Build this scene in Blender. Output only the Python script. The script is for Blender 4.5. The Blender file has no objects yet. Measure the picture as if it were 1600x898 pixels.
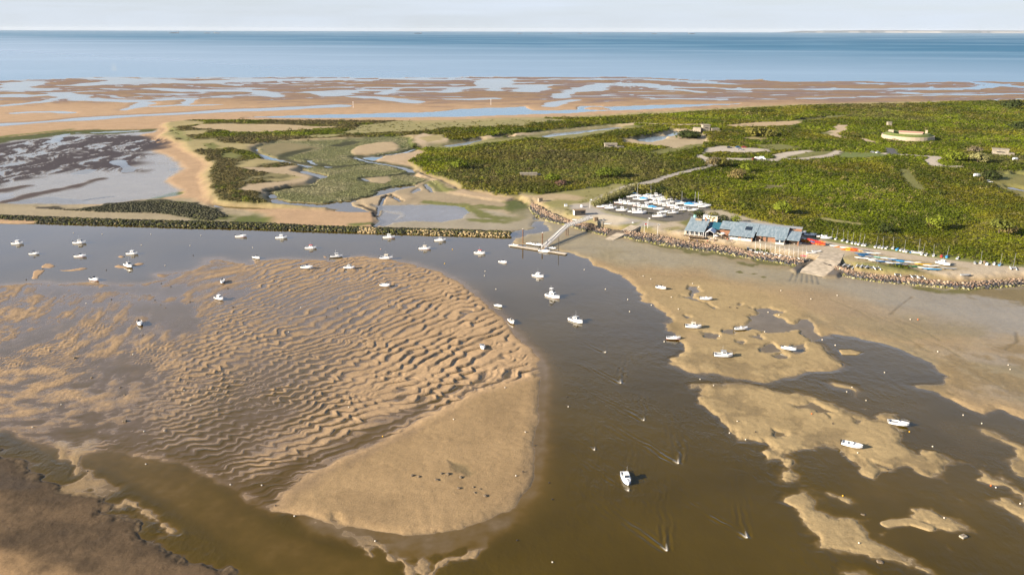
import bpy, bmesh, math, random
import numpy as np
from mathutils import Vector, Matrix
random.seed(7); rng = np.random.default_rng(11)
scene = bpy.context.scene
R = math.radians

# ------------------------------------------------------------------ camera
CAM_H = 100.0
F_PX = 1244.0                    # focal length in photo pixels (photo is 1600 x 898)
PITCH, ROLL = R(17.95), R(0.16)
cp, sp, cr, sr = math.cos(PITCH), math.sin(PITCH), math.cos(ROLL), math.sin(ROLL)
AX_F = Vector((0, cp, -sp)); _r = Vector((1, 0, 0)); _u = Vector((0, sp, cp))
AX_R = _r * cr + _u * sr
AX_U = _u * cr - _r * sr
cam_d = bpy.data.cameras.new('camera')
cam = bpy.data.objects.new('camera', cam_d)
scene.collection.objects.link(cam)
cam_d.sensor_width = 36.0
cam_d.lens = 36.0 * F_PX / 1600.0
cam_d.clip_start = 1.0
cam_d.clip_end = 300000.0
m3 = Matrix((AX_R, AX_U, -AX_F)).transposed()
cam.matrix_world = Matrix.Translation((0, 0, CAM_H)) @ m3.to_4x4()
scene.camera = cam

# ------------------------------------------------------------------ daylight
SUN_EL, SUN_TO = R(20.0), (-0.94, -0.34)        # direction towards the sun (x, y)
world = bpy.data.worlds.new('World'); scene.world = world
world.use_nodes = True
wn, wl = world.node_tree.nodes, world.node_tree.links
for n in list(wn): wn.remove(n)
def wnode(t, **kw):
    n = wn.new(t)
    for k, v in kw.items(): setattr(n, k, v)
    return n
w_tc = wnode('ShaderNodeTexCoord'); w_sep = wnode('ShaderNodeSeparateXYZ'); w_max = wnode('ShaderNodeMath', operation='MAXIMUM')
w_max.inputs[1].default_value = 0.012
w_cmb = wnode('ShaderNodeCombineXYZ')
w_sky = wnode('ShaderNodeTexSky', sky_type='NISHITA', sun_disc=False)
w_sky.sun_elevation = SUN_EL
w_sky.sun_rotation = math.atan2(SUN_TO[0], SUN_TO[1])
w_sky.altitude = 50; w_sky.air_density = 1.0; w_sky.dust_density = 0.8; w_sky.ozone_density = 2.0
# thin high cloud veil: grey-white, broken up with stretched noise
w_map = wnode('ShaderNodeMapping'); w_map.inputs['Scale'].default_value = (1.6, 1.6, 22.0)
w_noi = wnode('ShaderNodeTexNoise'); w_noi.inputs['Scale'].default_value = 2.2; w_noi.inputs['Detail'].default_value = 6; w_noi.inputs['Roughness'].default_value = 0.58
w_rmp = wnode('ShaderNodeMapRange'); w_rmp.inputs['From Min'].default_value = 0.38; w_rmp.inputs['From Max'].default_value = 0.68
w_rmp.inputs['To Min'].default_value = 0.74; w_rmp.inputs['To Max'].default_value = 0.97
# the veil is thickest near the horizon and opens to blue overhead
w_el = wnode('ShaderNodeMapRange'); w_el.inputs['From Min'].default_value = 0.27; w_el.inputs['From Max'].default_value = 0.50
w_el.inputs['To Min'].default_value = 1.0; w_el.inputs['To Max'].default_value = 0.06
w_mul = wnode('ShaderNodeMath', operation='MULTIPLY')
w_veil = wnode('ShaderNodeMixRGB'); w_veil.inputs['Color2'].default_value = (5.0, 5.65, 6.15, 1)
w_tint = wnode('ShaderNodeMapRange'); w_tint.inputs['From Min'].default_value = 0.08; w_tint.inputs['From Max'].default_value = 0.23
w_col = wnode('ShaderNodeMixRGB'); w_col.inputs['Color1'].default_value = (5.85, 6.5, 7.45, 1); w_col.inputs['Color2'].default_value = (6.8, 8.0, 10.6, 1)
wl.new(w_sep.outputs[2], w_tint.inputs['Value']); wl.new(w_tint.outputs[0], w_col.inputs['Fac']); wl.new(w_col.outputs[0], w_veil.inputs['Color2'])
w_bg = wnode('ShaderNodeBackground'); w_bg.inputs['Strength'].default_value = 0.05
w_out = wnode('ShaderNodeOutputWorld')
wl.new(w_tc.outputs['Generated'], w_sep.inputs[0])
wl.new(w_sep.outputs[0], w_cmb.inputs[0]); wl.new(w_sep.outputs[1], w_cmb.inputs[1])
wl.new(w_sep.outputs[2], w_max.inputs[0]); wl.new(w_max.outputs[0], w_cmb.inputs[2])
wl.new(w_cmb.outputs[0], w_sky.inputs[0]); wl.new(w_cmb.outputs[0], w_map.inputs[0])
wl.new(w_map.outputs[0], w_noi.inputs['Vector']); wl.new(w_noi.outputs[0], w_rmp.inputs['Value'])
wl.new(w_sep.outputs[2], w_el.inputs['Value'])
wl.new(w_rmp.outputs[0], w_mul.inputs[0]); wl.new(w_el.outputs[0], w_mul.inputs[1])
wl.new(w_mul.outputs[0], w_veil.inputs['Fac']); wl.new(w_sky.outputs[0], w_veil.inputs['Color1'])
wl.new(w_veil.outputs[0], w_bg.inputs['Color']); wl.new(w_bg.outputs[0], w_out.inputs[0])

sun_d = bpy.data.lights.new('sun', 'SUN'); sun_d.energy = 5.0; sun_d.angle = R(0.5); sun_d.color = (1.0, 0.86, 0.68)
sun = bpy.data.objects.new('sun', sun_d); scene.collection.objects.link(sun)
_s = Vector((SUN_TO[0], SUN_TO[1], 0)).normalized() * math.cos(SUN_EL) + Vector((0, 0, math.sin(SUN_EL)))
sun.rotation_euler = _s.to_track_quat('Z', 'Y').to_euler()
sun.location = (-200, -100, 300)
scene.view_settings.view_transform = 'Standard'
scene.view_settings.look = 'None'
scene.view_settings.exposure = 1.35
scene.view_settings.gamma = 1.0

# ------------------------------------------------------------------ survey: photo pixel -> place on a level at height z
def unproj(px, py, z=0.0):
    d = AX_F + AX_R * ((px - 800.0) / F_PX) + AX_U * (-(py - 449.0) / F_PX)
    t = (z - CAM_H) / d.z
    return (d.x * t, d.y * t)
def poly(pts, z=0.0):
    return np.array([unproj(a, b, z) for a, b in pts])

# ------------------------------------------------------------------ noise
def _hash(ix, iy, seed):
    h = (ix.astype(np.int64) * 374761393 + iy.astype(np.int64) * 668265263 + seed * 974711) & 0xffffffff
    h = ((h ^ (h >> 13)) * 1274126177) & 0xffffffff
    return ((h ^ (h >> 16)) & 0xffff) / 32767.5 - 1.0
def vnoise(x, y, seed=0):
    ix = np.floor(x); iy = np.floor(y); fx = x - ix; fy = y - iy
    ux = fx * fx * fx * (fx * (fx * 6 - 15) + 10); uy = fy * fy * fy * (fy * (fy * 6 - 15) + 10)
    a = _hash(ix, iy, seed); b = _hash(ix + 1, iy, seed); c = _hash(ix, iy + 1, seed); d = _hash(ix + 1, iy + 1, seed)
    return (a + (b - a) * ux) * (1 - uy) + (c + (d - c) * ux) * uy
def fbm(x, y, scale, octv=4, seed=0, rough=0.5):
    v = 0; amp = 1.0; tot = 0; f = 1.0 / scale
    for k in range(octv):
        c, s = math.cos(0.7 * k + 0.3), math.sin(0.7 * k + 0.3)
        v = v + amp * vnoise((x * c - y * s) * f + 17.3 * k, (x * s + y * c) * f - 9.1 * k, seed + k * 31)
        tot += amp; amp *= rough; f *= 2.03
    return v / tot
def sstep(a, b, v):
    t = np.clip((v - a) / (b - a), 0, 1)
    return t * t * (3 - 2 * t)

# ------------------------------------------------------------------ survey grid (finer near the viewpoint, coarser far off)
_ys = np.arange(904.0, 111.0, -1.0)
_fw = [unproj(800, y)[1] for y in _ys]
ROWS = np.array([-150.0, 20.0, 60.0, 90.0, 110.0, 120.0] + _fw + list(np.geomspace(2700, 36000, 34)))
ROWS = np.sort(np.unique(np.round(ROWS, 3)))
_uc = np.arange(-0.80, 0.8001, 0.00132)
_us = np.array([0.83, 0.87, 0.92, 1.0, 1.1, 1.25, 1.5, 1.9, 2.6])
UCOL = np.concatenate([-_us[::-1], _uc, _us])
_fscale = np.maximum(ROWS, 60.0)
GX = UCOL[None, :] * _fscale[:, None]
GY = np.repeat(ROWS[:, None], len(UCOL), 1)
NR, NC = GX.shape
H = np.full((NR, NC), -1.0)
COL = np.zeros((NR, NC, 3)); COL[:] = (0.27, 0.195, 0.105)
WET = np.full((NR, NC), 0.5)
VEG = np.zeros((NR, NC))
def ground(x, y):
    fs = max(y, 60.0)
    r = np.clip(np.interp(y, ROWS, np.arange(NR)), 0, NR - 1.001)
    c = np.clip(np.interp(x / fs, UCOL, np.arange(NC)), 0, NC - 1.001)
    i, j = int(r), int(c); a, b = r - i, c - j
    return float((H[i, j] * (1 - b) + H[i, j + 1] * b) * (1 - a) + (H[i + 1, j] * (1 - b) + H[i + 1, j + 1] * b) * a)
def gidx(x, y):
    r = np.clip(np.round(np.interp(y, ROWS, np.arange(NR))), 0, NR - 1).astype(int)
    c = np.clip(np.round(np.interp(x / np.maximum(y, 60.0), UCOL, np.arange(NC))), 0, NC - 1).astype(int)
    return r, c

def sdist(P, x, y, closed=True):
    """signed distance to a polygon (inside positive), or distance to a polyline"""
    d = np.full(x.shape, 1e18); ins = np.zeros(x.shape, bool)
    n = len(P)
    for i in range(n if closed else n - 1):
        ax, ay = P[i]; bx, by = P[(i + 1) % n]
        ex, ey = bx - ax, by - ay
        L = ex * ex + ey * ey + 1e-12
        t = np.clip(((x - ax) * ex + (y - ay) * ey) / L, 0, 1)
        q = (x - ax - t * ex) ** 2 + (y - ay - t * ey) ** 2
        d = np.minimum(d, q)
        if closed and by != ay:
            c = ((ay > y) != (by > y)) & (x < ex * (y - ay) / (by - ay) + ax)
            ins ^= c
    d = np.sqrt(d)
    return np.where(ins, d, -d) if closed else d
def region(P, pad):
    x0, y0 = P.min(0) - pad; x1, y1 = P.max(0) + pad
    r = np.where((ROWS >= y0) & (ROWS <= y1))[0]
    if len(r) == 0: return None
    sl = slice(r[0], r[-1] + 1)
    m = (GX[sl] >= x0) & (GX[sl] <= x1)
    c = np.where(m.any(0))[0]
    if len(c) == 0: return None
    return (sl, slice(c[0], c[-1] + 1))
def blend(sl, t, h=None, col=None, wet=None, veg=None, add=None):
    if h is not None: H[sl] = H[sl] * (1 - t) + h * t
    if add is not None: H[sl] = H[sl] + add * t
    if col is not None: COL[sl] = COL[sl] * (1 - t[..., None]) + np.asarray(col) * t[..., None]
    if wet is not None: WET[sl] = WET[sl] * (1 - t) + wet * t
    if veg is not None: VEG[sl] = VEG[sl] * (1 - t) + veg * t
def paint(pts, z=0.0, w=1.0, na=1.5, ns=6.0, off=0.0, seed=1, **kw):
    P = poly(pts, z); sl = region(P, w + na + abs(off) + 2)
    if sl is None: return
    x, y = GX[sl], GY[sl]
    s = sdist(P, x, y) + off
    if na: s = s + na * fbm(x, y, ns, 4, seed)
    blend(sl, sstep(-w, w, s), **kw)
def stroke(pts, width, z=0.0, w=0.8, na=0.6, ns=5.0, seed=3, **kw):
    """width in metres (full)"""
    P = poly(pts, z); sl = region(P, width + w + na + 2)
    if sl is None: return
    x, y = GX[sl], GY[sl]
    s = width * 0.5 - sdist(P, x, y, False)
    if na: s = s + na * fbm(x, y, ns, 3, seed)
    blend(sl, sstep(-w, w, s), **kw)
def stroke_px(pts, wpx, **kw):
    """stroke whose width is quoted as photo rows, measured on the ground it crosses"""
    my = sum(p[1] for p in pts) / len(pts)
    wm = abs(unproj(800, my - wpx / 2)[1] - unproj(800, my + wpx / 2)[1])
    kw.setdefault('w', wm * 0.3); kw.setdefault('na', wm * 0.45); kw.setdefault('ns', wm * 1.6)
    stroke(pts, wm, **kw)
# ------------------------------------------------------------------ terrain: beach and tidal flats towards the sea
SAND = (0.40, 0.27, 0.155); SANDW = (0.23, 0.15, 0.085); MUD = (0.21, 0.165, 0.10); MUDG = (0.24, 0.21, 0.165)
BEACH = (0.385, 0.262, 0.158); BEACHW = (0.175, 0.105, 0.065); ALG = (0.10, 0.115, 0.03); DARK = (0.05, 0.042, 0.032)
GRASS = (0.155, 0.155, 0.05); DUNE = (0.30, 0.25, 0.12); MARSH = (0.135, 0.14, 0.07); GRAVEL = (0.34, 0.31, 0.27); PATH = (0.42, 0.33, 0.22)
SHORE = [(-700, 133), (-200, 130), (0, 128), (85, 125), (165, 120), (200, 121), (300, 121), (400, 120.5), (530, 121), (600, 122), (700, 121),
         (800, 119.5), (900, 120.5), (1000, 121), (1080, 125), (1190, 124), (1250, 127), (1330, 129), (1420, 129), (1500, 127.5), (1600, 128.5), (1800, 130), (2400, 131)]
paint(SHORE + [(2400, 160), (1600, 162), (1100, 185), (300, 225), (-700, 240)], w=8, na=60, ns=160, seed=5, h=0.55, col=BEACH, wet=0.35)
# relief of the outer flats: long low bars, runnels and standing pools
sl = region(poly(SHORE + [(2400, 150), (-700, 200)]), 10)
x, y = GX[sl], GY[sl]
wx = x + 45 * fbm(x, y, 150, 3, 41); wy = y + 60 * fbm(x, y, 150, 3, 42)
bars = fbm(wx * 0.36, wy, 36, 5, 43, 0.55)
sea_d = sstep(900, 1500, y)                       # wetter towards the sea
left = sstep(300, -700, x)
chan = np.abs(fbm(wx * 0.30, wy, 48, 3, 43)) * 1.5
lev = chan + bars * 0.22 + 0.22 * fbm(wx * 0.2, wy, 13, 4, 40) - 0.03 + 0.25 * sstep(1250, 1080, y) - 0.06 * sea_d - 0.05 * left
m = sstep(0.3, 0.5, H[sl]) * sstep(1020, 1120, y + 40 * fbm(x, y, 120, 2, 44))
tone = sstep(-0.1, 0.62, lev - 0.12 * sea_d + 0.42 * fbm(x * 0.22, y, 26, 5, 45, 0.62) + 0.25 * sstep(1300, 1050, y))
c = np.array(BEACHW) * (1 - tone[..., None]) + np.array(BEACH) * (1 - 0.40 * sstep(1020, 1350, y))[..., None] * tone[..., None]
COL[sl] = COL[sl] * (1 - m[..., None]) + c * m[..., None]
WET[sl] = WET[sl] * (1 - m) + (0.75 - 0.5 * tone) * m
H[sl] = H[sl] * (1 - m) + np.clip(lev, -0.35, 0.8) * m
def pool(pts, wpx=2.5, h=-0.25): stroke_px(pts, wpx, h=h, wet=0.7, seed=7)
for pts, wpx in [
    ([(165, 122.5), (235, 126), (290, 129.5), (345, 127), (400, 125), (520, 124.5)], 3.2), ([(235, 138.5), (290, 142.5), (340, 141.5), (400, 142.5)], 2.2),
    ([(50, 150), (92, 147), (100, 150), (140, 156), (210, 158.5)], 3.5), ([(0, 166), (22, 164), (60, 160), (100, 152)], 1.8), ([(25, 177), (55, 175), (110, 176)], 2.5),
    ([(195, 172), (215, 167), (226, 161)], 2.6), ([(250, 166), (290, 163), (300, 155)], 2), ([(290, 165), (345, 164)], 1.8), ([(255, 156), (287, 154)], 2.5),
    ([(130, 133), (150, 131), (190, 127)], 3), ([(0, 140), (20, 137), (40, 130)], 4), ([(0, 151), (18, 149)], 3.5),
    ([(495, 144), (520, 148.5), (550, 142), (566, 142)], 3), ([(580, 137), (660, 137), (740, 136.5), (800, 134)], 1.8), ([(600, 147), (615, 140), (622, 138)], 1.8),
    ([(560, 152), (600, 153.5), (650, 161)], 2.6), ([(400, 143), (430, 150), (440, 151)], 2.5), ([(620, 123), (690, 124.5), (780, 124)], 1.8), ([(700, 144), (717, 140), (740, 137)], 2),
    ([(700, 155), (730, 155.5), (772, 154)], 2), ([(760, 137), (777, 126)], 3), ([(765, 136), (778, 142)], 1.8), ([(800, 133.5), (835, 133), (846, 138), (815, 142.5)], 2.6),
    ([(890, 143.5), (915, 142), (928, 135), (945, 131)], 2.4), ([(930, 135), (938, 142)], 2), ([(800, 125), (900, 124), (1000, 123.5), (1100, 128.5)], 2),
    ([(875, 153), (885, 145)], 2), ([(858, 166), (870, 160), (900, 156.5)], 2.4), ([(970, 130), (1000, 131), (1050, 140), (1092, 144)], 2.6), ([(1010, 134), (1060, 137), (1110, 137), (1160, 140.5)], 1.8),
    ([(970, 143.5), (1050, 143.5)], 1.8), ([(1080, 127.5), (1140, 131.5)], 2), ([(1160, 139), (1280, 140), (1350, 139.5), (1450, 139), (1530, 138), (1560, 132)], 1.9),
    ([(1250, 154), (1350, 151.5), (1450, 149.5), (1600, 146.5)], 1.4), ([(1410, 145), (1432, 145)], 1.8), ([(1535, 130), (1562, 133), (1610, 137)], 2.5), ([(1000, 155), (1060, 154.5), (1130, 155)], 1)]:
    pool(pts, wpx)
# runnel along the upper beach and the long blue lagoon behind it
stroke_px([(-40, 198), (0, 195), (62, 191), (125, 187), (188, 182), (250, 179), (313, 176), (350, 173.5), (400, 172), (462, 168), (530, 166)], 4.2, h=-0.3, col=BEACHW, wet=0.7)
stroke_px([(400, 172), (440, 170), (480, 168)], 4, h=-0.3)
stroke([(166, 110.6), (178, 110.4), (190, 110.8)], 9, w=5, na=2, ns=30, h=0.10, col=DARK)
paint([(380, 184), (400, 182.7), (500, 179.3), (600, 177), (680, 175.3), (720, 171), (760, 169), (820, 166.5), (836, 172), (870, 172.3), (898, 171.2), (905, 166.5), (930, 165), (945, 166.6), (1000, 164.7), (1060, 163.2), (1160, 161.6),
       (1160, 162.6), (1100, 166), (1010, 170.6), (960, 173.2), (890, 177), (800, 179.8), (700, 183), (640, 184.2), (400, 184.6)], w=3, na=8, ns=40, h=-0.8)
paint([(910, 170), (925, 166.8), (945, 167.5), (957, 171.5), (935, 172.6)], w=3, na=5, ns=20, h=0.4, col=BEACH)
# sandy spit and back beach on the left
paint([(-700, 250), (-60, 213), (0, 205), (100, 197), (250, 188), (300, 184), (420, 184.5), (420, 200), (330, 325), (590, 332), (590, 356), (-700, 340)], w=4, na=4, ns=20, h=0.8, col=BEACH, wet=0.15)
stroke_px([(-20, 217), (40, 210), (110, 203)], 2, z=0.5, col=GRASS)
# ---- wet mud bay
BAY = [(-700, 262), (0, 217), (60, 211), (110, 206.5), (180, 205), (244, 203), (246, 206), (217, 212), (238, 221), (240, 226), (231, 232), (252, 239), (276, 250), (290, 265), (270, 274), (253, 283), (273, 294), (289, 306),
       (250, 311), (222, 316), (150, 321), (60, 323), (0, 322), (-700, 322)]
paint(BAY, w=4, na=5, ns=18, h=0.03, col=MUDG, wet=1.0)
paint([(-700, 258), (0, 216), (60, 210), (110, 205), (180, 203.5), (244, 202.5), (235, 206), (180, 210), (110, 211), (60, 216), (0, 224), (-700, 280)], w=4, na=10, ns=20, h=0.25, col=(0.065, 0.075, 0.02), wet=0.35)
sl = region(poly(BAY), 10); x, y = GX[sl], GY[sl]
P1 = poly([(-700, 300), (0, 224), (60, 217), (112, 213), (215, 213), (238, 227), (228, 238), (252, 254), (228, 266), (200, 273), (140, 274), (80, 283), (0, 297), (-700, 350)])
s = sdist(P1, x, y) + 30 * fbm(x, y, 60, 3, 61)
wx = x + 12 * fbm(x, y, 30, 2, 62); wy = y + 12 * fbm(x, y, 30, 2, 63)
rid = fbm(wx * 1.1 + wy * 0.2, wy * 0.36, 8, 4, 64, 0.66)
t = sstep(-8, 8, s) * sstep(-0.28, 0.0, rid)
blend(sl, t, h=0.22, col=(0.046, 0.034, 0.034), wet=0.5)
blend(sl, sstep(-8, 8, s) * sstep(-0.18, -0.42, rid), h=-0.06)
for pts, wpx in [([(20, 313), (60, 303), (110, 293), (140, 285), (155, 280)], 4.5), ([(0, 318), (20, 313)], 3), ([(0, 299), (40, 291)], 5)]:
    stroke_px(pts, wpx, h=0.25, col=(0.07, 0.05, 0.042), wet=0.5)
for pts, wpx in [([(84, 222), (95, 212), (105, 210)], 3), ([(185, 252), (195, 259), (203, 264), (200, 268)], 4), ([(130, 270), (138, 266)], 4), ([(120, 208), (165, 207), (210, 205)], 2)]:
    stroke_px(pts, wpx, h=-0.1)
sl = region(poly([(0, 280), (290, 250), (290, 325), (-100, 325)]), 1); x, y = GX[sl], GY[sl]
n_ = fbm(x, y, 45, 3, 66); P1 = poly(BAY); s = sdist(P1, x, y)
blend(sl, sstep(0, 10, s) * sstep(0.02, 0.25, n_), add=-0.09)
stroke_px([(130, 313), (160, 309), (178, 307)], 1.3, col=DARK, h=0.1)
stroke_px([(245, 310), (262, 306), (272, 303)], 4, col=ALG, h=0.2)
# mud and weed-covered mound behind the training wall
paint([(-700, 325), (0, 318), (150, 321), (240, 312), (285, 310), (330, 322), (420, 335), (420, 352), (200, 346), (0, 338), (-700, 330)], w=4, na=4, ns=15, h=0.4, col=(0.30, 0.25, 0.16), wet=0.4)
paint([(47, 324), (90, 325), (125, 328), (150, 323), (175, 319), (210, 316), (250, 314), (290, 316.5), (315, 322), (340, 328), (362, 339), (352, 345), (325, 346), (290, 338), (250, 333), (225, 331.5), (150, 331), (125, 330)], w=2, na=5, ns=8, h=0.95, col=(0.045, 0.042, 0.026), wet=0.3)
paint([(230, 316), (285, 318), (330, 335), (400, 346), (425, 350), (330, 347), (280, 340)], w=6, na=8, ns=10, col=(0.11, 0.115, 0.035))
paint([(370, 340), (400, 334), (425, 342), (424, 352), (350, 347)], w=5, na=6, ns=12, col=ALG)
for q in range(3): stroke_px([(60 + 90 * q, 326 - 2 * q), (100 + 90 * q, 327 - q)], 2, col=DARK, h=0.6)

# ------------------------------------------------------------------ land behind the shore (2.5 m above the mud)
Z1 = 2.5
SEAWALL = [(831, 316), (839, 320), (855, 330), (873, 338), (893, 345), (900, 347), (923, 349), (940, 356), (954, 358.5), (963, 357), (987, 361), (995, 362), (1027, 366), (1054, 372), (1060, 374), (1100, 380), (1140, 384),
           (1167, 391), (1194, 396), (1234, 401), (1258, 404), (1275, 405.5), (1303, 413), (1320, 419), (1347, 424), (1374, 429), (1400, 431), (1453, 437), (1507, 440), (1560, 436), (1600, 434), (2300, 428)]
LAND = [(255, 190), (300, 184.5), (400, 185.5), (500, 186), (640, 186.5), (700, 185.5), (780, 181.5), (900, 178.8), (1000, 173), (1100, 167.5), (1200, 162), (1300, 159), (1400, 157), (1500, 155), (1600, 153.5), (1900, 150), (2500, 148), (3600, 150),
        (3600, 428)] + SEAWALL[::-1] + [(820, 309), (800, 307), (770, 305), (738, 297), (713, 292), (700, 283), (663, 269), (640, 259), (622, 250), (655, 236), (640, 228), (615, 221), (560, 217), (480, 221), (428, 222), (398, 229),
        (420, 246), (447, 249), (483, 257), (470, 264), (488, 269), (510, 276), (492, 285), (450, 293), (424, 299), (421, 308), (440, 314), (500, 318), (548, 320.5), (507, 324.5), (425, 321), (400, 319), (350, 316), (328, 313), (320, 300), (312, 272),
        (323, 255), (308, 243), (288, 235), (273, 220), (247, 210), (260, 200), (252, 195)]
paint(LAND, z=Z1, w=6, na=3, ns=15, off=-3, h=Z1, col=DUNE, wet=0.0)
sl = region(poly(LAND, Z1), 5); x, y = GX[sl], GY[sl]
SDL = sdist(poly(LAND, Z1), x, y)
inl = sstep(10, 60, SDL)
# scrub everywhere on the land, in patches of dry and fresh growth
farb = sstep(880, 980, y)
H[sl] -= farb * sstep(70, 20, SDL) * sstep(0, 5, SDL) * 1.6
veg = sstep(3, 8, SDL + 5 * fbm(x, y, 22, 3, 71) - 38 * farb)
patchy = fbm(x, y, 60, 4, 72)
veg = veg * sstep(-0.42, -0.22, patchy + 0.35 * sstep(-160, 60, x))
VEG[sl] = veg
H[sl] += inl * (1.1 * fbm(x, y, 140, 4, 73) + 0.5)
COL[sl] = COL[sl] * (1 - veg[..., None]) + np.array((0.06, 0.062, 0.022)) * veg[..., None]  # soil under the scrub painted dark so gaps between bushes read as shade
def clear(pts, col, z=Z1, w=2.5, na=3, ns=10, h=None, wet=0.05, seed=9, **kw): paint(pts, z=z, w=w, na=na, ns=ns, seed=seed, h=h, col=col, veg=0.0, wet=wet, **kw)
def lane(pts, width, col, h=None, **kw): stroke(pts, width * 1.35, z=Z1, h=h, col=col, veg=0.0, wet=0.05, **kw)
# sandy clearings and light dune grass on the left point
DG = (0.25, 0.225, 0.10)
clear([(300, 199), (320, 194.5), (400, 194.5), (480, 197), (540, 198.5), (520, 201.5), (460, 203), (400, 207), (360, 207), (330, 203)], (0.36, 0.28, 0.165), na=8, ns=25)
clear([(560, 196), (640, 188), (760, 187), (860, 184), (880, 190), (820, 196), (760, 199), (700, 202), (640, 207), (560, 209), (500, 214), (480, 213), (560, 204)], DG, na=14, ns=22)
clear([(640, 187), (720, 187), (800, 182), (850, 181), (850, 186), (740, 191), (650, 193)], (0.30, 0.25, 0.12), na=10, ns=20)
clear([(388, 226), (430, 219), (520, 215), (620, 212), (680, 211), (650, 217), (560, 219), (430, 224), (404, 231), (430, 246), (470, 252), (484, 258), (440, 250), (405, 243)], (0.33, 0.26, 0.15), na=2, ns=10)
clear([(375, 262), (420, 262), (470, 258), (486, 258), (480, 265), (468, 270), (490, 270), (510, 276), (490, 285), (460, 291), (425, 299), (420, 306), (395, 298), (375, 296), (385, 288), (440, 284), (468, 278), (455, 272), (400, 268)], (0.36, 0.28, 0.18), na=4, ns=12)
clear([(318, 225), (335, 222), (340, 232), (326, 234)], GRASS, na=5); clear([(345, 240), (362, 236), (378, 243), (368, 248), (350, 246)], GRASS, na=5)
clear([(260, 196), (275, 200), (290, 210), (305, 222), (290, 220), (270, 210)], (0.22, 0.21, 0.08), na=6, ns=12)
clear([(660, 209), (700, 218), (700, 224), (660, 228), (640, 222), (650, 214)], PATH, na=3); clear([(655, 215), (690, 211), (690, 219), (660, 223)], DUNE, na=3)
lane([(652, 219), (664, 227), (690, 226), (720, 222), (760, 214), (800, 211), (900, 201), (960, 195), (1000, 193.5), (1060, 196), (1100, 196)], 9, PATH, na=2)
# pond arms and the sandy ground round them
clear([(700, 231), (740, 221), (790, 214), (850, 207), (930, 198), (960, 198), (920, 203), (850, 212), (790, 222), (720, 230)], (0.20, 0.19, 0.075), h=1.3, na=4, ns=14)
clear([(855, 212), (862, 207), (900, 203), (960, 198), (968, 198.5), (920, 204), (880, 211)], GRASS, h=1.0, na=2, w=2)
for pts in [[(703, 228), (725, 225), (752, 220)], [(853, 214), (880, 210), (930, 205), (967, 200.5)]]: stroke_px(pts, 8, z=1.2, h=0.5, veg=0.0, col=(0.20, 0.19, 0.075), wet=0.3)
for P in ([(985, 226), (1043, 226), (1072, 216), (1066, 206), (1040, 214), (1000, 217)],): paint(P, z=0.8, w=3, na=3, ns=10, h=0.5, col=(0.34, 0.27, 0.17), veg=0.0)
for pts in [[(703, 226), (725, 223), (752, 217)], [(780, 214.5), (795, 213)], [(853, 211), (880, 207), (930, 202), (967, 198)], [(870, 209), (900, 206)]]:
    stroke_px(pts, 2.2, z=1.2, h=-0.3, veg=0.0, col=MUD, wet=0.6)
clear([(970, 217), (1000, 212), (1040, 206), (1050, 200), (1075, 201), (1100, 208), (1110, 222), (1060, 232), (1010, 228), (975, 224)], (0.36, 0.29, 0.185), h=1.6, na=4, ns=14)
for P in ([(990, 218), (1015, 213), (1040, 211), (1043, 217), (1020, 223), (1000, 222)], [(1022, 200), (1045, 201), (1063, 206), (1066, 210), (1050, 214), (1030, 215), (1040, 211), (1050, 206), (1040, 203)]):
    paint(P, z=0.5, w=2, na=3, ns=10, h=-0.4, veg=0.0, wet=0.6)
clear([(1010, 240), (1050, 232), (1075, 226), (1100, 223), (1105, 228), (1090, 232), (1060, 238), (1030, 243)], GRASS, na=5)
clear([(1130, 197), (1180, 191), (1250, 188), (1256, 192), (1240, 197), (1200, 199), (1150, 200)], (0.40, 0.30, 0.18), na=4); clear([(1240, 186), (1290, 182), (1325, 180), (1322, 182), (1290, 186), (1250, 190)], GRASS)
paint([(1238, 188), (1262, 186), (1290, 184.5), (1288, 186), (1262, 188.5), (1240, 189)], z=0.5, w=2, na=2, h=-0.4, veg=0.0); stroke_px([(1216, 190.5), (1224, 189.5)], 1.5, z=0.5, h=-0.3)
lane([(1316, 196), (1311, 199), (1316, 203), (1298, 208), (1302, 212), (1316, 216)], 9, PATH); clear([(1278, 209), (1300, 207), (1290, 213)], GRASS, na=3)
# car parks and lanes
LANEC = (0.42, 0.37, 0.30)
clear([(1105, 232), (1130, 229), (1200, 234), (1207, 238), (1170, 240), (1120, 238), (1102, 241), (1094, 244)], LANEC, na=1, h=3.0)
clear([(1108, 247), (1160, 248), (1220, 249), (1215, 253), (1160, 252), (1110, 250)], LANEC, na=1, h=3.0)
clear([(1205, 243), (1230, 238), (1265, 235), (1272, 238), (1260, 241), (1232, 245), (1228, 249), (1258, 247), (1290, 242), (1305, 236), (1317, 237), (1312, 242), (1290, 247), (1255, 251), (1215, 249)], LANEC, na=1, h=3.0)
clear([(1234, 245), (1268, 238), (1302, 237), (1288, 243), (1256, 247), (1236, 247)], GRASS, na=1, h=3.05)
clear([(1317, 238), (1350, 239), (1388, 241), (1380, 246), (1340, 247), (1310, 246)], (0.135, 0.165, 0.05), na=2, h=3.0); clear([(1175, 228), (1220, 226), (1260, 232), (1210, 236)], GRASS, na=3)
lane([(1094, 244), (1105, 252), (1115, 260)], 6, LANEC, na=0.5); lane([(1115, 260), (1085, 266), (1050, 274), (1018, 285)], 5, GRAVEL, na=0.3)
lane([(1018, 285), (990, 290), (960, 297), (938, 307), (920, 315), (897, 321)], 6.5, GRAVEL, na=0.3)
lane([(1385, 241), (1400, 242), (1462, 246)], 7, LANEC, na=0.6); lane([(1462, 246), (1454, 254), (1466, 260), (1480, 261), (1500, 261)], 7, LANEC, na=0.6)
lane([(1391, 233), (1396, 241)], 7, (0.10, 0.10, 0.10), na=0.3); lane([(1348, 218), (1365, 224)], 6, PATH)
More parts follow.
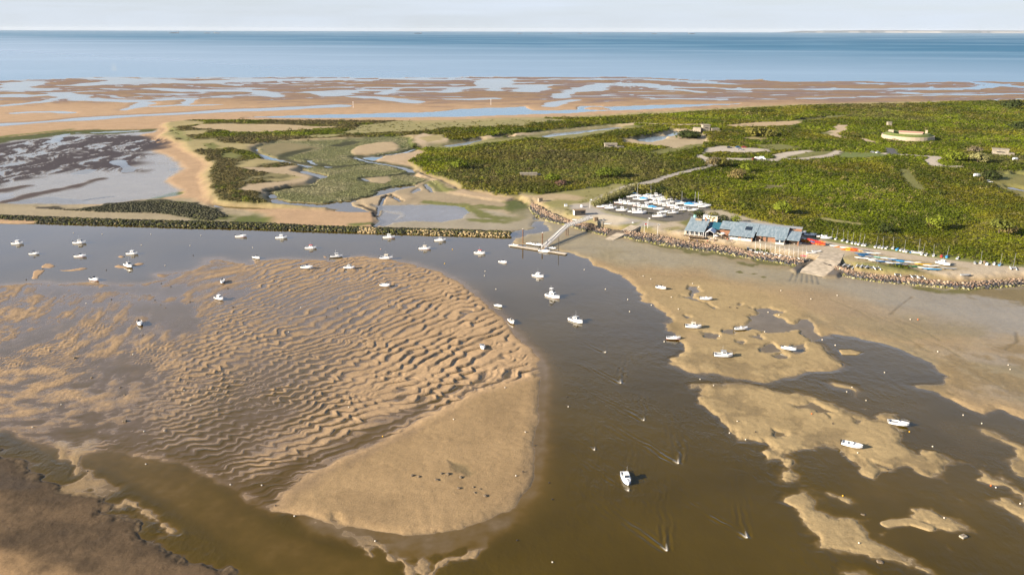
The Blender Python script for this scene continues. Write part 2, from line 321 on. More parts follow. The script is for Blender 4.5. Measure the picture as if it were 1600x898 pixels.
clear([(1508, 234), (1530, 232), (1533, 238), (1520, 238)], PATH)
clear([(1530, 282), (1560, 270), (1620, 262), (1900, 255), (1900, 330), (1640, 320), (1590, 305), (1555, 288)], (0.18, 0.165, 0.055), na=4, h=1.4); clear([(1520, 270), (1560, 268), (1600, 264), (1600, 272), (1560, 280), (1530, 276)], GRASS, na=3)
for pts, wp in (([(1578, 290), (1592, 296), (1608, 299)], 3.5), ([(1554, 270), (1562, 271)], 3), ([(1575, 268), (1600, 273)], 2.5), ([(1585, 272), (1610, 275)], 2)):
    stroke_px(pts, wp, z=0.8, h=-0.3, veg=0.0)
lane([(1412, 266), (1420, 278), (1435, 294)], 6, GRASS, na=1)
lane([(1288, 342), (1310, 346), (1340, 350)], 5, (0.24, 0.22, 0.09)); 
# ---- harbour platform: gravel boat park, quay road, clubhouse yard
clear([(831, 315), (812, 300), (850, 304), (890, 298), (930, 294), (960, 288), (980, 288), (950, 302), (925, 316), (890, 322), (900, 330), (930, 340), (915, 348), (893, 345), (873, 338), (855, 330), (839, 320)], (0.23, 0.21, 0.085), na=3, h=Z1)
clear([(812, 302), (835, 305), (850, 303), (880, 303), (920, 309), (900, 313), (870, 311), (850, 318), (862, 328), (880, 336), (893, 340), (897, 345), (873, 337), (855, 329), (839, 319), (828, 312)], (0.36, 0.28, 0.17), na=3, h=Z1)
clear([(935, 324), (965, 312), (985, 306), (1030, 302), (1062, 306), (1090, 318), (1112, 326), (1108, 334), (1084, 345), (1040, 346), (985, 337), (950, 330), (920, 323)], (0.135, 0.125, 0.11), na=1, h=Z1)
clear([(895, 318), (925, 318), (945, 330), (990, 340), (1040, 347), (1085, 344), (1080, 352), (1060, 358), (1080, 372), (1130, 380), (1180, 388), (1240, 398), (1300, 404), (1312, 397), (1250, 380), (1238, 372), (1252, 366), (1300, 378), (1350, 386), (1400, 393),
       (1480, 405), (1560, 414), (1600, 417), (2300, 425), (2300, 429), (1600, 432), (1560, 434), (1500, 434), (1440, 422), (1400, 412), (1340, 400), (1325, 415), (1300, 412), (1275, 405), (1258, 404), (1194, 396), (1140, 384), (1060, 374), (1027, 366), (987, 361), (955, 358), (925, 348), (900, 338)], (0.40, 0.335, 0.245), na=1.5, h=Z1)
clear([(897, 319), (930, 319), (950, 332), (990, 341), (1030, 350), (1000, 357), (965, 356), (930, 347), (905, 336), (890, 326)], GRAVEL, na=1, h=Z1)
clear([(925, 337), (942, 335), (975, 339), (982, 345), (966, 349), (935, 346)], (0.52, 0.45, 0.34), na=0.6, h=Z1 + 0.05)
clear([(905, 338), (925, 342), (935, 348), (965, 351), (990, 349), (1002, 346), (995, 353), (975, 360), (945, 357), (918, 348)], (0.22, 0.21, 0.08), na=1.2, h=Z1)
clear([(990, 360), (1005, 353), (1018, 354), (1030, 362), (1025, 366)], GRASS, na=1, h=Z1); clear([(1060, 348), (1080, 340), (1092, 341), (1092, 352), (1075, 354)], GRASS, na=1.5, h=Z1)
clear([(1038, 357), (1060, 354), (1066, 357), (1045, 361)], (0.25, 0.22, 0.1), na=1.5, h=Z1)
clear([(930, 324), (950, 330), (985, 338), (1040, 348), (1042, 350), (985, 341), (945, 333)], (0.26, 0.24, 0.14), na=0.6, h=Z1)
clear([(1232, 384), (1250, 368), (1300, 377), (1318, 396), (1300, 406), (1272, 404), (1258, 402), (1236, 397), (1200, 390)], (0.38, 0.325, 0.245), na=0.4, h=Z1)
clear([(1160, 384), (1180, 387), (1262, 399), (1270, 402), (1258, 404), (1194, 396)], (0.21, 0.205, 0.075), na=0.8, h=Z1)
clear([(1305, 410), (1322, 402), (1335, 398), (1345, 405), (1400, 418), (1440, 426), (1500, 433), (1580, 430), (1640, 429), (1600, 434), (1560, 436), (1507, 440), (1453, 437), (1400, 431), (1347, 424), (1320, 419)], (0.20, 0.195, 0.07), na=2, h=Z1)
clear([(1318, 402), (1335, 394), (1400, 403), (1470, 411), (1510, 420), (1490, 424), (1440, 418), (1380, 412), (1330, 408)], (0.31, 0.25, 0.145), na=3, ns=6, h=Z1)
clear([(1255, 366), (1300, 378), (1350, 386), (1400, 393), (1480, 405), (1560, 414), (1620, 418), (1620, 416), (1560, 411), (1480, 401), (1400, 388), (1350, 381), (1300, 372)], (0.19, 0.20, 0.065), na=1.2, h=Z1)
clear([(1068, 362), (1092, 336), (1240, 356), (1262, 368), (1250, 384), (1232, 388), (1140, 380), (1072, 372)], (0.38, 0.33, 0.25), na=0.5, h=Z1)
clear([(1090, 330), (1125, 328), (1180, 344), (1240, 355), (1255, 364), (1232, 368), (1100, 350)], (0.36, 0.31, 0.22), na=1, h=Z1)
# ---- salt marsh and creeks
clear([(400, 229), (404, 238), (425, 245), (448, 248), (483, 256), (495, 261), (470, 263), (488, 268), (512, 273), (510, 277), (493, 282), (490, 287), (450, 293), (425, 299), (424, 308), (450, 314), (500, 317), (550, 312), (580, 304), (625, 290), (650, 288), (672, 280), (635, 273),
       (645, 268), (634, 262), (600, 255), (575, 251), (556, 246), (580, 243), (620, 240), (645, 232), (640, 222), (640, 216), (615, 214.5), (560, 217), (480, 221), (430, 222)], MARSH, z=0.8, h=0.8, na=2, ns=9, wet=0.15)
paint([(402, 229), (408, 238), (425, 244), (470, 240), (500, 232), (470, 224), (430, 223)], z=0.8, w=6, na=8, col=(0.20, 0.17, 0.09))
paint([(549, 236), (560, 228), (590, 223), (612, 222), (632, 230), (618, 236), (590, 240), (568, 243), (553, 245)], z=1.0, w=2, na=2, h=1.5, col=(0.37, 0.285, 0.175))
paint([(585, 250), (600, 244), (625, 240), (650, 236), (660, 232), (664, 240), (640, 256), (644, 264), (662, 272), (690, 282), (715, 294), (740, 300), (800, 310), (790, 318), (690, 302), (670, 280), (640, 272), (648, 268), (630, 260), (600, 256)], z=0.8, w=3, na=3, h=1.3, col=(0.39, 0.29, 0.18))
paint([(612, 214), (640, 216), (650, 228), (640, 234), (620, 232), (625, 224)], z=0.8, w=4, na=4, col=(0.085, 0.10, 0.03))
for pts, wp, dc in [([(553, 245), (575, 252), (600, 256), (632, 262), (644, 268), (640, 272)], 1.8, 0), ([(447, 244), (456, 240), (487, 232)], 1.6, 1), ([(484, 250), (490, 256), (510, 260), (525, 261)], 1.8, 0), ([(555, 244), (590, 243), (632, 238), (652, 231)], 1.3, 0), ([(424, 302), (428, 308)], 2.5, 0),
                    ([(515, 263), (545, 259), (580, 256)], 1.3, 1), ([(440, 247), (465, 254), (500, 259)], 1.4, 1), ([(420, 300), (455, 293), (490, 291)], 1.2, 1), ([(532, 228), (550, 222)], 1.5, 1), ([(566, 278), (576, 282)], 2.2, 0), ([(570, 277), (610, 275), (640, 270)], 1.2, 1)]:
    stroke_px(pts, wp + 1.3, z=0.6, h=0.45, col=(0.05, 0.052, 0.025)); stroke_px(pts, wp * 0.8, z=0.6, h=(-0.3 if dc == 0 else 0.2))
paint([(572, 278), (605, 275), (612, 282), (600, 287), (580, 286)], z=0.6, w=2, na=1, col=(0.30, 0.24, 0.15))
# inner bay mud, pools and creek mouth
paint([(545, 315), (600, 303), (650, 288), (672, 280), (700, 302), (760, 312), (800, 318), (830, 322), (835, 345), (800, 362), (590, 357), (585, 345), (586, 335), (570, 326), (548, 322)], z=0.5, w=2, na=2, h=0.45, col=(0.30, 0.24, 0.155), wet=0.35)
paint([(560, 312), (620, 300), (650, 306), (640, 312), (600, 318), (570, 324)], z=0.6, w=4, na=2, h=0.9, col=(0.36, 0.28, 0.18), wet=0.1)
paint([(600, 325), (660, 318), (780, 330), (840, 345), (830, 360), (700, 358), (600, 356)], z=0.3, w=4, na=4, h=0.3, col=(0.29, 0.25, 0.175), wet=0.6)
paint([(583, 321), (640, 320), (700, 320), (728, 324), (735, 332), (726, 341), (690, 347), (650, 345), (615, 349), (600, 354), (584, 352), (592, 342), (600, 333)], w=1.5, na=2, h=-0.06, col=MUDG, wet=1.0)
paint([(600, 329), (630, 332), (634, 338), (616, 345), (628, 336), (604, 332)], w=1.0, na=0.5, h=0.15)
for P in ([(575, 301), (610, 292), (645, 288), (652, 291), (640, 293), (600, 300)], [(661, 289), (672, 300), (679, 301), (673, 291), (667, 287)], [(640, 300), (655, 293), (658, 297), (646, 302)]):
    paint(P, z=0.3, w=1.0, na=1, h=-0.2, wet=0.8)
stroke_px([(606, 306), (628, 315), (612, 305), (600, 309), (588, 338), (600, 346), (586, 353)], 1.2, z=0.2, h=-0.2, col=DARK)
stroke_px([(562, 320), (585, 330), (588, 338)], 1.6, z=0.3, h=0.05, col=DARK)
for pts, wp in (([(665, 316), (720, 320), (745, 330), (760, 338), (800, 342)], 5), ([(675, 285), (690, 297), (700, 298)], 5), ([(750, 322), (790, 326)], 4), ([(550, 352), (575, 350)], 4), ([(740, 344), (790, 346), (830, 338)], 5)):
    stroke_px(pts, wp, z=0.4, col=(0.14, 0.145, 0.05), wet=0.3, na=3, ns=4)
paint([(790, 315), (806, 312), (824, 318), (826, 328), (842, 336), (820, 340), (795, 334)], z=0.5, w=3, na=4, ns=5, col=(0.085, 0.10, 0.032), h=0.6, wet=0.2)

# ------------------------------------------------------------------ estuary: right-hand flats
RM = [(798, 372), (850, 360), (831, 316), (855, 330), (900, 347), (954, 358), (1000, 362), (1060, 372), (1140, 384), (1258, 404), (1300, 412), (1347, 424), (1400, 431), (1507, 440), (1600, 434), (2300, 428), (2300, 760), (1600, 660), (1565, 645), (1540, 649), (1514, 640), (1478, 625), (1456, 612), (1434, 609), (1412, 600),
      (1430, 598), (1452, 597), (1472, 590), (1452, 573), (1420, 560), (1385, 544), (1340, 529), (1300, 523), (1280, 530), (1300, 553), (1318, 570), (1290, 580), (1250, 584), (1220, 592), (1195, 597), (1150, 593), (1100, 588), (1075, 582), (1050, 570), (1043, 560), (1062, 548), (1066, 540), (1045, 528), (1028, 512), (1022, 503), (1044, 497), (1042, 489), (1022, 480), (1003, 470), (1000, 460), (985, 445),
      (965, 430), (940, 418), (905, 403), (887, 395), (845, 384), (800, 381)]
paint(RM, w=4.0, na=3.5, ns=8, h=0.42, col=(0.29, 0.21, 0.115), wet=0.35, seed=21)
paint([(798, 372), (831, 320), (900, 350), (954, 362), (1060, 388), (1140, 400), (1258, 425), (1400, 446), (1600, 452), (2300, 450), (2300, 560), (1600, 520), (1500, 500), (1380, 480), (1250, 450), (1100, 425), (1000, 420), (920, 402), (845, 382)], w=10, na=14, ns=30, col=(0.27, 0.225, 0.135), wet=0.75, seed=22)
sl = region(poly(RM), 2); x, y = GX[sl], GY[sl]; s = sstep(2, 14, sdist(poly(RM), x, y)); n_ = fbm(x * 0.6 + 0.3 * y, y, 40, 4, 23)
band = np.exp(-((y - 300 - 0.05 * x + 25 * fbm(x, y, 70, 2, 26)) / 42.0) ** 2)
blend(sl, s * sstep(-0.05, 0.3, n_ * 0.6 + 0.35 * band) * sstep(90, 190, x), col=(0.24, 0.205, 0.15), wet=0.85, add=-0.12)
blend(sl, s * sstep(0.05, 0.4, fbm(x, y * 1.5, 28, 4, 24)) * (1 - band) * 0.6, col=(0.21, 0.17, 0.085), wet=0.6)
H[sl] += s * 0.06 * fbm(x, y, 14, 4, 25)
for pts, wp in (([(1000, 378), (1060, 390), (1140, 402), (1240, 418)], 4), ([(1160, 412), (1175, 416)], 3), ([(1040, 385), (1100, 398)], 5), ([(1440, 452), (1500, 458), (1560, 456), (1610, 460)], 7), ([(1160, 428), (1190, 434)], 2)):
    stroke_px(pts, wp, col=(0.125, 0.115, 0.04), na=4, ns=4, wet=0.5)
paint([(1510, 455), (1560, 450), (1640, 448), (1640, 490), (1560, 470)], w=4, na=9, ns=6, col=(0.17, 0.135, 0.07), wet=0.4)
for k in range(6): stroke([(1240 + 7 * k, 428 + 0.6 * k), (1234 + 9 * k, 440 + k)], 0.6, w=0.5, na=0.3, col=(0.13, 0.115, 0.08), add=-0.1)
stroke([(1425, 465), (1405, 480), (1392, 492)], 0.8, w=0.6, na=0.5, col=(0.17, 0.13, 0.07), add=-0.12); stroke([(1588, 520), (1590, 535), (1572, 548)], 0.8, w=0.6, na=0.5, col=(0.17, 0.13, 0.07), add=-0.12)
for q in ((1400, 500), (1355, 490), (1380, 515), (1440, 530), (1300, 470), (1500, 575)): stroke([q, (q[0] + 40, q[1] + 16), (q[0] + 70, q[1] + 34)], 0.7, w=0.6, na=0.3, col=(0.21, 0.165, 0.09), add=-0.08)
# darker wet rim of the big mud flat along the pool
paint([(1265, 492), (1300, 512), (1390, 532), (1460, 560), (1490, 600), (1440, 612), (1360, 545)], w=5, na=6, ns=8, add=-0.32, col=(0.22, 0.175, 0.10), wet=0.6)
paint([(1043, 560), (1066, 540), (1080, 520), (1060, 500), (1045, 495), (1040, 505)], w=3, na=2, add=-0.25, col=(0.22, 0.165, 0.085))
# pale bar and its standing pools
paint([(1020, 452), (1100, 440), (1200, 455), (1270, 500), (1322, 572), (1250, 582), (1200, 596), (1110, 587), (1062, 572), (1050, 560), (1075, 530), (1060, 500), (1015, 475)], w=9, na=6, ns=14, col=(0.32, 0.24, 0.125), wet=0.2)
for P in ([(1078, 446), (1090, 448), (1099, 455), (1096, 458), (1087, 460), (1084, 466), (1093, 470), (1108, 474), (1120, 480), (1117, 483), (1100, 474), (1084, 469), (1066, 466), (1064, 462), (1078, 463)],
          [(1179, 484), (1188, 480), (1204, 482), (1222, 488), (1210, 492), (1224, 497), (1232, 505), (1256, 510), (1262, 516), (1234, 519), (1200, 520), (1176, 516), (1140, 522), (1130, 518), (1146, 510), (1168, 508), (1172, 500), (1164, 494), (1180, 493)],
          [(1098, 519), (1125, 522), (1118, 529), (1104, 527)], [(1183, 545), (1207, 538), (1222, 546), (1206, 551), (1190, 550)], [(1208, 557), (1222, 553), (1228, 558), (1220, 562)], [(1170, 524), (1192, 520), (1190, 531), (1176, 528)],
          [(1150, 532), (1164, 534), (1160, 537)], [(1146, 477), (1156, 475), (1154, 479)], [(1168, 480), (1176, 479), (1175, 483)], [(1240, 500), (1262, 498), (1282, 520), (1290, 530), (1268, 534), (1250, 520)], [(1070, 494), (1078, 496), (1072, 498)], [(1236, 540), (1258, 536), (1262, 548), (1244, 554)]):
    paint(P, w=1.0, na=2.2, ns=4.5, h=-0.10, wet=0.8, seed=27)
BARC = (0.325, 0.242, 0.125)
def bar(P, h=0.20, col=BARC, w=3.8, na=3.0, ns=4.5, **kw): paint(P, w=w, na=na, ns=ns, h=h, col=col, wet=0.15, seed=31, **kw)
bar([(1080, 598), (1100, 593), (1140, 595), (1180, 599), (1200, 604), (1229, 609), (1273, 622), (1306, 631), (1328, 640), (1346, 645), (1364, 652), (1368, 643), (1397, 646), (1423, 662), (1412, 680), (1408, 691), (1434, 708), (1438, 700), (1463, 704), (1489, 715), (1500, 722), (1489, 735), (1490, 748),
     (1456, 750), (1437, 745), (1419, 735), (1397, 740), (1364, 752), (1357, 745), (1335, 728), (1324, 718), (1310, 702), (1273, 708), (1240, 707), (1225, 716), (1200, 718), (1180, 706), (1192, 694), (1168, 687), (1158, 689), (1140, 679), (1121, 658), (1103, 642), (1086, 622)], h=0.38)
for P in ([(1235, 632), (1270, 628), (1302, 644), (1284, 646), (1262, 640), (1240, 638)], [(1208, 672), (1230, 676), (1222, 684), (1206, 682)], [(1332, 652), (1348, 656), (1340, 662)], [(1455, 738), (1464, 740), (1456, 745)], [(1362, 720), (1390, 728), (1396, 734), (1370, 730)], [(1290, 646), (1306, 650), (1298, 656)]):
    paint(P, w=1.2, na=1.6, ns=4, h=-0.08, seed=33)
bar([(1202, 750), (1222, 725), (1237, 718), (1247, 730), (1262, 748), (1258, 756), (1229, 757)])
bar([(1222, 766), (1244, 758), (1273, 760), (1282, 775), (1290, 792), (1320, 800), (1353, 812), (1357, 830), (1366, 838), (1384, 831), (1374, 846), (1419, 865), (1437, 876), (1466, 900), (1419, 893), (1383, 885), (1353, 878), (1302, 872), (1273, 862), (1255, 845), (1251, 830), (1237, 812), (1222, 785)])
bar([(1286, 765), (1310, 770), (1335, 780), (1346, 798), (1339, 803), (1310, 785), (1295, 778)]); bar([(1300, 882), (1346, 885), (1372, 899), (1380, 930), (1310, 930)])
bar([(1384, 811), (1415, 806), (1418, 792), (1434, 790), (1456, 792), (1490, 806), (1510, 823), (1512, 830), (1503, 836), (1463, 832), (1452, 822), (1415, 820)])
bar([(1525, 667), (1540, 668), (1598, 690), (1700, 735), (1700, 790), (1600, 750), (1565, 730), (1551, 722), (1580, 714), (1574, 700), (1552, 690), (1536, 680)])
bar([(1514, 728), (1536, 730), (1551, 744), (1565, 740), (1583, 750), (1600, 764), (1690, 790), (1690, 800), (1600, 785), (1584, 776), (1569, 765), (1545, 757), (1521, 748), (1530, 740)], h=0.25); bar([(1543, 775), (1576, 775), (1600, 784), (1680, 800), (1680, 850), (1600, 820), (1576, 808), (1554, 795)])
bar([(1284, 596), (1300, 593), (1320, 598), (1338, 602), (1350, 610), (1342, 624), (1330, 622), (1326, 610), (1300, 606)], na=0.8); bar([(1308, 546), (1330, 545), (1353, 551), (1340, 555), (1314, 554)], na=0.5, w=0.8); bar([(1346, 637), (1358, 638), (1352, 640)], na=0.4, w=0.6)
bar([(1423, 760), (1440, 762), (1453, 775), (1446, 779), (1432, 772)], h=0.1); bar([(1466, 763), (1490, 770), (1522, 784), (1505, 787), (1480, 776)], h=0.08); bar([(1529, 832), (1540, 838), (1553, 854), (1542, 856), (1531, 845)], h=0.15); bar([(1470, 850), (1480, 848), (1493, 861), (1484, 862)], h=0.12); bar([(1526, 880), (1536, 879), (1538, 892), (1530, 894)], h=0.1)
stroke([(1384, 818), (1420, 815), (1450, 825)], 3, h=0.2, col=BARC)
# shallow olive margins round the bars (sand showing under the water)
sl = region(poly([(1180, 600), (1640, 640), (1660, 930), (1300, 930)]), 1); x, y = GX[sl], GY[sl]
m = sstep(0, 20, sdist(poly([(1215, 770), (1160, 688), (1080, 600), (1290, 590), (1450, 600), (1640, 680), (1680, 940), (1310, 940), (1240, 830)]), x, y))
H[sl] = np.where(H[sl] < 0, H[sl] * (1 - m) + m * np.maximum(H[sl], -0.28 + 0.12 * fbm(x, y, 11, 4, 35)), H[sl])

# ------------------------------------------------------------------ estuary: left-hand flats, the great rippled bar, the smooth bank
ML = [(-700, 440), (0, 445), (30, 443), (50, 440), (72, 440), (90, 443), (140, 440), (180, 443), (225, 442), (250, 436), (240, 428), (300, 421), (320, 412), (322, 403), (345, 402), (365, 408), (392, 412), (392, 406), (450, 403), (520, 407), (545, 401), (570, 399), (600, 403), (650, 411), (690, 424), (720, 439), (740, 454), (765, 474), (785, 490), (800, 512), (822, 535),
      (842, 553), (853, 572), (853, 600), (850, 650), (848, 700), (845, 740), (835, 770), (818, 790), (800, 806), (770, 821), (740, 832), (700, 839), (640, 846), (590, 842), (560, 832), (500, 822), (470, 811), (445, 806), (425, 806), (385, 795), (345, 765), (300, 738), (240, 722), (180, 712), (110, 716), (60, 700), (0, 680), (-700, 620)]
paint(ML, w=3.0, na=2.5, ns=6, h=0.12, col=(0.345, 0.235, 0.13), wet=0.3, seed=51)
PR = poly([(390, 404), (545, 398), (690, 422), (792, 490), (855, 566), (845, 592), (800, 606), (700, 655), (600, 695), (525, 722), (430, 790), (375, 775), (310, 735), (230, 712), (215, 650), (290, 560), (320, 500), (380, 470)])
PB = poly([(420, 800), (435, 770), (480, 742), (560, 708), (640, 668), (740, 616), (800, 598), (856, 586), (856, 650), (852, 740), (820, 800), (740, 838), (640, 850), (560, 834), (470, 812)])
sl = region(poly(ML), 8); x, y = GX[sl], GY[sl]
inside = sstep(-1, 5, sdist(poly(ML), x, y) + 1.5 * fbm(x, y, 6, 3, 52))
sR = sdist(PR, x, y) + 5 * fbm(x, y, 20, 3, 53); sB = sdist(PB, x, y) + 1.5 * fbm(x, y, 9, 3, 54)
mR = sstep(-8, 9, sR); mB = sstep(-1.5, 3.5, sB)
# level of the flats: awash on the left, dry towards the channel edge
def lv(ctrl):
    num = 0; den = 0
    for px, py, v in ctrl:
        qx, qy = unproj(px, py); w_ = 1.0 / (((x - qx) / 1.0) ** 2 + ((y - qy) / 1.6) ** 2 + 160.0) ** 1.5
        num = num + w_ * v; den = den + w_
    return num / den
LEV = lv([(0, 460, .04), (0, 500, .06), (60, 525, -.05), (0, 560, .12), (60, 585, .16), (0, 620, .02), (130, 460, -.04), (200, 455, -.07), (150, 500, .07), (230, 480, -.03), (90, 490, .05), (130, 560, .04), (180, 545, .02), (110, 640, .09), (200, 600, .05), (160, 640, .14), (200, 650, .14), (230, 560, -.02), (280, 510, -.05), (310, 470, .02), (330, 500, -.02), (350, 430, .08),
          (400, 430, .04), (450, 420, .05), (480, 445, .08), (430, 475, -.17), (500, 475, -.14), (540, 480, -.12), (400, 450, .08), (370, 520, .07), (330, 550, .13), (300, 590, .12), (380, 560, .06), (440, 560, .06), (480, 540, .05), (420, 590, -.17), (470, 590, -.14), (500, 560, -.06), (520, 520, .06), (560, 500, -.02), (600, 470, .07), (580, 430, .03), (620, 420, .10), (560, 410, .16), (650, 440, .12),
          (700, 460, .24), (660, 500, .17), (720, 520, .26), (760, 540, .3), (800, 560, .3), (600, 540, .20), (640, 560, .26), (700, 580, .26), (560, 590, .16), (600, 600, .22), (620, 640, .15), (540, 640, .10), (560, 680, .10), (500, 650, -.04), (460, 640, -.17), (420, 640, -.21), (380, 630, -.20), (340, 640, -.13), (300, 650, .08), (260, 660, .08), (340, 690, -.10), (400, 690, -.05), (450, 700, .12), (420, 740, .14), (480, 720, .20), (450, 750, .14), (510, 690, .16), (330, 610, -.14), (250, 620, -.04), (280, 700, -.14), (330, 745, -.32), (250, 722, -.28), (390, 785, -.32), (180, 706, -.22), (110, 708, -.16), (60, 690, -.15), (400, 740, .04), (370, 735, -.12)])
# ripple phase: a smooth field fitted to surveyed crest lines and spacings
seg = [((328, 594), (416, 562), 3.9), ((300, 529), (366, 498), 4.2), ((412, 581), (487, 549), 3.9), ((510, 597), (577, 552), 4.2), ((420, 549), (516, 498), 4.1), ((560, 510), (672, 465), 4.2), ((710, 512), (785, 495), 4.6), ((622, 534), (700, 522), 5.2), ((729, 469), (766, 459), 4.6), ((541, 630), (612, 589), 4.8), ((605, 624), (676, 591), 5.0),
       ((500, 609), (575, 576), 4.4), ((597, 671), (642, 628), 4.6), ((690, 614), (770, 592), 4.6), ((269, 676), (344, 672), 3.0), ((344, 672), (392, 664), 3.1), ((331, 699), (428, 672), 3.0), ((306, 624), (400, 594), 3.6), ((434, 618), (494, 594), 3.7), ((400, 729), (475, 697), 3.2), ((475, 697), (522, 676), 3.6), ((590, 450), (660, 425), 4.2), ((660, 440), (700, 430), 4.4),
       ((780, 560), (830, 548), 4.4), ((400, 470), (470, 440), 4.4), ((440, 430), (500, 410), 4.4)]
X0, Y0, SC = -20.0, 250.0, 100.0
def basis(u, v): return [u, v, u * u, u * v, v * v, u ** 3, u * u * v, u * v * v, v ** 3, u ** 4, u ** 3 * v, u * u * v * v, u * v ** 3, v ** 4]
def dbasis(u, v):
    o, z = np.ones_like(u), np.zeros_like(u)
    return ([o, z, 2 * u, v, z, 3 * u * u, 2 * u * v, v * v, z, 4 * u ** 3, 3 * u * u * v, 2 * u * v * v, v ** 3, z],
            [z, o, z, u, 2 * v, z, u * u, 2 * u * v, 3 * v * v, z, u ** 3, 2 * u * u * v, 3 * u * v * v, 4 * v ** 3])
A, B = [], []
for a, b, lam in seg:
    a, b = np.array(unproj(*a)), np.array(unproj(*b)); t = (b - a) / np.linalg.norm(b - a); nrm = np.array((t[1], -t[0]))
    mid = (a + b) / 2; u, v = (mid[0] - X0) / SC, (mid[1] - Y0) / SC
    gx, gy = dbasis(np.float64(u), np.float64(v)); gx, gy = np.array(gx), np.array(gy)
    A.append((gx * t[0] + gy * t[1]) * 1.0); B.append(0.0)
    A.append(gx * nrm[0] + gy * nrm[1]); B.append(SC / lam)
A = np.array(A); B = np.array(B)
reg = np.diag([0, 0, .4, .4, .4, 1.5, 1.5, 1.5, 1.5, 4, 4, 4, 4, 4])
coef = np.linalg.lstsq(np.vstack([A, reg]), np.concatenate([B, np.zeros(14)]), rcond=None)[0]
U, V = np.clip((x - X0) / SC, -1.9, 1.5), np.clip((y - Y0) / SC, -1.3, 1.9)
ph = sum(c_ * b_ for c_, b_ in zip(coef, basis(U, V)))
gx_, gy_ = dbasis(U, V); GXp = sum(c_ * b_ for c_, b_ in zip(coef, gx_)); GYp = sum(c_ * b_ for c_, b_ in zip(coef, gy_)); gm = np.sqrt(GXp ** 2 + GYp ** 2) + 1e-6
al = x * (-GYp / gm) + y * (GXp / gm); ac = x * (GXp / gm) + y * (GYp / gm)
# along-crest coordinate, to make the crests wander, split and end
al = x * (-GYp / gm) + y * (GXp / gm); ac = x * (GXp / gm) + y * (GYp / gm)
ph = ph + 0.80 * fbm(x, y, 17, 3, 55) + 0.36 * fbm(al * 0.8, ac * 0.55, 5.5, 2, 56) + 0.10 * fbm(x, y, 2.8, 2, 34) + 0.8 * fbm(x, y, 45, 2, 59)
ph = ph * 1.12 + 0.30 * (np.abs(((al / 7.0 + 1.3 * fbm(x, y, 11, 2, 33)) % 1.0) - 0.5) * 2 - 0.5)
fr = ph - np.floor(ph)
prof = np.where(fr < 0.76, (fr / 0.76) ** 0.62, 1 - sstep(0.76, 0.97, fr)) - 0.62      # long back, steep lee on the channel side
brk = 0.80 + 0.95 * fbm(x, y, 9, 3, 57)
lamf = SC / gm
amp = np.clip(lamf * 0.122, 0.27, 0.58) * np.clip(brk, 0.35, 1.25)
amp = amp * (0.78 + 0.22 * sstep(-75, 10, x + 0.25 * (y - 250))) 
edge = inside
ph2 = ph * 2.3 + 1.1 * fbm(x, y, 7, 2, 37); fr2 = ph2 - np.floor(ph2)
RIP = (prof * amp + (np.where(fr2 < .7, fr2 / .7, 1 - sstep(.7, 1, fr2)) - .5) * 0.15 * sstep(-.2, .3, fbm(x, y, 22, 3, 36))) * mR * (1 - mB) * edge
streak = fbm(al * 0.22, ac, 3.6, 4, 58, 0.6)
low = LEV + (0.20 * streak + 0.06 * fbm(x, y, 12, 3, 60)) * (1 - mR) * (1 - mB)
small = (np.abs(((ph * 1.6) % 1.0) - 0.5) - 0.25) * 0.40 * (1 - mR) * (1 - mB) * sstep(-0.2, 0.3, fbm(x, y, 40, 2, 50) + 0.1)
BANKL = 0.42 + 0.08 * fbm(x, y, 25, 3, 46)
moat = -0.20 * np.exp(-((sB + 5.0) / 4.0) ** 2) * mR
up_left = sstep(20, -60, x) * sstep(215, 270, y)
hh = (low + 0.075 * mR * (0.55 + 0.45 * sstep(-60, 40, x)) + RIP + small + moat) * (1 - mB) + BANKL * mB
hh = np.where(hh < 0, hh * (1 - 0.72 * up_left), hh)
H[sl] = H[sl] * (1 - inside) + hh * inside
# colour: grainy drained sand, darker where it is wet and low, pinkish film where awash
dry = sstep(-0.04, 0.20, hh)
c = np.array((0.225, 0.155, 0.088)) * (1 - dry[..., None]) + np.array((0.385, 0.265, 0.152)) * dry[..., None]
cB = np.array((0.330, 0.229, 0.120)) * (0.93 + 0.22 * fbm(x, y, 16, 4, 47))[..., None]
c = c * (1 - 0.14 * up_left - 0.10 * sstep(-20, -70, x) * (1 - up_left))[..., None]
c = c * (1 - mB[..., None]) + cB * mB[..., None]
lf = sstep(30, -70, x - 0.1 * (y - 250))
COL[sl] = COL[sl] * (1 - inside[..., None]) + c * inside[..., None]
WET[sl] = WET[sl] * (1 - inside) + (0.15 + 0.75 * (1 - dry) + 0.12 * lf) * inside
paint([(560, 715), (640, 676), (720, 640), (700, 655), (600, 700), (520, 740), (470, 770), (440, 800), (428, 790), (470, 750)], w=3, na=2, ns=5, add=-0.06, col=(0.21, 0.145, 0.08), wet=0.5)
paint([(640, 770), (720, 765), (790, 760), (780, 790), (690, 800), (560, 800), (540, 780)], w=10, na=10, ns=8, col=(0.26, 0.18, 0.095))
paint([(848, 560), (856, 590), (853, 700), (848, 745), (838, 772), (815, 792), (760, 826), (680, 842), (560, 834), (560, 825), (680, 832), (760, 812), (810, 780), (832, 740), (836, 650), (838, 590)], w=3, na=3, ns=6, add=-0.22, col=(0.27, 0.19, 0.10), wet=0.45)
paint([(700, 720), (725, 728), (742, 740), (735, 745), (712, 738)], w=1, na=1, ns=2, add=-0.15, col=(0.20, 0.15, 0.08))
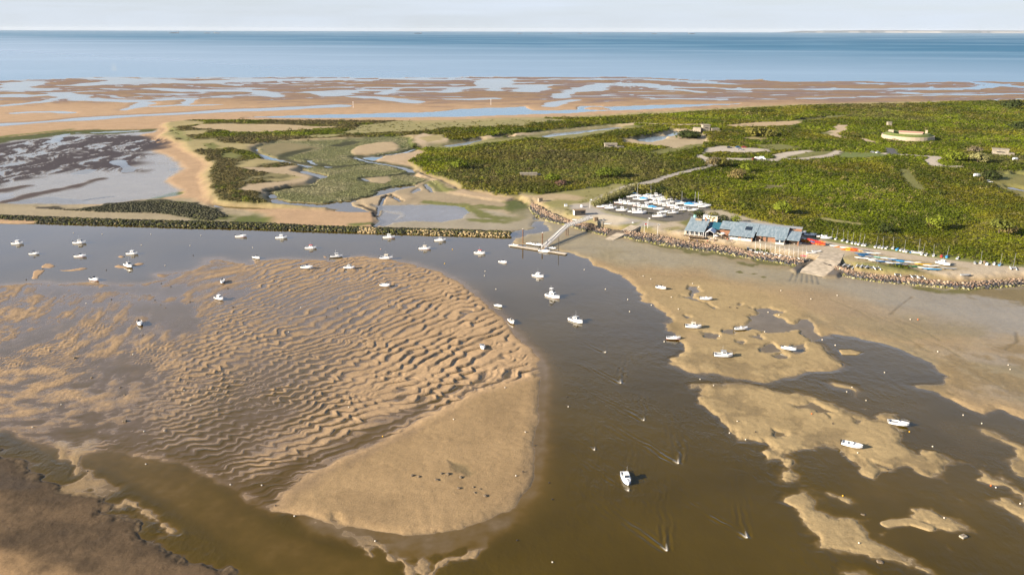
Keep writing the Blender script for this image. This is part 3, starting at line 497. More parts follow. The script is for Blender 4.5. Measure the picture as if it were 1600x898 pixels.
# isolated left bars and pools
LB = (0.36, 0.24, 0.135)
for P in ([(62, 416), (70, 411), (82, 411), (89, 416), (78, 419), (66, 419)], [(46, 436), (50, 424), (60, 421), (74, 422), (66, 428), (62, 435), (54, 437)], [(88, 422), (110, 421), (130, 418), (142, 419), (125, 423), (100, 424)], [(175, 417), (185, 413), (200, 416), (215, 410), (228, 411), (222, 414), (200, 419), (185, 419)], [(178, 401), (190, 399), (199, 401), (190, 403)], [(504, 399), (512, 401), (512, 405), (506, 404)]):
    paint(P, w=1, na=1, ns=4, h=0.14, col=LB, wet=0.5)
for P in ([(48, 456), (70, 447), (84, 447), (106, 460), (90, 464), (66, 463)], [(118, 451), (150, 449), (250, 448), (290, 446), (285, 462), (250, 462), (180, 456), (140, 456)], [(-30, 545), (0, 536), (30, 526), (60, 515), (112, 503), (124, 505), (100, 518), (60, 533), (30, 545), (0, 556)], [(205, 470), (280, 474), (320, 500), (310, 520), (280, 520), (240, 500)], [(180, 545), (230, 575), (215, 590), (160, 575)]):
    paint(P, w=3, na=3, ns=6, h=-0.08, wet=0.7)
# lower-left muddy shore
LL = [(-700, 640), (-40, 690), (0, 700), (60, 738), (110, 762), (160, 776), (200, 802), (260, 840), (330, 874), (378, 900), (420, 960), (-700, 1100)]
paint(LL, w=4, na=4, ns=5, h=0.4, col=(0.078, 0.054, 0.032), wet=0.3, seed=48)
sl2 = region(poly(LL), 3); xx, yy = GX[sl2], GY[sl2]; s = sstep(0, 6, sdist(poly(LL), xx, yy)); n_ = fbm(xx * 0.7 + yy * 0.5, yy - 0.4 * xx, 9, 4, 49)
blend(sl2, s * sstep(0.0, 0.45, n_), col=(0.115, 0.078, 0.045), wet=0.25); blend(sl2, s * sstep(0.0, -0.5, n_), col=(0.062, 0.045, 0.030), wet=0.4)
H[sl2] += s * 0.10 * fbm(xx, yy, 2.6, 4, 39)
paint([(-300, 850), (0, 862), (60, 880), (110, 902), (140, 960), (-300, 1100)], w=4, na=4, ns=6, h=0.6, col=(0.30, 0.195, 0.10), wet=0.2)
# submerged shoals off the bank: sandy fingers just awash
for pts, wd, hh_ in (([(540, 830), (560, 842), (582, 868)], 2.0, .10), ([(575, 842), (598, 855), (614, 874)], 2.4, .16), ([(615, 853), (625, 870), (642, 892)], 2.4, .14), ([(640, 855), (660, 868), (658, 892)], 2.0, .12), ([(675, 895), (690, 880), (700, 874), (735, 868), (747, 855)], 2.6, .14), ([(520, 812), (535, 830), (560, 850)], 1.5, .0), ([(640, 852), (690, 850), (740, 838)], 6, -.08),
                     ([(120, 705), (118, 720), (122, 740)], 2, .12), ([(95, 690), (100, 700), (97, 715)], 2.4, .10), ([(140, 690), (135, 700), (128, 705)], 2, .08), ([(110, 765), (135, 745), (140, 735)], 3, .08), ([(190, 790), (196, 780), (230, 800), (270, 830)], 2, .1), ([(130, 760), (150, 755), (165, 765)], 5, .05)):
    stroke(pts, wd * 1.3, w=1.5, na=1.2, ns=2.5, h=hh_ - 0.03, col=(0.27, 0.19, 0.10))
W1 = poly([(-60, 640), (60, 676), (285, 690), (390, 760), (470, 812), (560, 840), (640, 850), (640, 930), (430, 960), (200, 790), (0, 690)])
sl2 = region(W1, 5); xx, yy = GX[sl2], GY[sl2]; s = sstep(-3, 8, sdist(W1, xx, yy))
H[sl2] = np.where(H[sl2] < -0.02, H[sl2] * (1 - s) + s * np.maximum(H[sl2], -0.16 + 0.06 * fbm(xx, yy, 14, 4, 38)), H[sl2])
# the shoulder of the bank under water
sl2 = region(poly([(380, 372), (1060, 372), (1060, 1000), (380, 1000)]), 2); xx, yy = GX[sl2], GY[sl2]; d = -sdist(poly(ML), xx, yy)
H[sl2] = np.where((d > -5) & (H[sl2] < 0), np.maximum(H[sl2], -0.06 - np.maximum(d, 0) * 0.05 - 0.5 * sstep(-42, -54, xx) * sstep(230, 215, yy)), H[sl2])

# bank and lower edge of the smooth sand running out
paint([(470, 812), (560, 830), (640, 842), (740, 832), (800, 806), (790, 822), (740, 848), (650, 866), (560, 850), (480, 826)], w=4, na=4, ns=5, h=-0.03, col=(0.24, 0.17, 0.09), wet=0.5)
# embankment under the stone revetments: a ramp from the mud to the platform edge
TOE = [(827, 326), (833, 336), (843, 341), (860, 347), (880, 352), (897, 356), (914, 361.5), (930, 365), (947, 368.5), (958, 369), (973, 370.5), (1000, 377), (1027, 382), (1054, 387), (1093, 392), (1120, 395.5), (1140, 399), (1180, 406), (1220, 412), (1252, 419), (1280, 424), (1302, 425), (1320, 432), (1360, 440), (1400, 443.5), (1453, 448), (1513, 453), (1560, 450), (1600, 447), (2300, 442)]
RT = np.vstack([poly(SEAWALL, Z1), poly(TOE, 0.35)[::-1]])
sl2 = region(RT, 1); xx, yy = GX[sl2], GY[sl2]
da = sdist(poly(SEAWALL, Z1), xx, yy, False); db = sdist(poly(TOE, 0.35), xx, yy, False); t = sstep(-0.2, 0.4, sdist(RT, xx, yy))
blend(sl2, t, h=0.3 + 2.1 * db / (da + db + 1e-6), col=(0.12, 0.10, 0.08), wet=0.1, veg=0)

sl2 = region(poly([(1040, 560), (1300, 540), (1700, 640), (1700, 960), (1280, 960)]), 1); xx, yy = GX[sl2], GY[sl2]
mm = sstep(0.0, 0.15, H[sl2]) * sstep(0.9, 0.5, H[sl2]); n_ = fbm(xx, yy, 11, 5, 93, 0.6)
H[sl2] += mm * 0.20 * n_; blend(sl2, mm * sstep(0.05, -0.3, n_ + 0.25 * fbm(xx, yy, 3, 3, 94)) * 0.8, col=(0.20, 0.148, 0.076), wet=0.5)
# small-scale relief everywhere on the open sand, so that every waterline frays and puddles
_r = (ROWS > 100) & (ROWS < 480); sl2 = (np.where(_r)[0][0], np.where(_r)[0][-1] + 1); sl2 = (slice(*sl2), slice(None))
xx, yy = GX[sl2], GY[sl2]
mm = sstep(0.9, 0.5, H[sl2]) * sstep(-1.0, -0.3, H[sl2])
H[sl2] += mm * (0.055 * fbm(xx * 0.8, yy, 9, 5, 91, 0.6) + 0.05 * fbm(xx, yy, 2.2, 3, 92))
# the swash margin is drenched and darker
dk = sstep(0.10, 0.0, H) * sstep(-0.12, -0.02, H) * sstep(500, 420, GY)
COL *= (1 - 0.25 * dk)[..., None]; WET[:] = np.maximum(WET, 0.75 * dk)

paint([(1288, 430), (1313, 408), (1328, 416), (1308, 430)], z=1.5, w=0.8, na=0.3, h=1.5, col=(0.14, 0.115, 0.085))
paint([(1244, 424), (1272, 405), (1262, 402), (1236, 418)], z=1.5, w=0.8, na=0.3, h=1.4, col=(0.10, 0.085, 0.065))
# ------------------------------------------------------------------ node helper
def new_mat(name):
    m = bpy.data.materials.new(name); m.use_nodes = True
    nt = m.node_tree
    for n in list(nt.nodes): nt.nodes.remove(n)
    return m, nt
class NT:
    def __init__(s, nt): s.nt = nt
    def n(s, t, ins=None, **kw):
        q = s.nt.nodes.new(t)
        for k, v in kw.items(): setattr(q, k, v)
        for k, v in (ins or {}).items():
            if isinstance(v, bpy.types.NodeSocket): s.nt.links.new(v, q.inputs[k])
            else: q.inputs[k].default_value = v
        return q
def grid_mesh(name, Z, keep=None):
    me = bpy.data.meshes.new(name)
    r, c = Z.shape
    idx = np.arange(r * c).reshape(r, c)
    q = np.stack([idx[:-1, :-1], idx[:-1, 1:], idx[1:, 1:], idx[1:, :-1]], -1).reshape(-1, 4)
    if keep is not None: q = q[keep.reshape(-1)]
    used = np.unique(q); remap = np.full(r * c, -1, np.int64); remap[used] = np.arange(len(used))
    co = np.stack([GX, GY, Z], -1).reshape(-1, 3)[used]
    me.vertices.add(len(used)); me.vertices.foreach_set('co', co.astype(np.float32).ravel())
    q = remap[q].astype(np.int32)
    me.loops.add(q.size); me.loops.foreach_set('vertex_index', q.ravel())
    me.polygons.add(len(q)); me.polygons.foreach_set('loop_start', np.arange(0, q.size, 4, dtype=np.int32))
    me.polygons.foreach_set('use_smooth', np.ones(len(q), bool))
    me.update(calc_edges=True)
    return me, used
def vattr(me, name, data, kind='FLOAT'):
    a = me.attributes.new(name, kind, 'POINT')
    if kind == 'FLOAT_COLOR': a.data.foreach_set('color', np.concatenate([data, np.ones((len(data), 1))], 1).astype(np.float32).ravel())
    else: a.data.foreach_set('value', data.astype(np.float32).ravel())
def link(o): scene.collection.objects.link(o); return o

# ------------------------------------------------------------------ ground sheet
me, used = grid_mesh('ground', H)
vattr(me, 'tint', COL.reshape(-1, 3)[used], 'FLOAT_COLOR'); vattr(me, 'damp', WET.ravel()[used])
ground_ob = link(bpy.data.objects.new('ground', me)); ground_ob['kind'] = 'structure'; ground_ob['label'] = 'sand banks, mud flats, beach and scrub land of the estuary'
m, nt = new_mat('ground'); k = NT(nt)
geo = k.n('ShaderNodeNewGeometry').outputs['Position']
at = k.n('ShaderNodeAttribute', attribute_name='tint').outputs['Color']; dp = k.n('ShaderNodeAttribute', attribute_name='damp').outputs['Fac']
def noise(sc, det=4, ro=0.6, v=geo): return k.n('ShaderNodeTexNoise', {'Vector': v, 'Scale': sc, 'Detail': det, 'Roughness': ro}).outputs[0]
n1, n2, n3 = noise(0.07, 5), noise(0.55, 5, 0.65), noise(3.2, 4, 0.7)
s1 = k.n('ShaderNodeMath', {0: n1, 1: n2}, operation='ADD').outputs[0]
s2 = k.n('ShaderNodeMath', {0: n3, 1: 1.1, 2: s1}, operation='MULTIPLY_ADD').outputs[0]
n4 = noise(2.1, 5, 0.85)
s2 = k.n('ShaderNodeMath', {0: n4, 1: 1.5, 2: s2}, operation='MULTIPLY_ADD').outputs[0]
f = k.n('ShaderNodeMapRange', {'Value': s2, 'From Min': 1.6, 'From Max': 3.0, 'To Min': 0.66, 'To Max': 1.34}).outputs[0]
colr = k.n('ShaderNodeVectorMath', {0: at, 'Scale': f}, operation='SCALE').outputs[0]
rough = k.n('ShaderNodeMapRange', {'Value': dp, 'From Min': 0.3, 'From Max': 1.0, 'To Min': 0.95, 'To Max': 0.22}).outputs[0]
spec = k.n('ShaderNodeMapRange', {'Value': dp, 'From Min': 0.3, 'From Max': 1.0, 'To Min': 0.12, 'To Max': 0.5}).outputs[0]
b1 = k.n('ShaderNodeBump', {'Height': n3, 'Distance': 0.16, 'Strength': 0.5}).outputs[0]
b2 = k.n('ShaderNodeBump', {'Height': n2, 'Distance': 0.30, 'Strength': 0.4, 'Normal': b1}).outputs[0]
p = k.n('ShaderNodeBsdfPrincipled', {'Base Color': colr, 'Roughness': rough, 'Specular IOR Level': spec, 'Normal': b2})
o = k.n('ShaderNodeOutputMaterial', {'Surface': p.outputs[0]})
me.materials.append(m)

# ------------------------------------------------------------------ water sheet at low tide (z = 0), with wakes at the moored buoys
WZ = np.zeros_like(H); FOAM = np.zeros_like(H)
def wake(px, py, s=1.0, z=0.0):
    bx, by = unproj(px, py)
    P = np.array([(bx, by)]); sl = region(P, 48 * s)
    if sl is None: return
    x, y = GX[sl] - bx, GY[sl] - by
    ang = math.atan2(0.94, -0.22)                      # the ebb carries the wake up-picture
    lx, ly = x * math.cos(ang) + y * math.sin(ang), -x * math.sin(ang) + y * math.cos(ang)
    w_ = np.exp(-np.maximum(lx, 0) / (7.5 * s)) * sstep(-0.6, 0.6, lx)
    wob = 1.2 * fbm(x + bx, y + by, 5, 3, 6) * np.clip(lx / 8, 0, 1)
    arm = np.abs(np.abs(ly + wob) - 0.40 * np.maximum(lx, 0)); wd = 0.45 * s + 0.05 * np.maximum(lx, 0)
    trn = np.cos(arm * 3.6) * np.exp(-(arm / (2.4 * wd)) ** 2)
    WZ[sl] += 0.13 * s * w_ * trn * np.clip(0.55 + 0.9 * fbm(x + bx, y + by, 2.2, 3, 8), 0, 2)
    FOAM[sl] = np.maximum(FOAM[sl], sstep(0.35, 0.8, np.exp(-np.maximum(lx, 0) / (2.6 * s)) * np.exp(-(arm / (0.26 * s)) ** 2) * sstep(-0.6, 0.2, lx) + 0.25 * fbm(x, y, 0.8, 2, 77)))
WAKES = [(946, 551, 1.1), (970, 599, 1.2), (1006, 657, 1.1), (1060, 724, 1.3), (1042, 860, 1.2), (1167, 840, 1.2), (982, 767, 1.0), (929, 703, 0.7), (888, 636, 0.4)]
for a_ in WAKES: wake(*a_)
deep = np.maximum(0, -H) + sstep(7.2, 9.7, np.log(np.maximum(GY, 60) * (1 + 0.9 * np.clip(GX / np.maximum(GY, 1), -0.6, 0.7)))) * 6.0
keep = (np.minimum.reduce([H[:-1, :-1], H[1:, :-1], H[:-1, 1:], H[1:, 1:]]) < 0.05)
me, used = grid_mesh('water', WZ, keep)
X_, Y_ = GX.ravel()[used], GY.ravel()[used]
vattr(me, 'depth', deep.ravel()[used]); vattr(me, 'foam', FOAM.ravel()[used])
vattr(me, 'marine', sstep(560, 680, Y_))
# slicks: sheltered water inshore on the left, wind lanes to the right
calm = 0.62 * sstep(9.6, 7.2, np.log(np.maximum(Y_, 60) * (1 + 0.9 * np.clip(X_ / np.maximum(Y_, 1), -0.6, 0.7))))
calm = calm + 0.28 * sstep(7000, 20000, Y_)
calm = np.where(Y_ < 560, 0.85 * sstep(215, 330, Y_ - 0.25 * np.clip(X_, -200, 60)), calm)
vattr(me, 'calm', calm)
_d = sstep(0.0, 0.16, deep.ravel()[used])[:, None]
vattr(me, 'bed', COL.reshape(-1, 3)[used] * (0.82 * (1 - _d) + np.array((0.78, 0.64, 0.30)) * _d), 'FLOAT_COLOR')
water_ob = link(bpy.data.objects.new('water', me)); water_ob['kind'] = 'structure'; water_ob['label'] = 'muddy tidal channel and blue open sea'
m, nt = new_mat('water'); k = NT(nt)
geo = k.n('ShaderNodeNewGeometry').outputs['Position']
dpt = k.n('ShaderNodeAttribute', attribute_name='depth').outputs['Fac']; mar = k.n('ShaderNodeAttribute', attribute_name='marine').outputs['Fac']; fo = k.n('ShaderNodeAttribute', attribute_name='foam').outputs['Fac']
def noise(sc, det=3, ro=0.55, v=geo): return k.n('ShaderNodeTexNoise', {'Vector': v, 'Scale': sc, 'Detail': det, 'Roughness': ro}).outputs[0]
# long wind lanes on the sea
vs = k.n('ShaderNodeMapping', {'Vector': geo, 'Scale': (0.0005, 0.0014, 1)}).outputs[0]
cal = k.n('ShaderNodeAttribute', attribute_name='calm').outputs['Fac']
ln = k.n('ShaderNodeMapRange', {'Value': noise(1.0, 5, 0.6, vs), 'From Min': 0.46, 'From Max': 0.70, 'To Max': 0.75}).outputs[0]
lanes = k.n('ShaderNodeMath', {0: ln, 1: cal}, operation='ADD', use_clamp=True).outputs[0]
seac = k.n('ShaderNodeMixRGB', {'Fac': lanes, 'Color1': (0.014, 0.118, 0.225, 1), 'Color2': (0.035, 0.165, 0.28, 1)}).outputs[0]  # the sheen of the lanes is partly put into the base colour
# the inshore water is paler with suspended sand
sh_ = k.n('ShaderNodeMapRange', {'Value': dpt, 'From Min': 0.4, 'From Max': 5.0, 'To Min': 0.7, 'To Max': 0.0}).outputs[0]
seac = k.n('ShaderNodeMixRGB', {'Fac': sh_, 'Color1': seac, 'Color2': (0.13, 0.245, 0.345, 1)}).outputs[0]
murk = k.n('ShaderNodeMapRange', {'Value': noise(0.03, 4), 'From Min': 0.35, 'From Max': 0.65}).outputs[0]
estc = k.n('ShaderNodeMixRGB', {'Fac': murk, 'Color1': (0.054, 0.035, 0.0010, 1), 'Color2': (0.072, 0.047, 0.003, 1)}).outputs[0]
pl_ = k.n('ShaderNodeMapRange', {'Value': dpt, 'From Min': 0.3, 'From Max': 0.9, 'To Min': 0.85, 'To Max': 0.0}).outputs[0]
seac = k.n('ShaderNodeMixRGB', {'Fac': pl_, 'Color1': seac, 'Color2': (0.25, 0.29, 0.33, 1)}).outputs[0]  # shallow pools: pale sky reflection put into their body colour
wc = k.n('ShaderNodeMixRGB', {'Fac': mar, 'Color1': estc, 'Color2': seac}).outputs[0]
# shallow water takes the colour of the bed, deep water that of its own silt
ex = k.n('ShaderNodeMath', {0: k.n('ShaderNodeMath', {0: dpt, 1: -11.0}, operation='MULTIPLY').outputs[0]}, operation='EXPONENT').outputs[0]
bedc = k.n('ShaderNodeAttribute', attribute_name='bed').outputs['Color']
wc = k.n('ShaderNodeMixRGB', {'Fac': ex, 'Color1': wc, 'Color2': bedc}).outputs[0]
wc = k.n('ShaderNodeMixRGB', {'Fac': fo, 'Color1': wc, 'Color2': (0.45, 0.41, 0.34, 1)}).outputs[0]
vw = k.n('ShaderNodeMapping', {'Vector': geo, 'Rotation': (0, 0, 0.35), 'Scale': (1.0, 0.6, 1)}).outputs[0]
w1, w2 = noise(1.3, 3, 0.6, vw), noise(0.42, 2, 0.5, vw)
# ripples only where there is depth enough for the wind to work
dfac = k.n('ShaderNodeMapRange', {'Value': dpt, 'From Min': 0.1, 'From Max': 0.6, 'To Min': 0.05, 'To Max': 1.0}).outputs[0]
gust = k.n('ShaderNodeMapRange', {'Value': noise(0.018, 4, 0.6), 'From Min': 0.36, 'From Max': 0.64, 'To Min': 0.35, 'To Max': 1.25}).outputs[0]
dfac = k.n('ShaderNodeMath', {0: dfac, 1: gust}, operation='MULTIPLY').outputs[0]
shel = k.n('ShaderNodeMath', {0: 1.0, 1: k.n('ShaderNodeMath', {0: cal, 1: k.n('ShaderNodeMath', {0: 1.0, 1: mar}, operation='SUBTRACT').outputs[0]}, operation='MULTIPLY').outputs[0]}, operation='SUBTRACT').outputs[0]
dfac = k.n('ShaderNodeMath', {0: dfac, 1: shel}, operation='MULTIPLY').outputs[0]
hs = k.n('ShaderNodeMath', {0: k.n('ShaderNodeMath', {0: w1, 1: 0.5, 2: w2}, operation='MULTIPLY_ADD').outputs[0], 1: dfac}, operation='MULTIPLY').outputs[0]
bmp = k.n('ShaderNodeBump', {'Height': hs, 'Distance': 0.17, 'Strength': 0.75}).outputs[0]
fr = k.n('ShaderNodeFresnel', {'IOR': 1.42, 'Normal': bmp}).outputs[0]
frs = k.n('ShaderNodeMapRange', {'Value': lanes, 'From Min': 0.0, 'From Max': 1.0, 'To Min': 0.04, 'To Max': 0.34}).outputs[0]
frs = k.n('ShaderNodeMixRGB', {'Fac': sh_, 'Color1': frs, 'Color2': (0.95, 0.95, 0.95, 1)}).outputs[0]
frm = k.n('ShaderNodeMath', {0: fr, 1: k.n('ShaderNodeMixRGB', {'Fac': mar, 'Color1': (0.95, 0.95, 0.95, 1), 'Color2': frs}).outputs[0]}, operation='MULTIPLY').outputs[0]
ro = k.n('ShaderNodeMapRange', {'Value': mar, 'To Min': 0.06, 'To Max': 0.28}).outputs[0]
ro = k.n('ShaderNodeMath', {0: ro, 1: k.n('ShaderNodeMapRange', {'Value': dpt, 'From Min': 0.3, 'From Max': 1.2, 'To Min': 0.25, 'To Max': 1.0}).outputs[0]}, operation='MULTIPLY').outputs[0]
dif = k.n('ShaderNodeBsdfDiffuse', {'Color': wc, 'Normal': bmp}).outputs[0]
glo = k.n('ShaderNodeBsdfGlossy', {'Color': (1, 1, 1, 1), 'Roughness': ro, 'Normal': bmp}).outputs[0]
sh = k.n('ShaderNodeMixShader', {0: frm, 1: dif, 2: glo}).outputs[0]
k.n('ShaderNodeOutputMaterial', {'Surface': sh})
me.materials.append(m)
# ------------------------------------------------------------------ object helpers
C = scene.collection
def thing(name, label, cat, loc=(0, 0, 0), rz=0.0, group=None):
    o = bpy.data.objects.new(name, None); o.empty_display_size = 0.3
    C.objects.link(o); o.location = loc; o.rotation_euler = (0, 0, rz); o['label'] = label; o['category'] = cat
    if group: o['group'] = group
    return o
def tag(o, label, cat, group=None):
    o['label'] = label; o['category'] = cat
    if group: o['group'] = group
    return o
def obj(name, me, mat=None, parent=None, label=None):
    o = bpy.data.objects.new(name, me); C.objects.link(o)
    if mat and not me.materials: me.materials.append(mat)
    if parent: o.parent = parent
    if label: o['label'] = label
    return o
def copy_tree(root, loc, rot, label, cat=None, group=None, scale=None):
    r = root.copy(); C.objects.link(r); r.location = loc; r.rotation_euler = rot
    if scale: r.scale = scale
    r['label'] = label
    if cat: r['category'] = cat
    if group: r['group'] = group
    for ch in root.children:
        c = ch.copy(); C.objects.link(c); c.parent = r
        for g in ch.children:
            d = g.copy(); C.objects.link(d); d.parent = c
    return r
def mesh_np(name, V_, F_, cols=None, smooth=False, fcol=None):
    """F_: (n,3) or (n,4) index array; cols per vertex"""
    me = bpy.data.meshes.new(name); V_ = np.asarray(V_, np.float32); F_ = np.asarray(F_, np.int32)
    me.vertices.add(len(V_)); me.vertices.foreach_set('co', V_.ravel())
    me.loops.add(F_.size); me.loops.foreach_set('vertex_index', F_.ravel())
    me.polygons.add(len(F_)); me.polygons.foreach_set('loop_start', np.arange(0, F_.size, F_.shape[1], dtype=np.int32))
    if smooth: me.polygons.foreach_set('use_smooth', np.ones(len(F_), bool))
    me.update(calc_edges=True)
    if cols is not None: vattr(me, 'tint', np.asarray(cols), 'FLOAT_COLOR')
    return me
def mat_tint(name, rough=0.9, spec=0.2, var=0.0, vscale=1.0, bump=0.0, trans=0.0):
    m, nt = new_mat(name); k = NT(nt)
    col = k.n('ShaderNodeAttribute', attribute_name='tint').outputs['Color']
    kw = {'Base Color': col, 'Roughness': rough, 'Specular IOR Level': spec}
    if var or bump:
        geo = k.n('ShaderNodeTexCoord').outputs['Object']
        nz = k.n('ShaderNodeTexNoise', {'Vector': geo, 'Scale': vscale, 'Detail': 4.0}).outputs[0]
        if var:
            f = k.n('ShaderNodeMapRange', {'Value': nz, 'From Min': 0.3, 'From Max': 0.7, 'To Min': 1 - var, 'To Max': 1 + var}).outputs[0]
            kw['Base Color'] = k.n('ShaderNodeVectorMath', {0: col, 'Scale': f}, operation='SCALE').outputs[0]
        if bump: kw['Normal'] = k.n('ShaderNodeBump', {'Height': nz, 'Distance': bump, 'Strength': 0.6}).outputs[0]
    p = k.n('ShaderNodeBsdfPrincipled', kw).outputs[0]
    if trans:
        t = k.n('ShaderNodeBsdfTranslucent', {'Color': col}).outputs[0]
        p = k.n('ShaderNodeMixShader', {0: trans, 1: p, 2: t}).outputs[0]
    k.n('ShaderNodeOutputMaterial', {'Surface': p})
    return m
def mat(name, col, rough=0.6, spec=0.4, metal=0.0, var=0.12, vscale=3.0, bump=0.0):
    m, nt = new_mat(name); k = NT(nt)
    geo = k.n('ShaderNodeTexCoord').outputs['Object']
    nz = k.n('ShaderNodeTexNoise', {'Vector': geo, 'Scale': vscale, 'Detail': 4.0}).outputs[0]
    f = k.n('ShaderNodeMapRange', {'Value': nz, 'From Min': 0.3, 'From Max': 0.7, 'To Min': 1 - var, 'To Max': 1 + var}).outputs[0]
    c = k.n('ShaderNodeVectorMath', {0: tuple(col), 'Scale': f}, operation='SCALE').outputs[0]
    kw = {'Base Color': c, 'Roughness': rough, 'Specular IOR Level': spec, 'Metallic': metal}
    if bump: kw['Normal'] = k.n('ShaderNodeBump', {'Height': nz, 'Distance': bump, 'Strength': 0.6}).outputs[0]
    k.n('ShaderNodeOutputMaterial', {'Surface': k.n('ShaderNodeBsdfPrincipled', kw).outputs[0]})
    return m
M_LEAF = mat_tint('foliage', 0.85, 0.08, trans=0.2)
M_ROCK = mat_tint('stone', 0.9, 0.2, var=0.3, vscale=0.8, bump=0.2)
M_BARK = mat('bark', (0.11, 0.085, 0.06), 0.9, 0.1, var=0.3)

def leaf_tris(cx, cy, cz, rx, rz, n, size, col, up=0.15, cj=0.30):
    """leaf-clump triangles on ellipsoid shells round the given centres (arrays)"""
    m = len(cx)
    th = rng.uniform(0, 2 * np.pi, (m, n)); zz = rng.uniform(-up, 1, (m, n)); rr = np.sqrt(np.maximum(0, 1 - np.minimum(zz * zz, 1)))
    rad = rng.uniform(0.72, 1.08, (m, n)) * (1 + 0.18 * np.sin(3 * th + cx[:, None] * 1.7) * rr)
    d = np.stack([rr * np.cos(th), rr * np.sin(th), zz], -1)
    P = np.stack([cx, cy, cz], -1)[:, None, :] + d * rad[..., None] * np.stack([rx, rx, rz], -1)[:, None, :]
    nrm = d + rng.normal(0, 0.32, d.shape); nrm[..., 2] += 0.55
    nrm /= np.linalg.norm(nrm, axis=-1, keepdims=True) + 1e-9
    a = np.cross(nrm, rng.normal(0, 1, d.shape)); a /= np.linalg.norm(a, axis=-1, keepdims=True) + 1e-9
    b = np.cross(nrm, a)
    s = (size[:, None] * rng.uniform(0.6, 1.25, (m, n)))[..., None]
    q = np.stack([P + a * s, P - 0.5 * a * s + 0.8 * b * s, P - 0.55 * a * s - 0.75 * b * s], 2)
    cc = col[:, None, :] * (1 + cj * rng.uniform(-1, 1, (m, n, 1)))
    cc = np.repeat(cc[:, :, None, :], 3, 2)
    return q.reshape(-1, 3), cc.reshape(-1, 3)

# ------------------------------------------------------------------ dune scrub: one continuous thicket
bx, by, bs = [], [], []
f = 330.0
while f < 2300:
    s = 1.75 * max(f / 450.0, 0.8) ** 0.72
    xs = np.arange(-0.9 * f, 1.0 * f, s)
    bx.append(xs + rng.uniform(-0.55, 0.55, len(xs)) * s); by.append(np.full(len(xs), f) + rng.uniform(-0.55, 0.55, len(xs)) * s); bs.append(np.full(len(xs), s))
    f += s
bx, by, bs = np.concatenate(bx), np.concatenate(by), np.concatenate(bs)
ri, ci = gidx(bx, by)
vg = VEG[ri, ci]
big = fbm(bx, by, 26, 3, 81); pat = fbm(bx, by, 70, 4, 82); pat2 = fbm(bx, by, 150, 3, 83)
ok = (vg > 0.82) & (rng.random(len(bx)) < 0.86 + 0.2 * big)
bx, by, bs, ri, ci, big, pat, pat2 = [a[ok] for a in (bx, by, bs, ri, ci, big, pat, pat2)]
leftp = sstep(-60, -150, bx - 0.1 * (by - 700)) * sstep(430, 480, by)
fresh = np.array((0.140, 0.174, 0.009)); olive = np.array((0.162, 0.154, 0.015)); darkg = np.array((0.060, 0.082, 0.010)); brown = np.array((0.135, 0.110, 0.055)); straw = np.array((0.24, 0.21, 0.08))
def mixc(a, b, t): return a * (1 - t[:, None]) + b * t[:, None]
cc = mixc(np.tile(olive, (len(bx), 1)), fresh, sstep(-0.25, 0.3, pat + 0.25 * big))
cc = cc * (0.80 + 0.55 * sstep(-0.35, 0.4, fbm(bx, by * 0.6, 40, 3, 89)))[:, None] * 0.92
cc = mixc(cc, darkg, sstep(-0.05, 0.35, big * 0.8 - 0.3 * pat + 0.2 * rng.normal(0, 1, len(bx)) * 0.6) * 0.75)
cc = mixc(cc, brown, np.clip(sstep(0.1, 0.4, pat2 + 0.2 * pat) * 0.45 + leftp * sstep(0.35, -0.1, pat) * 0.85 + (rng.random(len(bx)) < 0.05) * 0.6, 0, 1))
cc = mixc(cc, straw, ((rng.random(len(bx)) < 0.07) * 0.7))
cc = mixc(cc, np.tile(np.array((0.12, 0.12, 0.045)), (len(bx), 1)), sstep(1000, 1800, by) * 0.35)
hgt = np.clip(bs * (0.40 + 0.55 * (big + 0.35) + rng.uniform(-0.15, 0.30, len(bx))), 0.5, 2.3) * (1 - 0.35 * leftp)
ntri = 26
V_, c_ = leaf_tris(bx, by, H[ri, ci] - 0.25, bs * rng.uniform(0.7, 1.15, len(bx)), hgt, ntri, bs * 0.30, cc)
me = mesh_np('dune_scrub', V_, np.arange(len(V_)).reshape(-1, 3), c_)
o = obj('dune_scrub', me, M_LEAF); o['kind'] = 'stuff'; o['label'] = 'dense green and brown scrub covering the dunes'
# taller thickets standing above the rest
nb = 5200; ty = 400 * (3.6 ** rng.random(nb)); tx = rng.uniform(-0.6, 0.95, nb) * ty; r2, c2 = gidx(tx, ty); ok = (VEG[r2, c2] > 0.95) & (fbm(tx, ty, 45, 3, 88) > -0.05); tx, ty, r2, c2 = tx[ok], ty[ok], r2[ok], c2[ok]
rr_ = rng.uniform(1.6, 3.6, len(tx)) * np.clip(ty / 700, 0.9, 1.6); tcol = np.where((rng.random(len(tx)) < 0.45)[:, None], np.array((0.065, 0.085, 0.018)), np.where((rng.random(len(tx)) < 0.5)[:, None], np.array((0.18, 0.20, 0.024)), np.array((0.18, 0.15, 0.05)))) * rng.uniform(0.8, 1.2, (len(tx), 1))
V2, c2_ = leaf_tris(tx, ty, H[r2, c2] + 0.2, rr_, rr_ * rng.uniform(0.7, 1.05, len(tx)), 70, rr_ * 0.17, tcol)
me.name = 'x'; bpy.data.objects.remove(o); V_ = np.vstack([V_, V2]); c_ = np.vstack([c_, c2_])
o = obj('dune_scrub', mesh_np('dune_scrub', V_, np.arange(len(V_)).reshape(-1, 3), c_), M_LEAF); o['kind'] = 'stuff'; o['label'] = 'dense green and brown scrub covering the dunes'
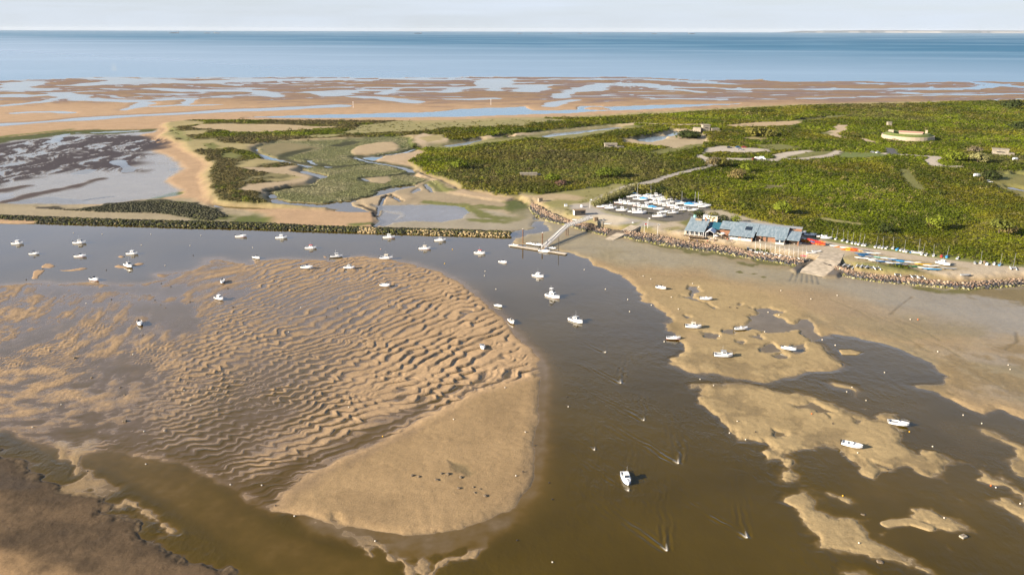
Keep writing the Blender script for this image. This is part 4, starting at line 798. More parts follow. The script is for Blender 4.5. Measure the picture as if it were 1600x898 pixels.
# marram tufts on the pale dunes and the beach ridge
tp = []
for _ in range(26000):
    yv = 430 * (4.6 ** rng.random()); xv = rng.uniform(-0.75, 0.8) * yv; tp.append((xv, yv))
tp = np.array(tp); r2, c2 = gidx(tp[:, 0], tp[:, 1])
cg = COL[r2, c2]; okd = (H[r2, c2] > 1.6) & (VEG[r2, c2] < 0.4) & (cg[:, 1] > cg[:, 0] * 0.78) & (cg[:, 0] < 0.27) & (fbm(tp[:, 0], tp[:, 1], 18, 3, 85) > -0.1)
tp, r2, c2 = tp[okd], r2[okd], c2[okd]; sz = 0.8 * np.maximum(tp[:, 1] / 500, 0.8) * rng.uniform(0.7, 1.4, len(tp))
tc = np.array((0.15, 0.145, 0.05)) * rng.uniform(0.6, 1.3, (len(tp), 1))
V_, c_ = leaf_tris(tp[:, 0], tp[:, 1], H[r2, c2] - 0.1, sz, sz * 0.7, 9, sz * 0.45, tc)
o = obj('marram_grass', mesh_np('marram_grass', V_, np.arange(len(V_)).reshape(-1, 3), c_), M_LEAF); o['kind'] = 'stuff'; o['label'] = 'tufts of dune grass on the sandy clearings'
# saltmarsh sward: low ragged plants over the marsh, cut by the creeks
sm = rng.uniform(0, 1, (52000, 2)); sp_ = np.array([unproj(395 + 290 * a, 213 + 107 * b, 0.8) for a, b in sm])
r2, c2 = gidx(sp_[:, 0], sp_[:, 1]); cg = COL[r2, c2]
okm = (np.abs(H[r2, c2] - 0.8) < 0.12) & (cg[:, 1] >= cg[:, 0] * 0.97) & (cg[:, 0] > 0.08)
sp_, r2, c2 = sp_[okm], r2[okm], c2[okm]; n_ = fbm(sp_[:, 0], sp_[:, 1], 30, 4, 86)
tc = mixc(np.tile(np.array((0.225, 0.232, 0.115)), (len(sp_), 1)), np.array((0.30, 0.285, 0.165)), sstep(-0.1, 0.35, n_)) * rng.uniform(0.75, 1.2, (len(sp_), 1))
sz = rng.uniform(0.7, 1.3, len(sp_))
V_, c_ = leaf_tris(sp_[:, 0], sp_[:, 1], H[r2, c2] - 0.05, sz, sz * 0.13, 8, sz * 0.42, tc)
o = obj('salt_marsh_plants', mesh_np('salt_marsh_plants', V_, np.arange(len(V_)).reshape(-1, 3), c_), M_LEAF); o['kind'] = 'stuff'; o['label'] = 'grey green saltmarsh sward between winding creeks'

# ------------------------------------------------------------------ single trees and big bushes that stand out of the scrub
def tree(px, py, h, r, col, label, cat='tree', name='tree', shrub=False, group=None, z=None, n=520, flat=1.0):
    x0, y0 = unproj(px, py, Z1 + 0.5); g = ground(x0, y0)
    t = thing(name, label, cat, (x0, y0, g), rng.uniform(0, 6.28), group)
    bm = bmesh.new(); th = h * (0.5 if not shrub else 0.35); tr = 0.045 * h
    def limb(a, b, r0, r1):
        a, b = Vector(a), Vector(b); d = (b - a); q = d.to_track_quat('Z', 'Y'); ring = []
        for p_, rr in ((a, r0), (b, r1)):
            ring.append([bm.verts.new(p_ + q @ Vector((rr * math.cos(i * math.pi / 3), rr * math.sin(i * math.pi / 3), 0))) for i in range(6)])
        for i in range(6): bm.faces.new((ring[0][i], ring[0][(i + 1) % 6], ring[1][(i + 1) % 6], ring[1][i]))
        bm.faces.new(ring[1])
    limb((0, 0, -0.4), (0.05 * h, 0, th), tr, tr * 0.6); lobes = []
    for i in range(7):
        an = i * 0.9 + rng.uniform(-.3, .3); rr = r * rng.uniform(0.35, 0.75) if i else 0.05; hz = h * rng.uniform(0.5, 0.78) if i else h * 0.8
        e = (rr * math.cos(an), rr * math.sin(an), hz * flat); limb((0.02 * h, 0, th * rng.uniform(0.5, 0.95)), e, tr * 0.45, tr * 0.15); lobes.append(e)
    me = bpy.data.meshes.new('trunk'); bm.to_mesh(me); bm.free(); obj('trunk', me, M_BARK, t)
    L = np.array(lobes); lr = r * rng.uniform(0.42, 0.68, len(L)); lh = np.minimum(lr, h * 0.3) * rng.uniform(0.8, 1.2, len(L))
    if shrub:
        extra = np.stack([rng.uniform(-.6, .6, 4) * r, rng.uniform(-.6, .6, 4) * r, rng.uniform(.15, .4, 4) * h], -1); L = np.vstack([L, extra]); lr = np.append(lr, np.full(4, r * .5)); lh = np.append(lh, np.full(4, h * .25))
    colr = np.array(col)[None] * rng.uniform(0.8, 1.2, (len(L), 1))
    V_, c_ = leaf_tris(L[:, 0], L[:, 1], L[:, 2], lr, lh, n // len(L), np.full(len(L), max(0.30, r * 0.12)), colr, up=0.9, cj=0.3)
    obj('crown', mesh_np('crown', V_, np.arange(len(V_)).reshape(-1, 3), c_), M_LEAF, t)
    return t
FR, OL, DK, PALE, BR = (0.17, 0.205, 0.022), (0.165, 0.155, 0.036), (0.045, 0.06, 0.016), (0.23, 0.22, 0.09), (0.19, 0.15, 0.06)
tree(1053, 315, 7.5, 6.5, (0.15, 0.145, 0.035), 'broad yellow green tree behind the boat park')
tree(1012, 303, 6.5, 5.5, OL, 'dark olive tree at the back left of the boat park', n=600)
tree(1030, 304, 5.5, 5.0, DK, 'dark green tree between olive and yellow trees behind boat park')
tree(1093, 340, 4.5, 3.6, DK, 'dark rounded bush just behind the small yellow hut', 'bush', 'bush', True)
tree(1113, 344, 4.5, 3.8, OL, 'olive bush behind the left end of the clubhouse', 'bush', 'bush', True)
tree(1131, 346, 4.0, 3.0, DK, 'dark bush behind the gap in the clubhouse roofs', 'bush', 'bush', True)
tree(1150, 346, 3.6, 3.0, FR, 'fresh green bush behind the middle of the clubhouse', 'bush', 'bush', True)
for i, (a, b, hh_, rr_, w_) in enumerate([(930, 321, 3, 3, 'first'), (939, 317, 3.4, 3.2, 'second'), (947, 313, 3.6, 3.4, 'third'), (956, 310, 3.6, 3.4, 'fourth'), (965, 307, 4, 3.6, 'fifth'), (974, 304, 4.4, 3.8, 'sixth'), (984, 300, 5, 4.2, 'seventh'), (993, 297, 5.2, 4.4, 'last')]):
    tree(a, b, hh_, rr_, PALE if i != 6 else (0.2, 0.19, 0.1), 'pale roadside shrub, %s in the hedge left of the boat park' % w_, 'shrub', 'hedge_shrub', True, 'pale hedge shrubs along the access road')
tree(1222, 334, 7, 5.5, FR, 'bright round tree in scrub above the clubhouse right end')
tree(1466, 358, 7, 5.5, FR, 'round green tree throwing a long shadow above the dinghy row')
tree(1561, 364, 8, 6.5, (0.135, 0.15, 0.03), 'large pale green tree in scrub near the right edge')
tree(1575, 366, 5, 4, BR, 'brownish bare tree right of the large pale green tree')
tree(1385, 362, 5, 4, DK, 'dark bush in scrub above the long row of dinghies', 'bush', 'bush', True)
tree(720, 264, 7, 6, (0.15, 0.185, 0.02), 'vivid green tree on the left edge of the big thicket')
tree(862, 286, 6.5, 5.5, (0.14, 0.18, 0.02), 'vivid green tree in thicket above the jetty')
tree(946, 277, 7, 6.5, (0.13, 0.165, 0.02), 'left one of two green trees beside the access road')
tree(965, 277, 6.5, 6, (0.12, 0.15, 0.025), 'right one of two green trees beside the access road')
tree(876, 289, 3.5, 3.5, (0.20, 0.12, 0.09), 'pinkish blossoming bush in thicket above the jetty', 'bush', 'bush', True)
tree(1114, 262, 8, 6, (0.16, 0.13, 0.06), 'bare brownish tree at the car park bend')
tree(1130, 262, 7, 6, OL, 'olive tree just right of the bare tree by the car park')
tree(1152, 280, 7, 6, BR, 'brown leaved tree in thicket below the car park')
tree(1165, 268, 6, 5, FR, 'green tree below the right half of the car park')
for a, b, c, w_ in ((1496, 252, FR, 'left'), (1512, 252, OL, 'middle'), (1527, 255, PALE, 'right')):
    tree(a, b, 8, 8, c, '%s tree of the grove beside the winding lane' % w_, group='grove beside the winding lane')
tree(1547, 276, 5, 7, DK, 'low dark bush beside the small pond at right', 'bush', 'bush', True)
tree(1075, 213, 6, 12, DK, 'lone round bush on sand below the ruined bunker', 'bush', 'bush', True, n=700)
tree(1581, 172, 11, 14, DK, 'big dark tree crown standing out near the far beach')
tree(1590, 202, 8, 10, DK, 'dark bush in far scrub at the right edge', 'bush', 'bush', True)
tree(1185, 214, 8, 14, OL, 'wide bush on the heath left of the winding sand track', 'bush', 'bush', True, n=700)
tree(1522, 242, 7, 5, (0.18, 0.15, 0.09), 'bare pale tree beside the sandy patch above the grove')

# ------------------------------------------------------------------ stone banks
_ico = bmesh.new(); bmesh.ops.create_icosphere(_ico, subdivisions=1, radius=1.0)
ICO_V = np.array([v.co[:] for v in _ico.verts]); _ico.verts.ensure_lookup_table(); ICO_F = np.array([[v.index for v in f.verts] for f in _ico.faces]); _ico.free()
def rocks(name, P, S, cols, flat=0.75):
    n = len(P); nv = len(ICO_V)
    v = ICO_V[None] * rng.uniform(0.72, 1.2, (n, nv, 1))
    a = rng.uniform(0, 6.28, n); ca, sa = np.cos(a)[:, None], np.sin(a)[:, None]; el = rng.uniform(0.8, 1.5, (n, 1))
    x, y, z = v[..., 0] * el, v[..., 1], v[..., 2] * flat
    w = np.stack([x * ca - y * sa, x * sa + y * ca, z], -1) * S[:, None, None] + P[:, None, :]
    F = (ICO_F[None] + (np.arange(n) * nv)[:, None, None]).reshape(-1, 3)
    return mesh_np(name, w.reshape(-1, 3), F, np.repeat(cols, nv, 0))
def resample(P, n):
    P = np.asarray(P); d = np.r_[0, np.cumsum(np.linalg.norm(np.diff(P, axis=0), axis=1))]; u = np.linspace(0, d[-1], n)
    return np.stack([np.interp(u, d, P[:, i]) for i in range(P.shape[1])], -1), d[-1]
def stone_bank(name, top, toe, dens, smin, smax, label, colf, zt=Z1, zb=0.35, bulge=0.0, prof=None):
    T, L = resample(poly(top, zt), 400); B, _ = resample(poly(toe, zb), 400)
    w = np.linalg.norm(T - B, axis=1).mean(); n = int(L * w * dens)
    u = rng.random(n) * 398.9; i = u.astype(int); fr_ = (u - i)[:, None]; t = rng.random(n)
    Tp = T[i] * (1 - fr_) + T[i + 1] * fr_; Bp = B[i] * (1 - fr_) + B[i + 1] * fr_
    q = Tp * (1 - t[:, None]) + Bp * t[:, None]
    z = (zt * (1 - t) + zb * t) if prof is None else prof(t)
    S = smin * 0.8 + (smax * 1.35 - smin * 0.8) * rng.random(n) ** 2.2
    o = obj(name, rocks(name, np.c_[q, z], S, colf(t, q, n)), M_ROCK)
    return tag(o, label, 'revetment' if 'revet' in name else 'breakwater')
def rev_col(t, q, n):
    j = t + rng.normal(0, 0.10, n)
    tan = np.array([(0.26, 0.18, 0.125), (0.19, 0.145, 0.11), (0.32, 0.245, 0.17), (0.12, 0.10, 0.08), (0.23, 0.15, 0.105)])[rng.integers(0, 5, n)]
    blk = np.array((0.045, 0.045, 0.05)) * rng.uniform(0.6, 1.8, (n, 1)); grn = np.array([(0.20, 0.19, 0.055), (0.10, 0.10, 0.05), (0.30, 0.27, 0.15)])[rng.integers(0, 3, n)]
    c = np.where((j < 0.52)[:, None], tan, blk); return np.where((j > 0.82)[:, None], grn, c) * rng.uniform(0.8, 1.2, (n, 1))
k1 = SEAWALL.index((954, 358.5)); k2 = SEAWALL.index((963, 357)); k3 = SEAWALL.index((1258, 404)); k4 = SEAWALL.index((1303, 413)); t1 = TOE.index((947, 368.5)); t2 = TOE.index((973, 370.5)); t3 = TOE.index((1252, 419)); t4 = TOE.index((1302, 425))
stone_bank('stone_revetment', SEAWALL[:k1 + 1], TOE[:t1 + 1], 3.6, 0.24, 0.52, 'curved boulder bank under the landing bridge, greenish at its foot', rev_col)
stone_bank('stone_revetment', [(975, 359)] + SEAWALL[k2 + 1:k3 + 1], TOE[t2:t3 + 1], 3.6, 0.24, 0.52, 'straight boulder bank in front of the clubhouse, between the two ramps', rev_col)
stone_bank('stone_revetment', SEAWALL[k4:-1] + [(1750, 430)], TOE[t4:-1] + [(1750, 445)], 3.6, 0.24, 0.52, 'boulder bank right of the wide concrete ramp, below the canoes', rev_col)
def dyke_col(t, q, n):
    j = rng.random(n); c = np.where((j < 0.55)[:, None], np.array((0.032, 0.034, 0.022)), np.array((0.070, 0.072, 0.020)))
    c = np.where((j > 0.95)[:, None], np.array((0.20, 0.16, 0.08)), c); a_, b_ = unproj(562, 360)[0], unproj(590, 360)[0]; c_ = unproj(640, 360)[0]
    pale = ((q[:, 0] > a_) & (q[:, 0] < b_) & (t > 0.3)) | ((q[:, 0] > c_) & (t > 0.45) & (rng.random(n) < 0.55))
    c = np.where(pale[:, None], np.array((0.30, 0.23, 0.12)), c)
    return c * rng.uniform(0.6, 1.35, (n, 1))
DT = [(-900, 326), (-300, 332), (0, 336.5), (100, 340.5), (200, 344), (300, 346), (400, 348.5), (500, 353.5), (600, 356.5), (700, 359), (798, 362)]
DB = [(-900, 334), (-300, 341), (0, 346.5), (100, 350.5), (200, 353), (300, 356.5), (400, 358.5), (500, 362), (600, 365), (700, 368), (798, 371.5)]
stone_bank('rock_breakwater', DT, DB, 1.8, 0.34, 0.72, 'long low training wall of dark weedy rocks along the channel', dyke_col, 0.6, 0.0, prof=lambda t: 0.1 + 1.2 * np.sin(np.clip(t * 0.95 + 0.12, 0, 1) * np.pi) ** 0.7)
# weedy stones of the mound on the mud behind the training wall
mp = []
MP = poly([(47, 324), (125, 328), (175, 319), (250, 314.5), (305, 319), (340, 328), (358, 339), (325, 345), (250, 333), (150, 331), (100, 328)], 0.6)
while len(mp) < 2600:
    a, b = rng.uniform(MP[:, 0].min(), MP[:, 0].max(), 500), rng.uniform(MP[:, 1].min(), MP[:, 1].max(), 500); i_ = sdist(MP, a, b) > 0.5; mp += list(zip(a[i_], b[i_]))
mp = np.array(mp[:2600]); r2, c2 = gidx(mp[:, 0], mp[:, 1])
o = obj('weedy_stones', rocks('weedy_stones', np.c_[mp, H[r2, c2]], rng.uniform(0.35, 0.9, len(mp)), np.array((0.04, 0.04, 0.022)) * rng.uniform(0.5, 1.8, (len(mp), 1))), M_ROCK); o['kind'] = 'stuff'; o['label'] = 'scatter of dark weed covered stones on the mud behind the training wall'
# ------------------------------------------------------------------ mesh builder
class MB:
    def __init__(s): s.bm = bmesh.new()
    def faces(s, vs, fs):
        v = [s.bm.verts.new(p) for p in vs]
        for f in fs:
            try: s.bm.faces.new([v[i] for i in f])
            except ValueError: pass
        return s
    def box(s, c, d, rz=0.0, taper=1.0, shift=(0, 0)):
        cx, cy, cz = c; dx, dy, dz = d[0] / 2, d[1] / 2, d[2] / 2; vs = []
        for z, t, sh in ((-dz, 1, (0, 0)), (dz, taper, shift)):
            for x, y in ((-dx, -dy), (dx, -dy), (dx, dy), (-dx, dy)):
                x, y = x * t + sh[0], y * t + sh[1]
                vs.append((cx + x * math.cos(rz) - y * math.sin(rz), cy + x * math.sin(rz) + y * math.cos(rz), cz + z))
        return s.faces(vs, [(3, 2, 1, 0), (4, 5, 6, 7), (0, 1, 5, 4), (1, 2, 6, 5), (2, 3, 7, 6), (3, 0, 4, 7)])
    def tube(s, a, b, r0, r1=None, n=6):
        r1 = r0 if r1 is None else r1; a, b = Vector(a), Vector(b); q = (b - a).to_track_quat('Z', 'Y'); vs = []
        for p, r in ((a, r0), (b, r1)):
            for i in range(n): vs.append(p + q @ Vector((r * math.cos(2 * math.pi * i / n), r * math.sin(2 * math.pi * i / n), 0)))
        return s.faces(vs, [tuple(range(n - 1, -1, -1)), tuple(range(n, 2 * n))] + [(i, (i + 1) % n, n + (i + 1) % n, n + i) for i in range(n)])
    def path(s, pts, r, n=5):
        for a, b in zip(pts[:-1], pts[1:]): s.tube(a, b, r, r, n)
        return s
    def loft(s, secs, cap=True, close=False):
        n = len(secs[0]); vs = [p for q in secs for p in q]; fs = []
        for k in range(len(secs) - 1):
            for i in range(n if close else n - 1):
                j = (i + 1) % n; fs.append((k * n + i, k * n + j, (k + 1) * n + j, (k + 1) * n + i))
        if cap: fs += [tuple(range(n - 1, -1, -1)), tuple(range((len(secs) - 1) * n, len(secs) * n))]
        return s.faces(vs, fs)
    def slab(s, quad, t):
        """thick sheet: four corners (top), thickness downwards"""
        vs = list(quad) + [(p[0], p[1], p[2] - t) for p in quad]
        return s.faces(vs, [(0, 1, 2, 3), (7, 6, 5, 4), (0, 4, 5, 1), (1, 5, 6, 2), (2, 6, 7, 3), (3, 7, 4, 0)])
    def sphere(s, c, r, sub=1, sc=(1, 1, 1)):
        bmesh.ops.create_icosphere(s.bm, subdivisions=sub, radius=1.0, matrix=Matrix.Translation(c) @ Matrix.Diagonal((r * sc[0], r * sc[1], r * sc[2], 1))); return s
    def build(s, name, m, parent=None, smooth=False, label=None):
        bmesh.ops.recalc_face_normals(s.bm, faces=s.bm.faces)
        me = bpy.data.meshes.new(name); s.bm.to_mesh(me); s.bm.free()
        if smooth: me.polygons.foreach_set('use_smooth', np.ones(len(me.polygons), bool))
        return obj(name, me, m, parent, label)
W_ = mat('white_gelcoat', (0.80, 0.80, 0.79), 0.35, 0.5, var=0.04); CREAM = mat('cream_paint', (0.62, 0.55, 0.42), 0.6, var=0.08)
GLASS = mat('tinted_glass', (0.02, 0.028, 0.04), 0.12, 0.6, var=0.02); BLACK = mat('black_rubber', (0.018, 0.018, 0.02), 0.5, 0.4); GREY = mat('grey_paint', (0.30, 0.31, 0.32), 0.6)
STEEL = mat('galvanised_steel', (0.45, 0.46, 0.47), 0.4, 0.5, 0.6); BLUE = mat('blue_paint', (0.02, 0.13, 0.33), 0.5); LBLUE = mat('light_blue_cover', (0.05, 0.28, 0.55), 0.7); RED = mat('red_paint', (0.50, 0.035, 0.02), 0.5); ORANGE = mat('orange_plastic', (0.72, 0.16, 0.02), 0.5)
YELLOW = mat('yellow_plastic', (0.75, 0.42, 0.03), 0.5); GREEN = mat('green_paint', (0.03, 0.16, 0.06), 0.6); TEAL = mat('pale_teal_paint', (0.22, 0.48, 0.44), 0.5); TANW = mat('weathered_timber', (0.26, 0.19, 0.12), 0.85, 0.2, var=0.3, vscale=1.5); DKW = mat('dark_timber', (0.055, 0.042, 0.032), 0.85, 0.2, var=0.3)
SILT = mat('silty_antifouling', (0.16, 0.11, 0.07), 0.8); RUST = mat('rusty_steel', (0.15, 0.075, 0.04), 0.85, 0.2, var=0.35, vscale=1.2); PINK = mat('pink_plastic', (0.65, 0.10, 0.16), 0.5); CONC = mat('weathered_concrete', (0.29, 0.255, 0.20), 0.9, 0.15, var=0.25, vscale=0.6, bump=0.05); RAMP = mat('ramp_concrete', (0.40, 0.34, 0.26), 0.9, 0.15, var=0.28, vscale=0.45, bump=0.05)
MC = {'white': W_, 'cream': CREAM, 'grey': GREY, 'blue': BLUE, 'lblue': LBLUE, 'red': RED, 'orange': ORANGE, 'yellow': YELLOW, 'green': GREEN, 'teal': TEAL, 'black': BLACK, 'tan': TANW, 'pink': PINK}

# ------------------------------------------------------------------ boats
def hull_sections(L, B, fb, dr, bowrise=0.35):
    S = []
    for t, w, kz in ((-0.5, 0.86, -dr * 0.8), (-0.25, 0.98, -dr), (0.02, 1.0, -dr), (0.24, 0.86, -dr * 0.95), (0.38, 0.56, -dr * 0.7), (0.46, 0.26, -dr * 0.2), (0.5, 0.03, fb * 0.35)):
        h = fb + bowrise * max(0, t + 0.1) ** 1.6 * 2; b = B / 2 * w; x = t * L
        S.append([(x, -b, h), (x, -b * 0.90, 0.05 + max(0, kz + dr) * 0.7), (x, -b * 0.45, kz * 0.6 + (0.0 if t < .45 else fb * .1)), (x, 0, kz), (x, b * 0.45, kz * 0.6 + (0.0 if t < .45 else fb * .1)), (x, b * 0.90, 0.05 + max(0, kz + dr) * 0.7), (x, b, h)])
    return S
def sheer(L, B, fb, t, bowrise=0.35):
    return fb + bowrise * max(0, t + 0.1) ** 1.6 * 2
def make_boat(kind, bottom='silt', tone='white', top='white', extra=None):
    root = thing('motor_boat', 'x', 'boat')
    hm = MC[tone]; bmx = {'silt': SILT, 'red': RED, 'blue': BLUE, 'black': BLACK, 'green': GREEN}[bottom]
    L, B, fb, dr = {'cabin': (6.4, 2.4, 0.75, 0.4), 'cuddy': (5.8, 2.2, 0.68, 0.35), 'open': (5.2, 2.05, 0.62, 0.3), 'fly': (8.2, 2.9, 1.0, 0.5), 'sail': (6.6, 2.3, 0.75, 0.5), 'cover': (6.0, 2.2, 0.75, 0.4)}[kind]
    S = hull_sections(L, B, fb, dr)
    MB().loft(S, cap=True).build('hull', hm, root)
    wl = [[(p[0] * 1.004, p[1] * 1.012, min(p[2], 0.1) - 0.004) for p in s_] for s_ in S[:6]]
    MB().loft(wl, cap=True).build('bottom_paint', bmx, root)
    # deck with an open well aft
    D = [[(s_[0][0], s_[0][1] * 0.99, s_[0][2] + 0.012), (s_[6][0], s_[6][1] * 0.99, s_[6][2] + 0.012)] for s_ in S]
    fore = {'cabin': -0.02, 'cuddy': 0.0, 'open': 0.22, 'fly': -0.12, 'sail': 0.0, 'cover': 0}[kind]
    mb = MB(); nf = [q for q in D if q[0][0] >= fore * L - 0.05 * L]
    mb.loft([[q[0], ((q[0][0] + q[1][0]) / 2, 0, q[0][2] + 0.07), q[1]] for q in nf], cap=False)
    for sgn in (0, 1):                                                  # side decks
        sd = [q[sgn] for q in D if q[0][0] <= fore * L + 0.06 * L]
        mb.loft([[p, (p[0], p[1] * 0.80, p[2])] for p in sd], cap=False)
    mb.box((-L * 0.485, 0, fb + 0.01), (0.16, B * 0.82, 0.06)); mb.build('deck', W_ if tone != 'black' else GREY, root)
    wf = MB(); x0, x1 = -L * 0.47, fore * L + 0.12
    wf.box(((x0 + x1) / 2, 0, fb - 0.30), (x1 - x0, B * 0.74, 0.04)); wf.build('cockpit_floor', CREAM if extra == 'tanfloor' else GREY if kind != 'open' else W_, root)
    if kind in ('cabin', 'fly'):
        ch = 1.15 if kind == 'cabin' else 1.25; cw = B * 0.66; a, b = (-0.10 * L, 0.17 * L) if kind == 'cabin' else (-0.16 * L, 0.16 * L); z0 = fb + 0.02
        fs = 0.30
        cab = MB().loft([[(a, -cw / 2, z0), (a + .05, -cw * .44, z0 + ch), (a + .05, cw * .44, z0 + ch), (a, cw / 2, z0)], [(b - fs, -cw / 2, z0), (b - fs, -cw * .44, z0 + ch), (b - fs, cw * .44, z0 + ch), (b - fs, cw / 2, z0)], [(b + 0.15, -cw * .46, z0), (b - fs + .02, -cw * .42, z0 + ch - .02), (b - fs + .02, cw * .42, z0 + ch - .02), (b + 0.15, cw * .46, z0)]], cap=True).build('cabin', W_, root)
        for sg in (-1, 1): MB().slab([(a + .25, sg * (cw * .475 + .012), z0 + .55), (b - fs - .05, sg * (cw * .475 + .012), z0 + .55), (b - fs - .10, sg * (cw * .452 + .012), z0 + ch - .14), (a + .28, sg * (cw * .452 + .012), z0 + ch - .14)], 0.012).build('side_window', GLASS, cab)
        MB().faces([(b + .00, -cw * .40, z0 + .50), (b + .00, cw * .40, z0 + .50), (b - fs + .09, cw * .37, z0 + ch - .10), (b - fs + .09, -cw * .37, z0 + ch - .10)], [(0, 1, 2, 3)]).build('windscreen', GLASS, cab)
        MB().box(((a + b - fs) / 2 - .12, 0, z0 + ch + .035), (b - a - fs + .55, cw * .98, .07)).build('cabin_roof', MC.get(top, W_), cab)
        MB().loft([[(b + .1, -cw * .42, z0), (b + .1, 0, z0 + .34), (b + .1, cw * .42, z0)], [(L * .40, -.2, sheer(L, B, fb, .40) + .01), (L * .40, 0, sheer(L, B, fb, .4) + .12), (L * .40, .2, sheer(L, B, fb, .4) + .01)]]).build('foredeck_trunk', W_, root)
        MB().box((L * .27, 0, z0 + .285), (.42, .42, .035)).build('deck_hatch', GLASS, root)
        if kind == 'fly':
            MB().box((-.06 * L, 0, z0 + ch + .33), (L * .22, cw * .85, .5), taper=.9).build('flybridge', W_, root)
            MB().slab([(.045 * L, -cw * .38, z0 + ch + .95), (.045 * L, cw * .38, z0 + ch + .95), (.075 * L, cw * .40, z0 + ch + .55), (.075 * L, -cw * .40, z0 + ch + .55)], .02).build('bridge_screen', GLASS, root)
            m_ = MB(); top_ = z0 + ch + 1.9
            for sg in (-1, 1): m_.path([(-.17 * L, sg * cw * .42, z0 + ch), (-.15 * L, sg * cw * .36, top_)], .05)
            m_.tube((-.15 * L, -cw * .36, top_), (-.15 * L, cw * .36, top_), .05); m_.box((-.12 * L, 0, top_ + .04), (1.7, cw * .9, .05)); m_.tube((-.15 * L, 0, top_), (-.15 * L, 0, top_ + 1.3), .03); m_.build('radar_arch', W_, root)
    if kind == 'cuddy':
        z0 = fb + .02; cw = B * .62
        MB().loft([[(-.02 * L, -cw / 2, z0), (-.02 * L, -cw * .36, z0 + .5), (-.02 * L, cw * .36, z0 + .5), (-.02 * L, cw / 2, z0)], [(.2 * L, -cw * .42, z0 + .03), (.2 * L, -cw * .3, z0 + .42), (.2 * L, cw * .3, z0 + .42), (.2 * L, cw * .42, z0 + .03)], [(.36 * L, -.15, sheer(L, B, fb, .36)), (.36 * L, -.1, sheer(L, B, fb, .36) + .1), (.36 * L, .1, sheer(L, B, fb, .36) + .1), (.36 * L, .15, sheer(L, B, fb, .36))]]).build('cuddy', W_, root)
        MB().slab([(-.03 * L, -cw * .5, z0 + .95), (-.03 * L, cw * .5, z0 + .95), (.05 * L, cw * .42, z0 + .48), (.05 * L, -cw * .42, z0 + .48)], .02).build('windscreen', GLASS, root)
        if extra == 'bimini':
            m_ = MB(); m_.slab([(-.18 * L, -cw * .5, z0 + 1.35), (.02 * L, -cw * .5, z0 + 1.4), (.02 * L, cw * .5, z0 + 1.4), (-.18 * L, cw * .5, z0 + 1.35)], .05)
            for sg in (-1, 1):
                for xx in (-.15 * L, .0): m_.tube((xx, sg * cw * .48, fb), (xx, sg * cw * .48, z0 + 1.35), .02, n=4)
            m_.build('canopy', BLACK, root)
    if kind == 'open':
        MB().box((-.02 * L, 0, fb + .10), (.5, .62, .85), taper=.8).build('console', W_ if extra != 'tanfloor' else CREAM, root); MB().slab([(.03 * L, -.28, fb + .95), (.03 * L, .28, fb + .95), (.065 * L, .3, fb + .5), (.065 * L, -.3, fb + .5)], .015).build('windscreen', GLASS, root)
        for xx in (-.26, .17): MB().box((xx * L, 0, fb - .1), (.45, B * .62, .32)).build('bench', GREY if extra == 'grey' else W_, root)
    if kind == 'sail':
        MB().loft([[(-.08 * L, -.75, fb), (-.08 * L, -.5, fb + .5), (-.08 * L, .5, fb + .5), (-.08 * L, .75, fb)], [(.28 * L, -.4, fb + .1), (.28 * L, -.25, fb + .4), (.28 * L, .25, fb + .4), (.28 * L, .4, fb + .1)]]).build('cabin', W_, root)
        MB().tube((.1 * L, 0, fb + .3), (.085 * L, 0, fb + 7.2), .10, .08, 5).tube((.09 * L, 0, fb + 1.0), (-.36 * L, 0, fb + 1.05), .06, n=5).tube((.087 * L, -.45, fb + 4.6), (.087 * L, .45, fb + 4.6), .025, n=4).build('mast', STEEL, root)
        MB().path([(.09 * L, 0, fb + 1.15), (-.34 * L, 0, fb + 1.18)], .12).build('furled_sail', BLUE, root)
    if kind == 'cover':
        MB().loft([[(-.48 * L, -B * .46, fb), (-.48 * L, 0, fb + .5), (-.48 * L, B * .46, fb)], [(-.05 * L, -B * .52, fb), (-.05 * L, 0, fb + 1.25), (-.05 * L, B * .52, fb)], [(.22 * L, -B * .45, fb + .1), (.22 * L, 0, fb + .8), (.22 * L, B * .45, fb + .1)], [(.47 * L, -B * .12, fb + .35), (.47 * L, 0, fb + .45), (.47 * L, B * .12, fb + .35)]]).build('tarpaulin', LBLUE, root)
    if kind in ('cabin', 'cuddy', 'open') and extra != 'noengine':
        MB().box((-L * .5 - .28, 0, fb + .22), (.36, .34, .55), taper=.8).box((-L * .5 - .30, 0, fb - .35), (.16, .12, .8)).box((-L * .5 - .1, 0, fb - .02), (.3, .2, .12)).build('outboard_motor', BLACK if extra != 'whiteengine' else GREY, root)
    if kind in ('cabin', 'fly', 'cuddy'):
        r = MB(); pts = []
        for t in (.08, .25, .38, .46, .495):
            pts.append((t * L, np.interp(t, [-.5, .02, .24, .38, .46, .5], [.43, .5, .43, .28, .13, .02]) * B, sheer(L, B, fb, t) + .52))
        r.path(pts + [(p[0], -p[1], p[2]) for p in pts[::-1]], .022, 4)
        for p in pts[:-1]:
            for sg in (1, -1): r.tube((p[0], sg * p[1], p[2] - .52), (p[0], sg * p[1], p[2]), .018, n=4)
        r.build('bow_rail', STEEL, root)
    if kind == 'cabin': MB().tube((-.05 * L, .25, fb + 1.2), (-.05 * L, .25, fb + 3.2), .02, .012, 4).build('antenna', W_, root)
    return root
_pro = {}
def put_boat(key, loc, rot, label, group, cat='boat', scale=1.0):
    if key not in _pro:
        t = make_boat(*key); _pro[key] = t
        t.location = loc; t.rotation_euler = rot; t['label'] = label; t['group'] = group; t['category'] = cat; t.scale = (scale,) * 3; return t
    return copy_tree(_pro[key], loc, rot, label, cat, group, (scale,) * 3)
BOATS = {}
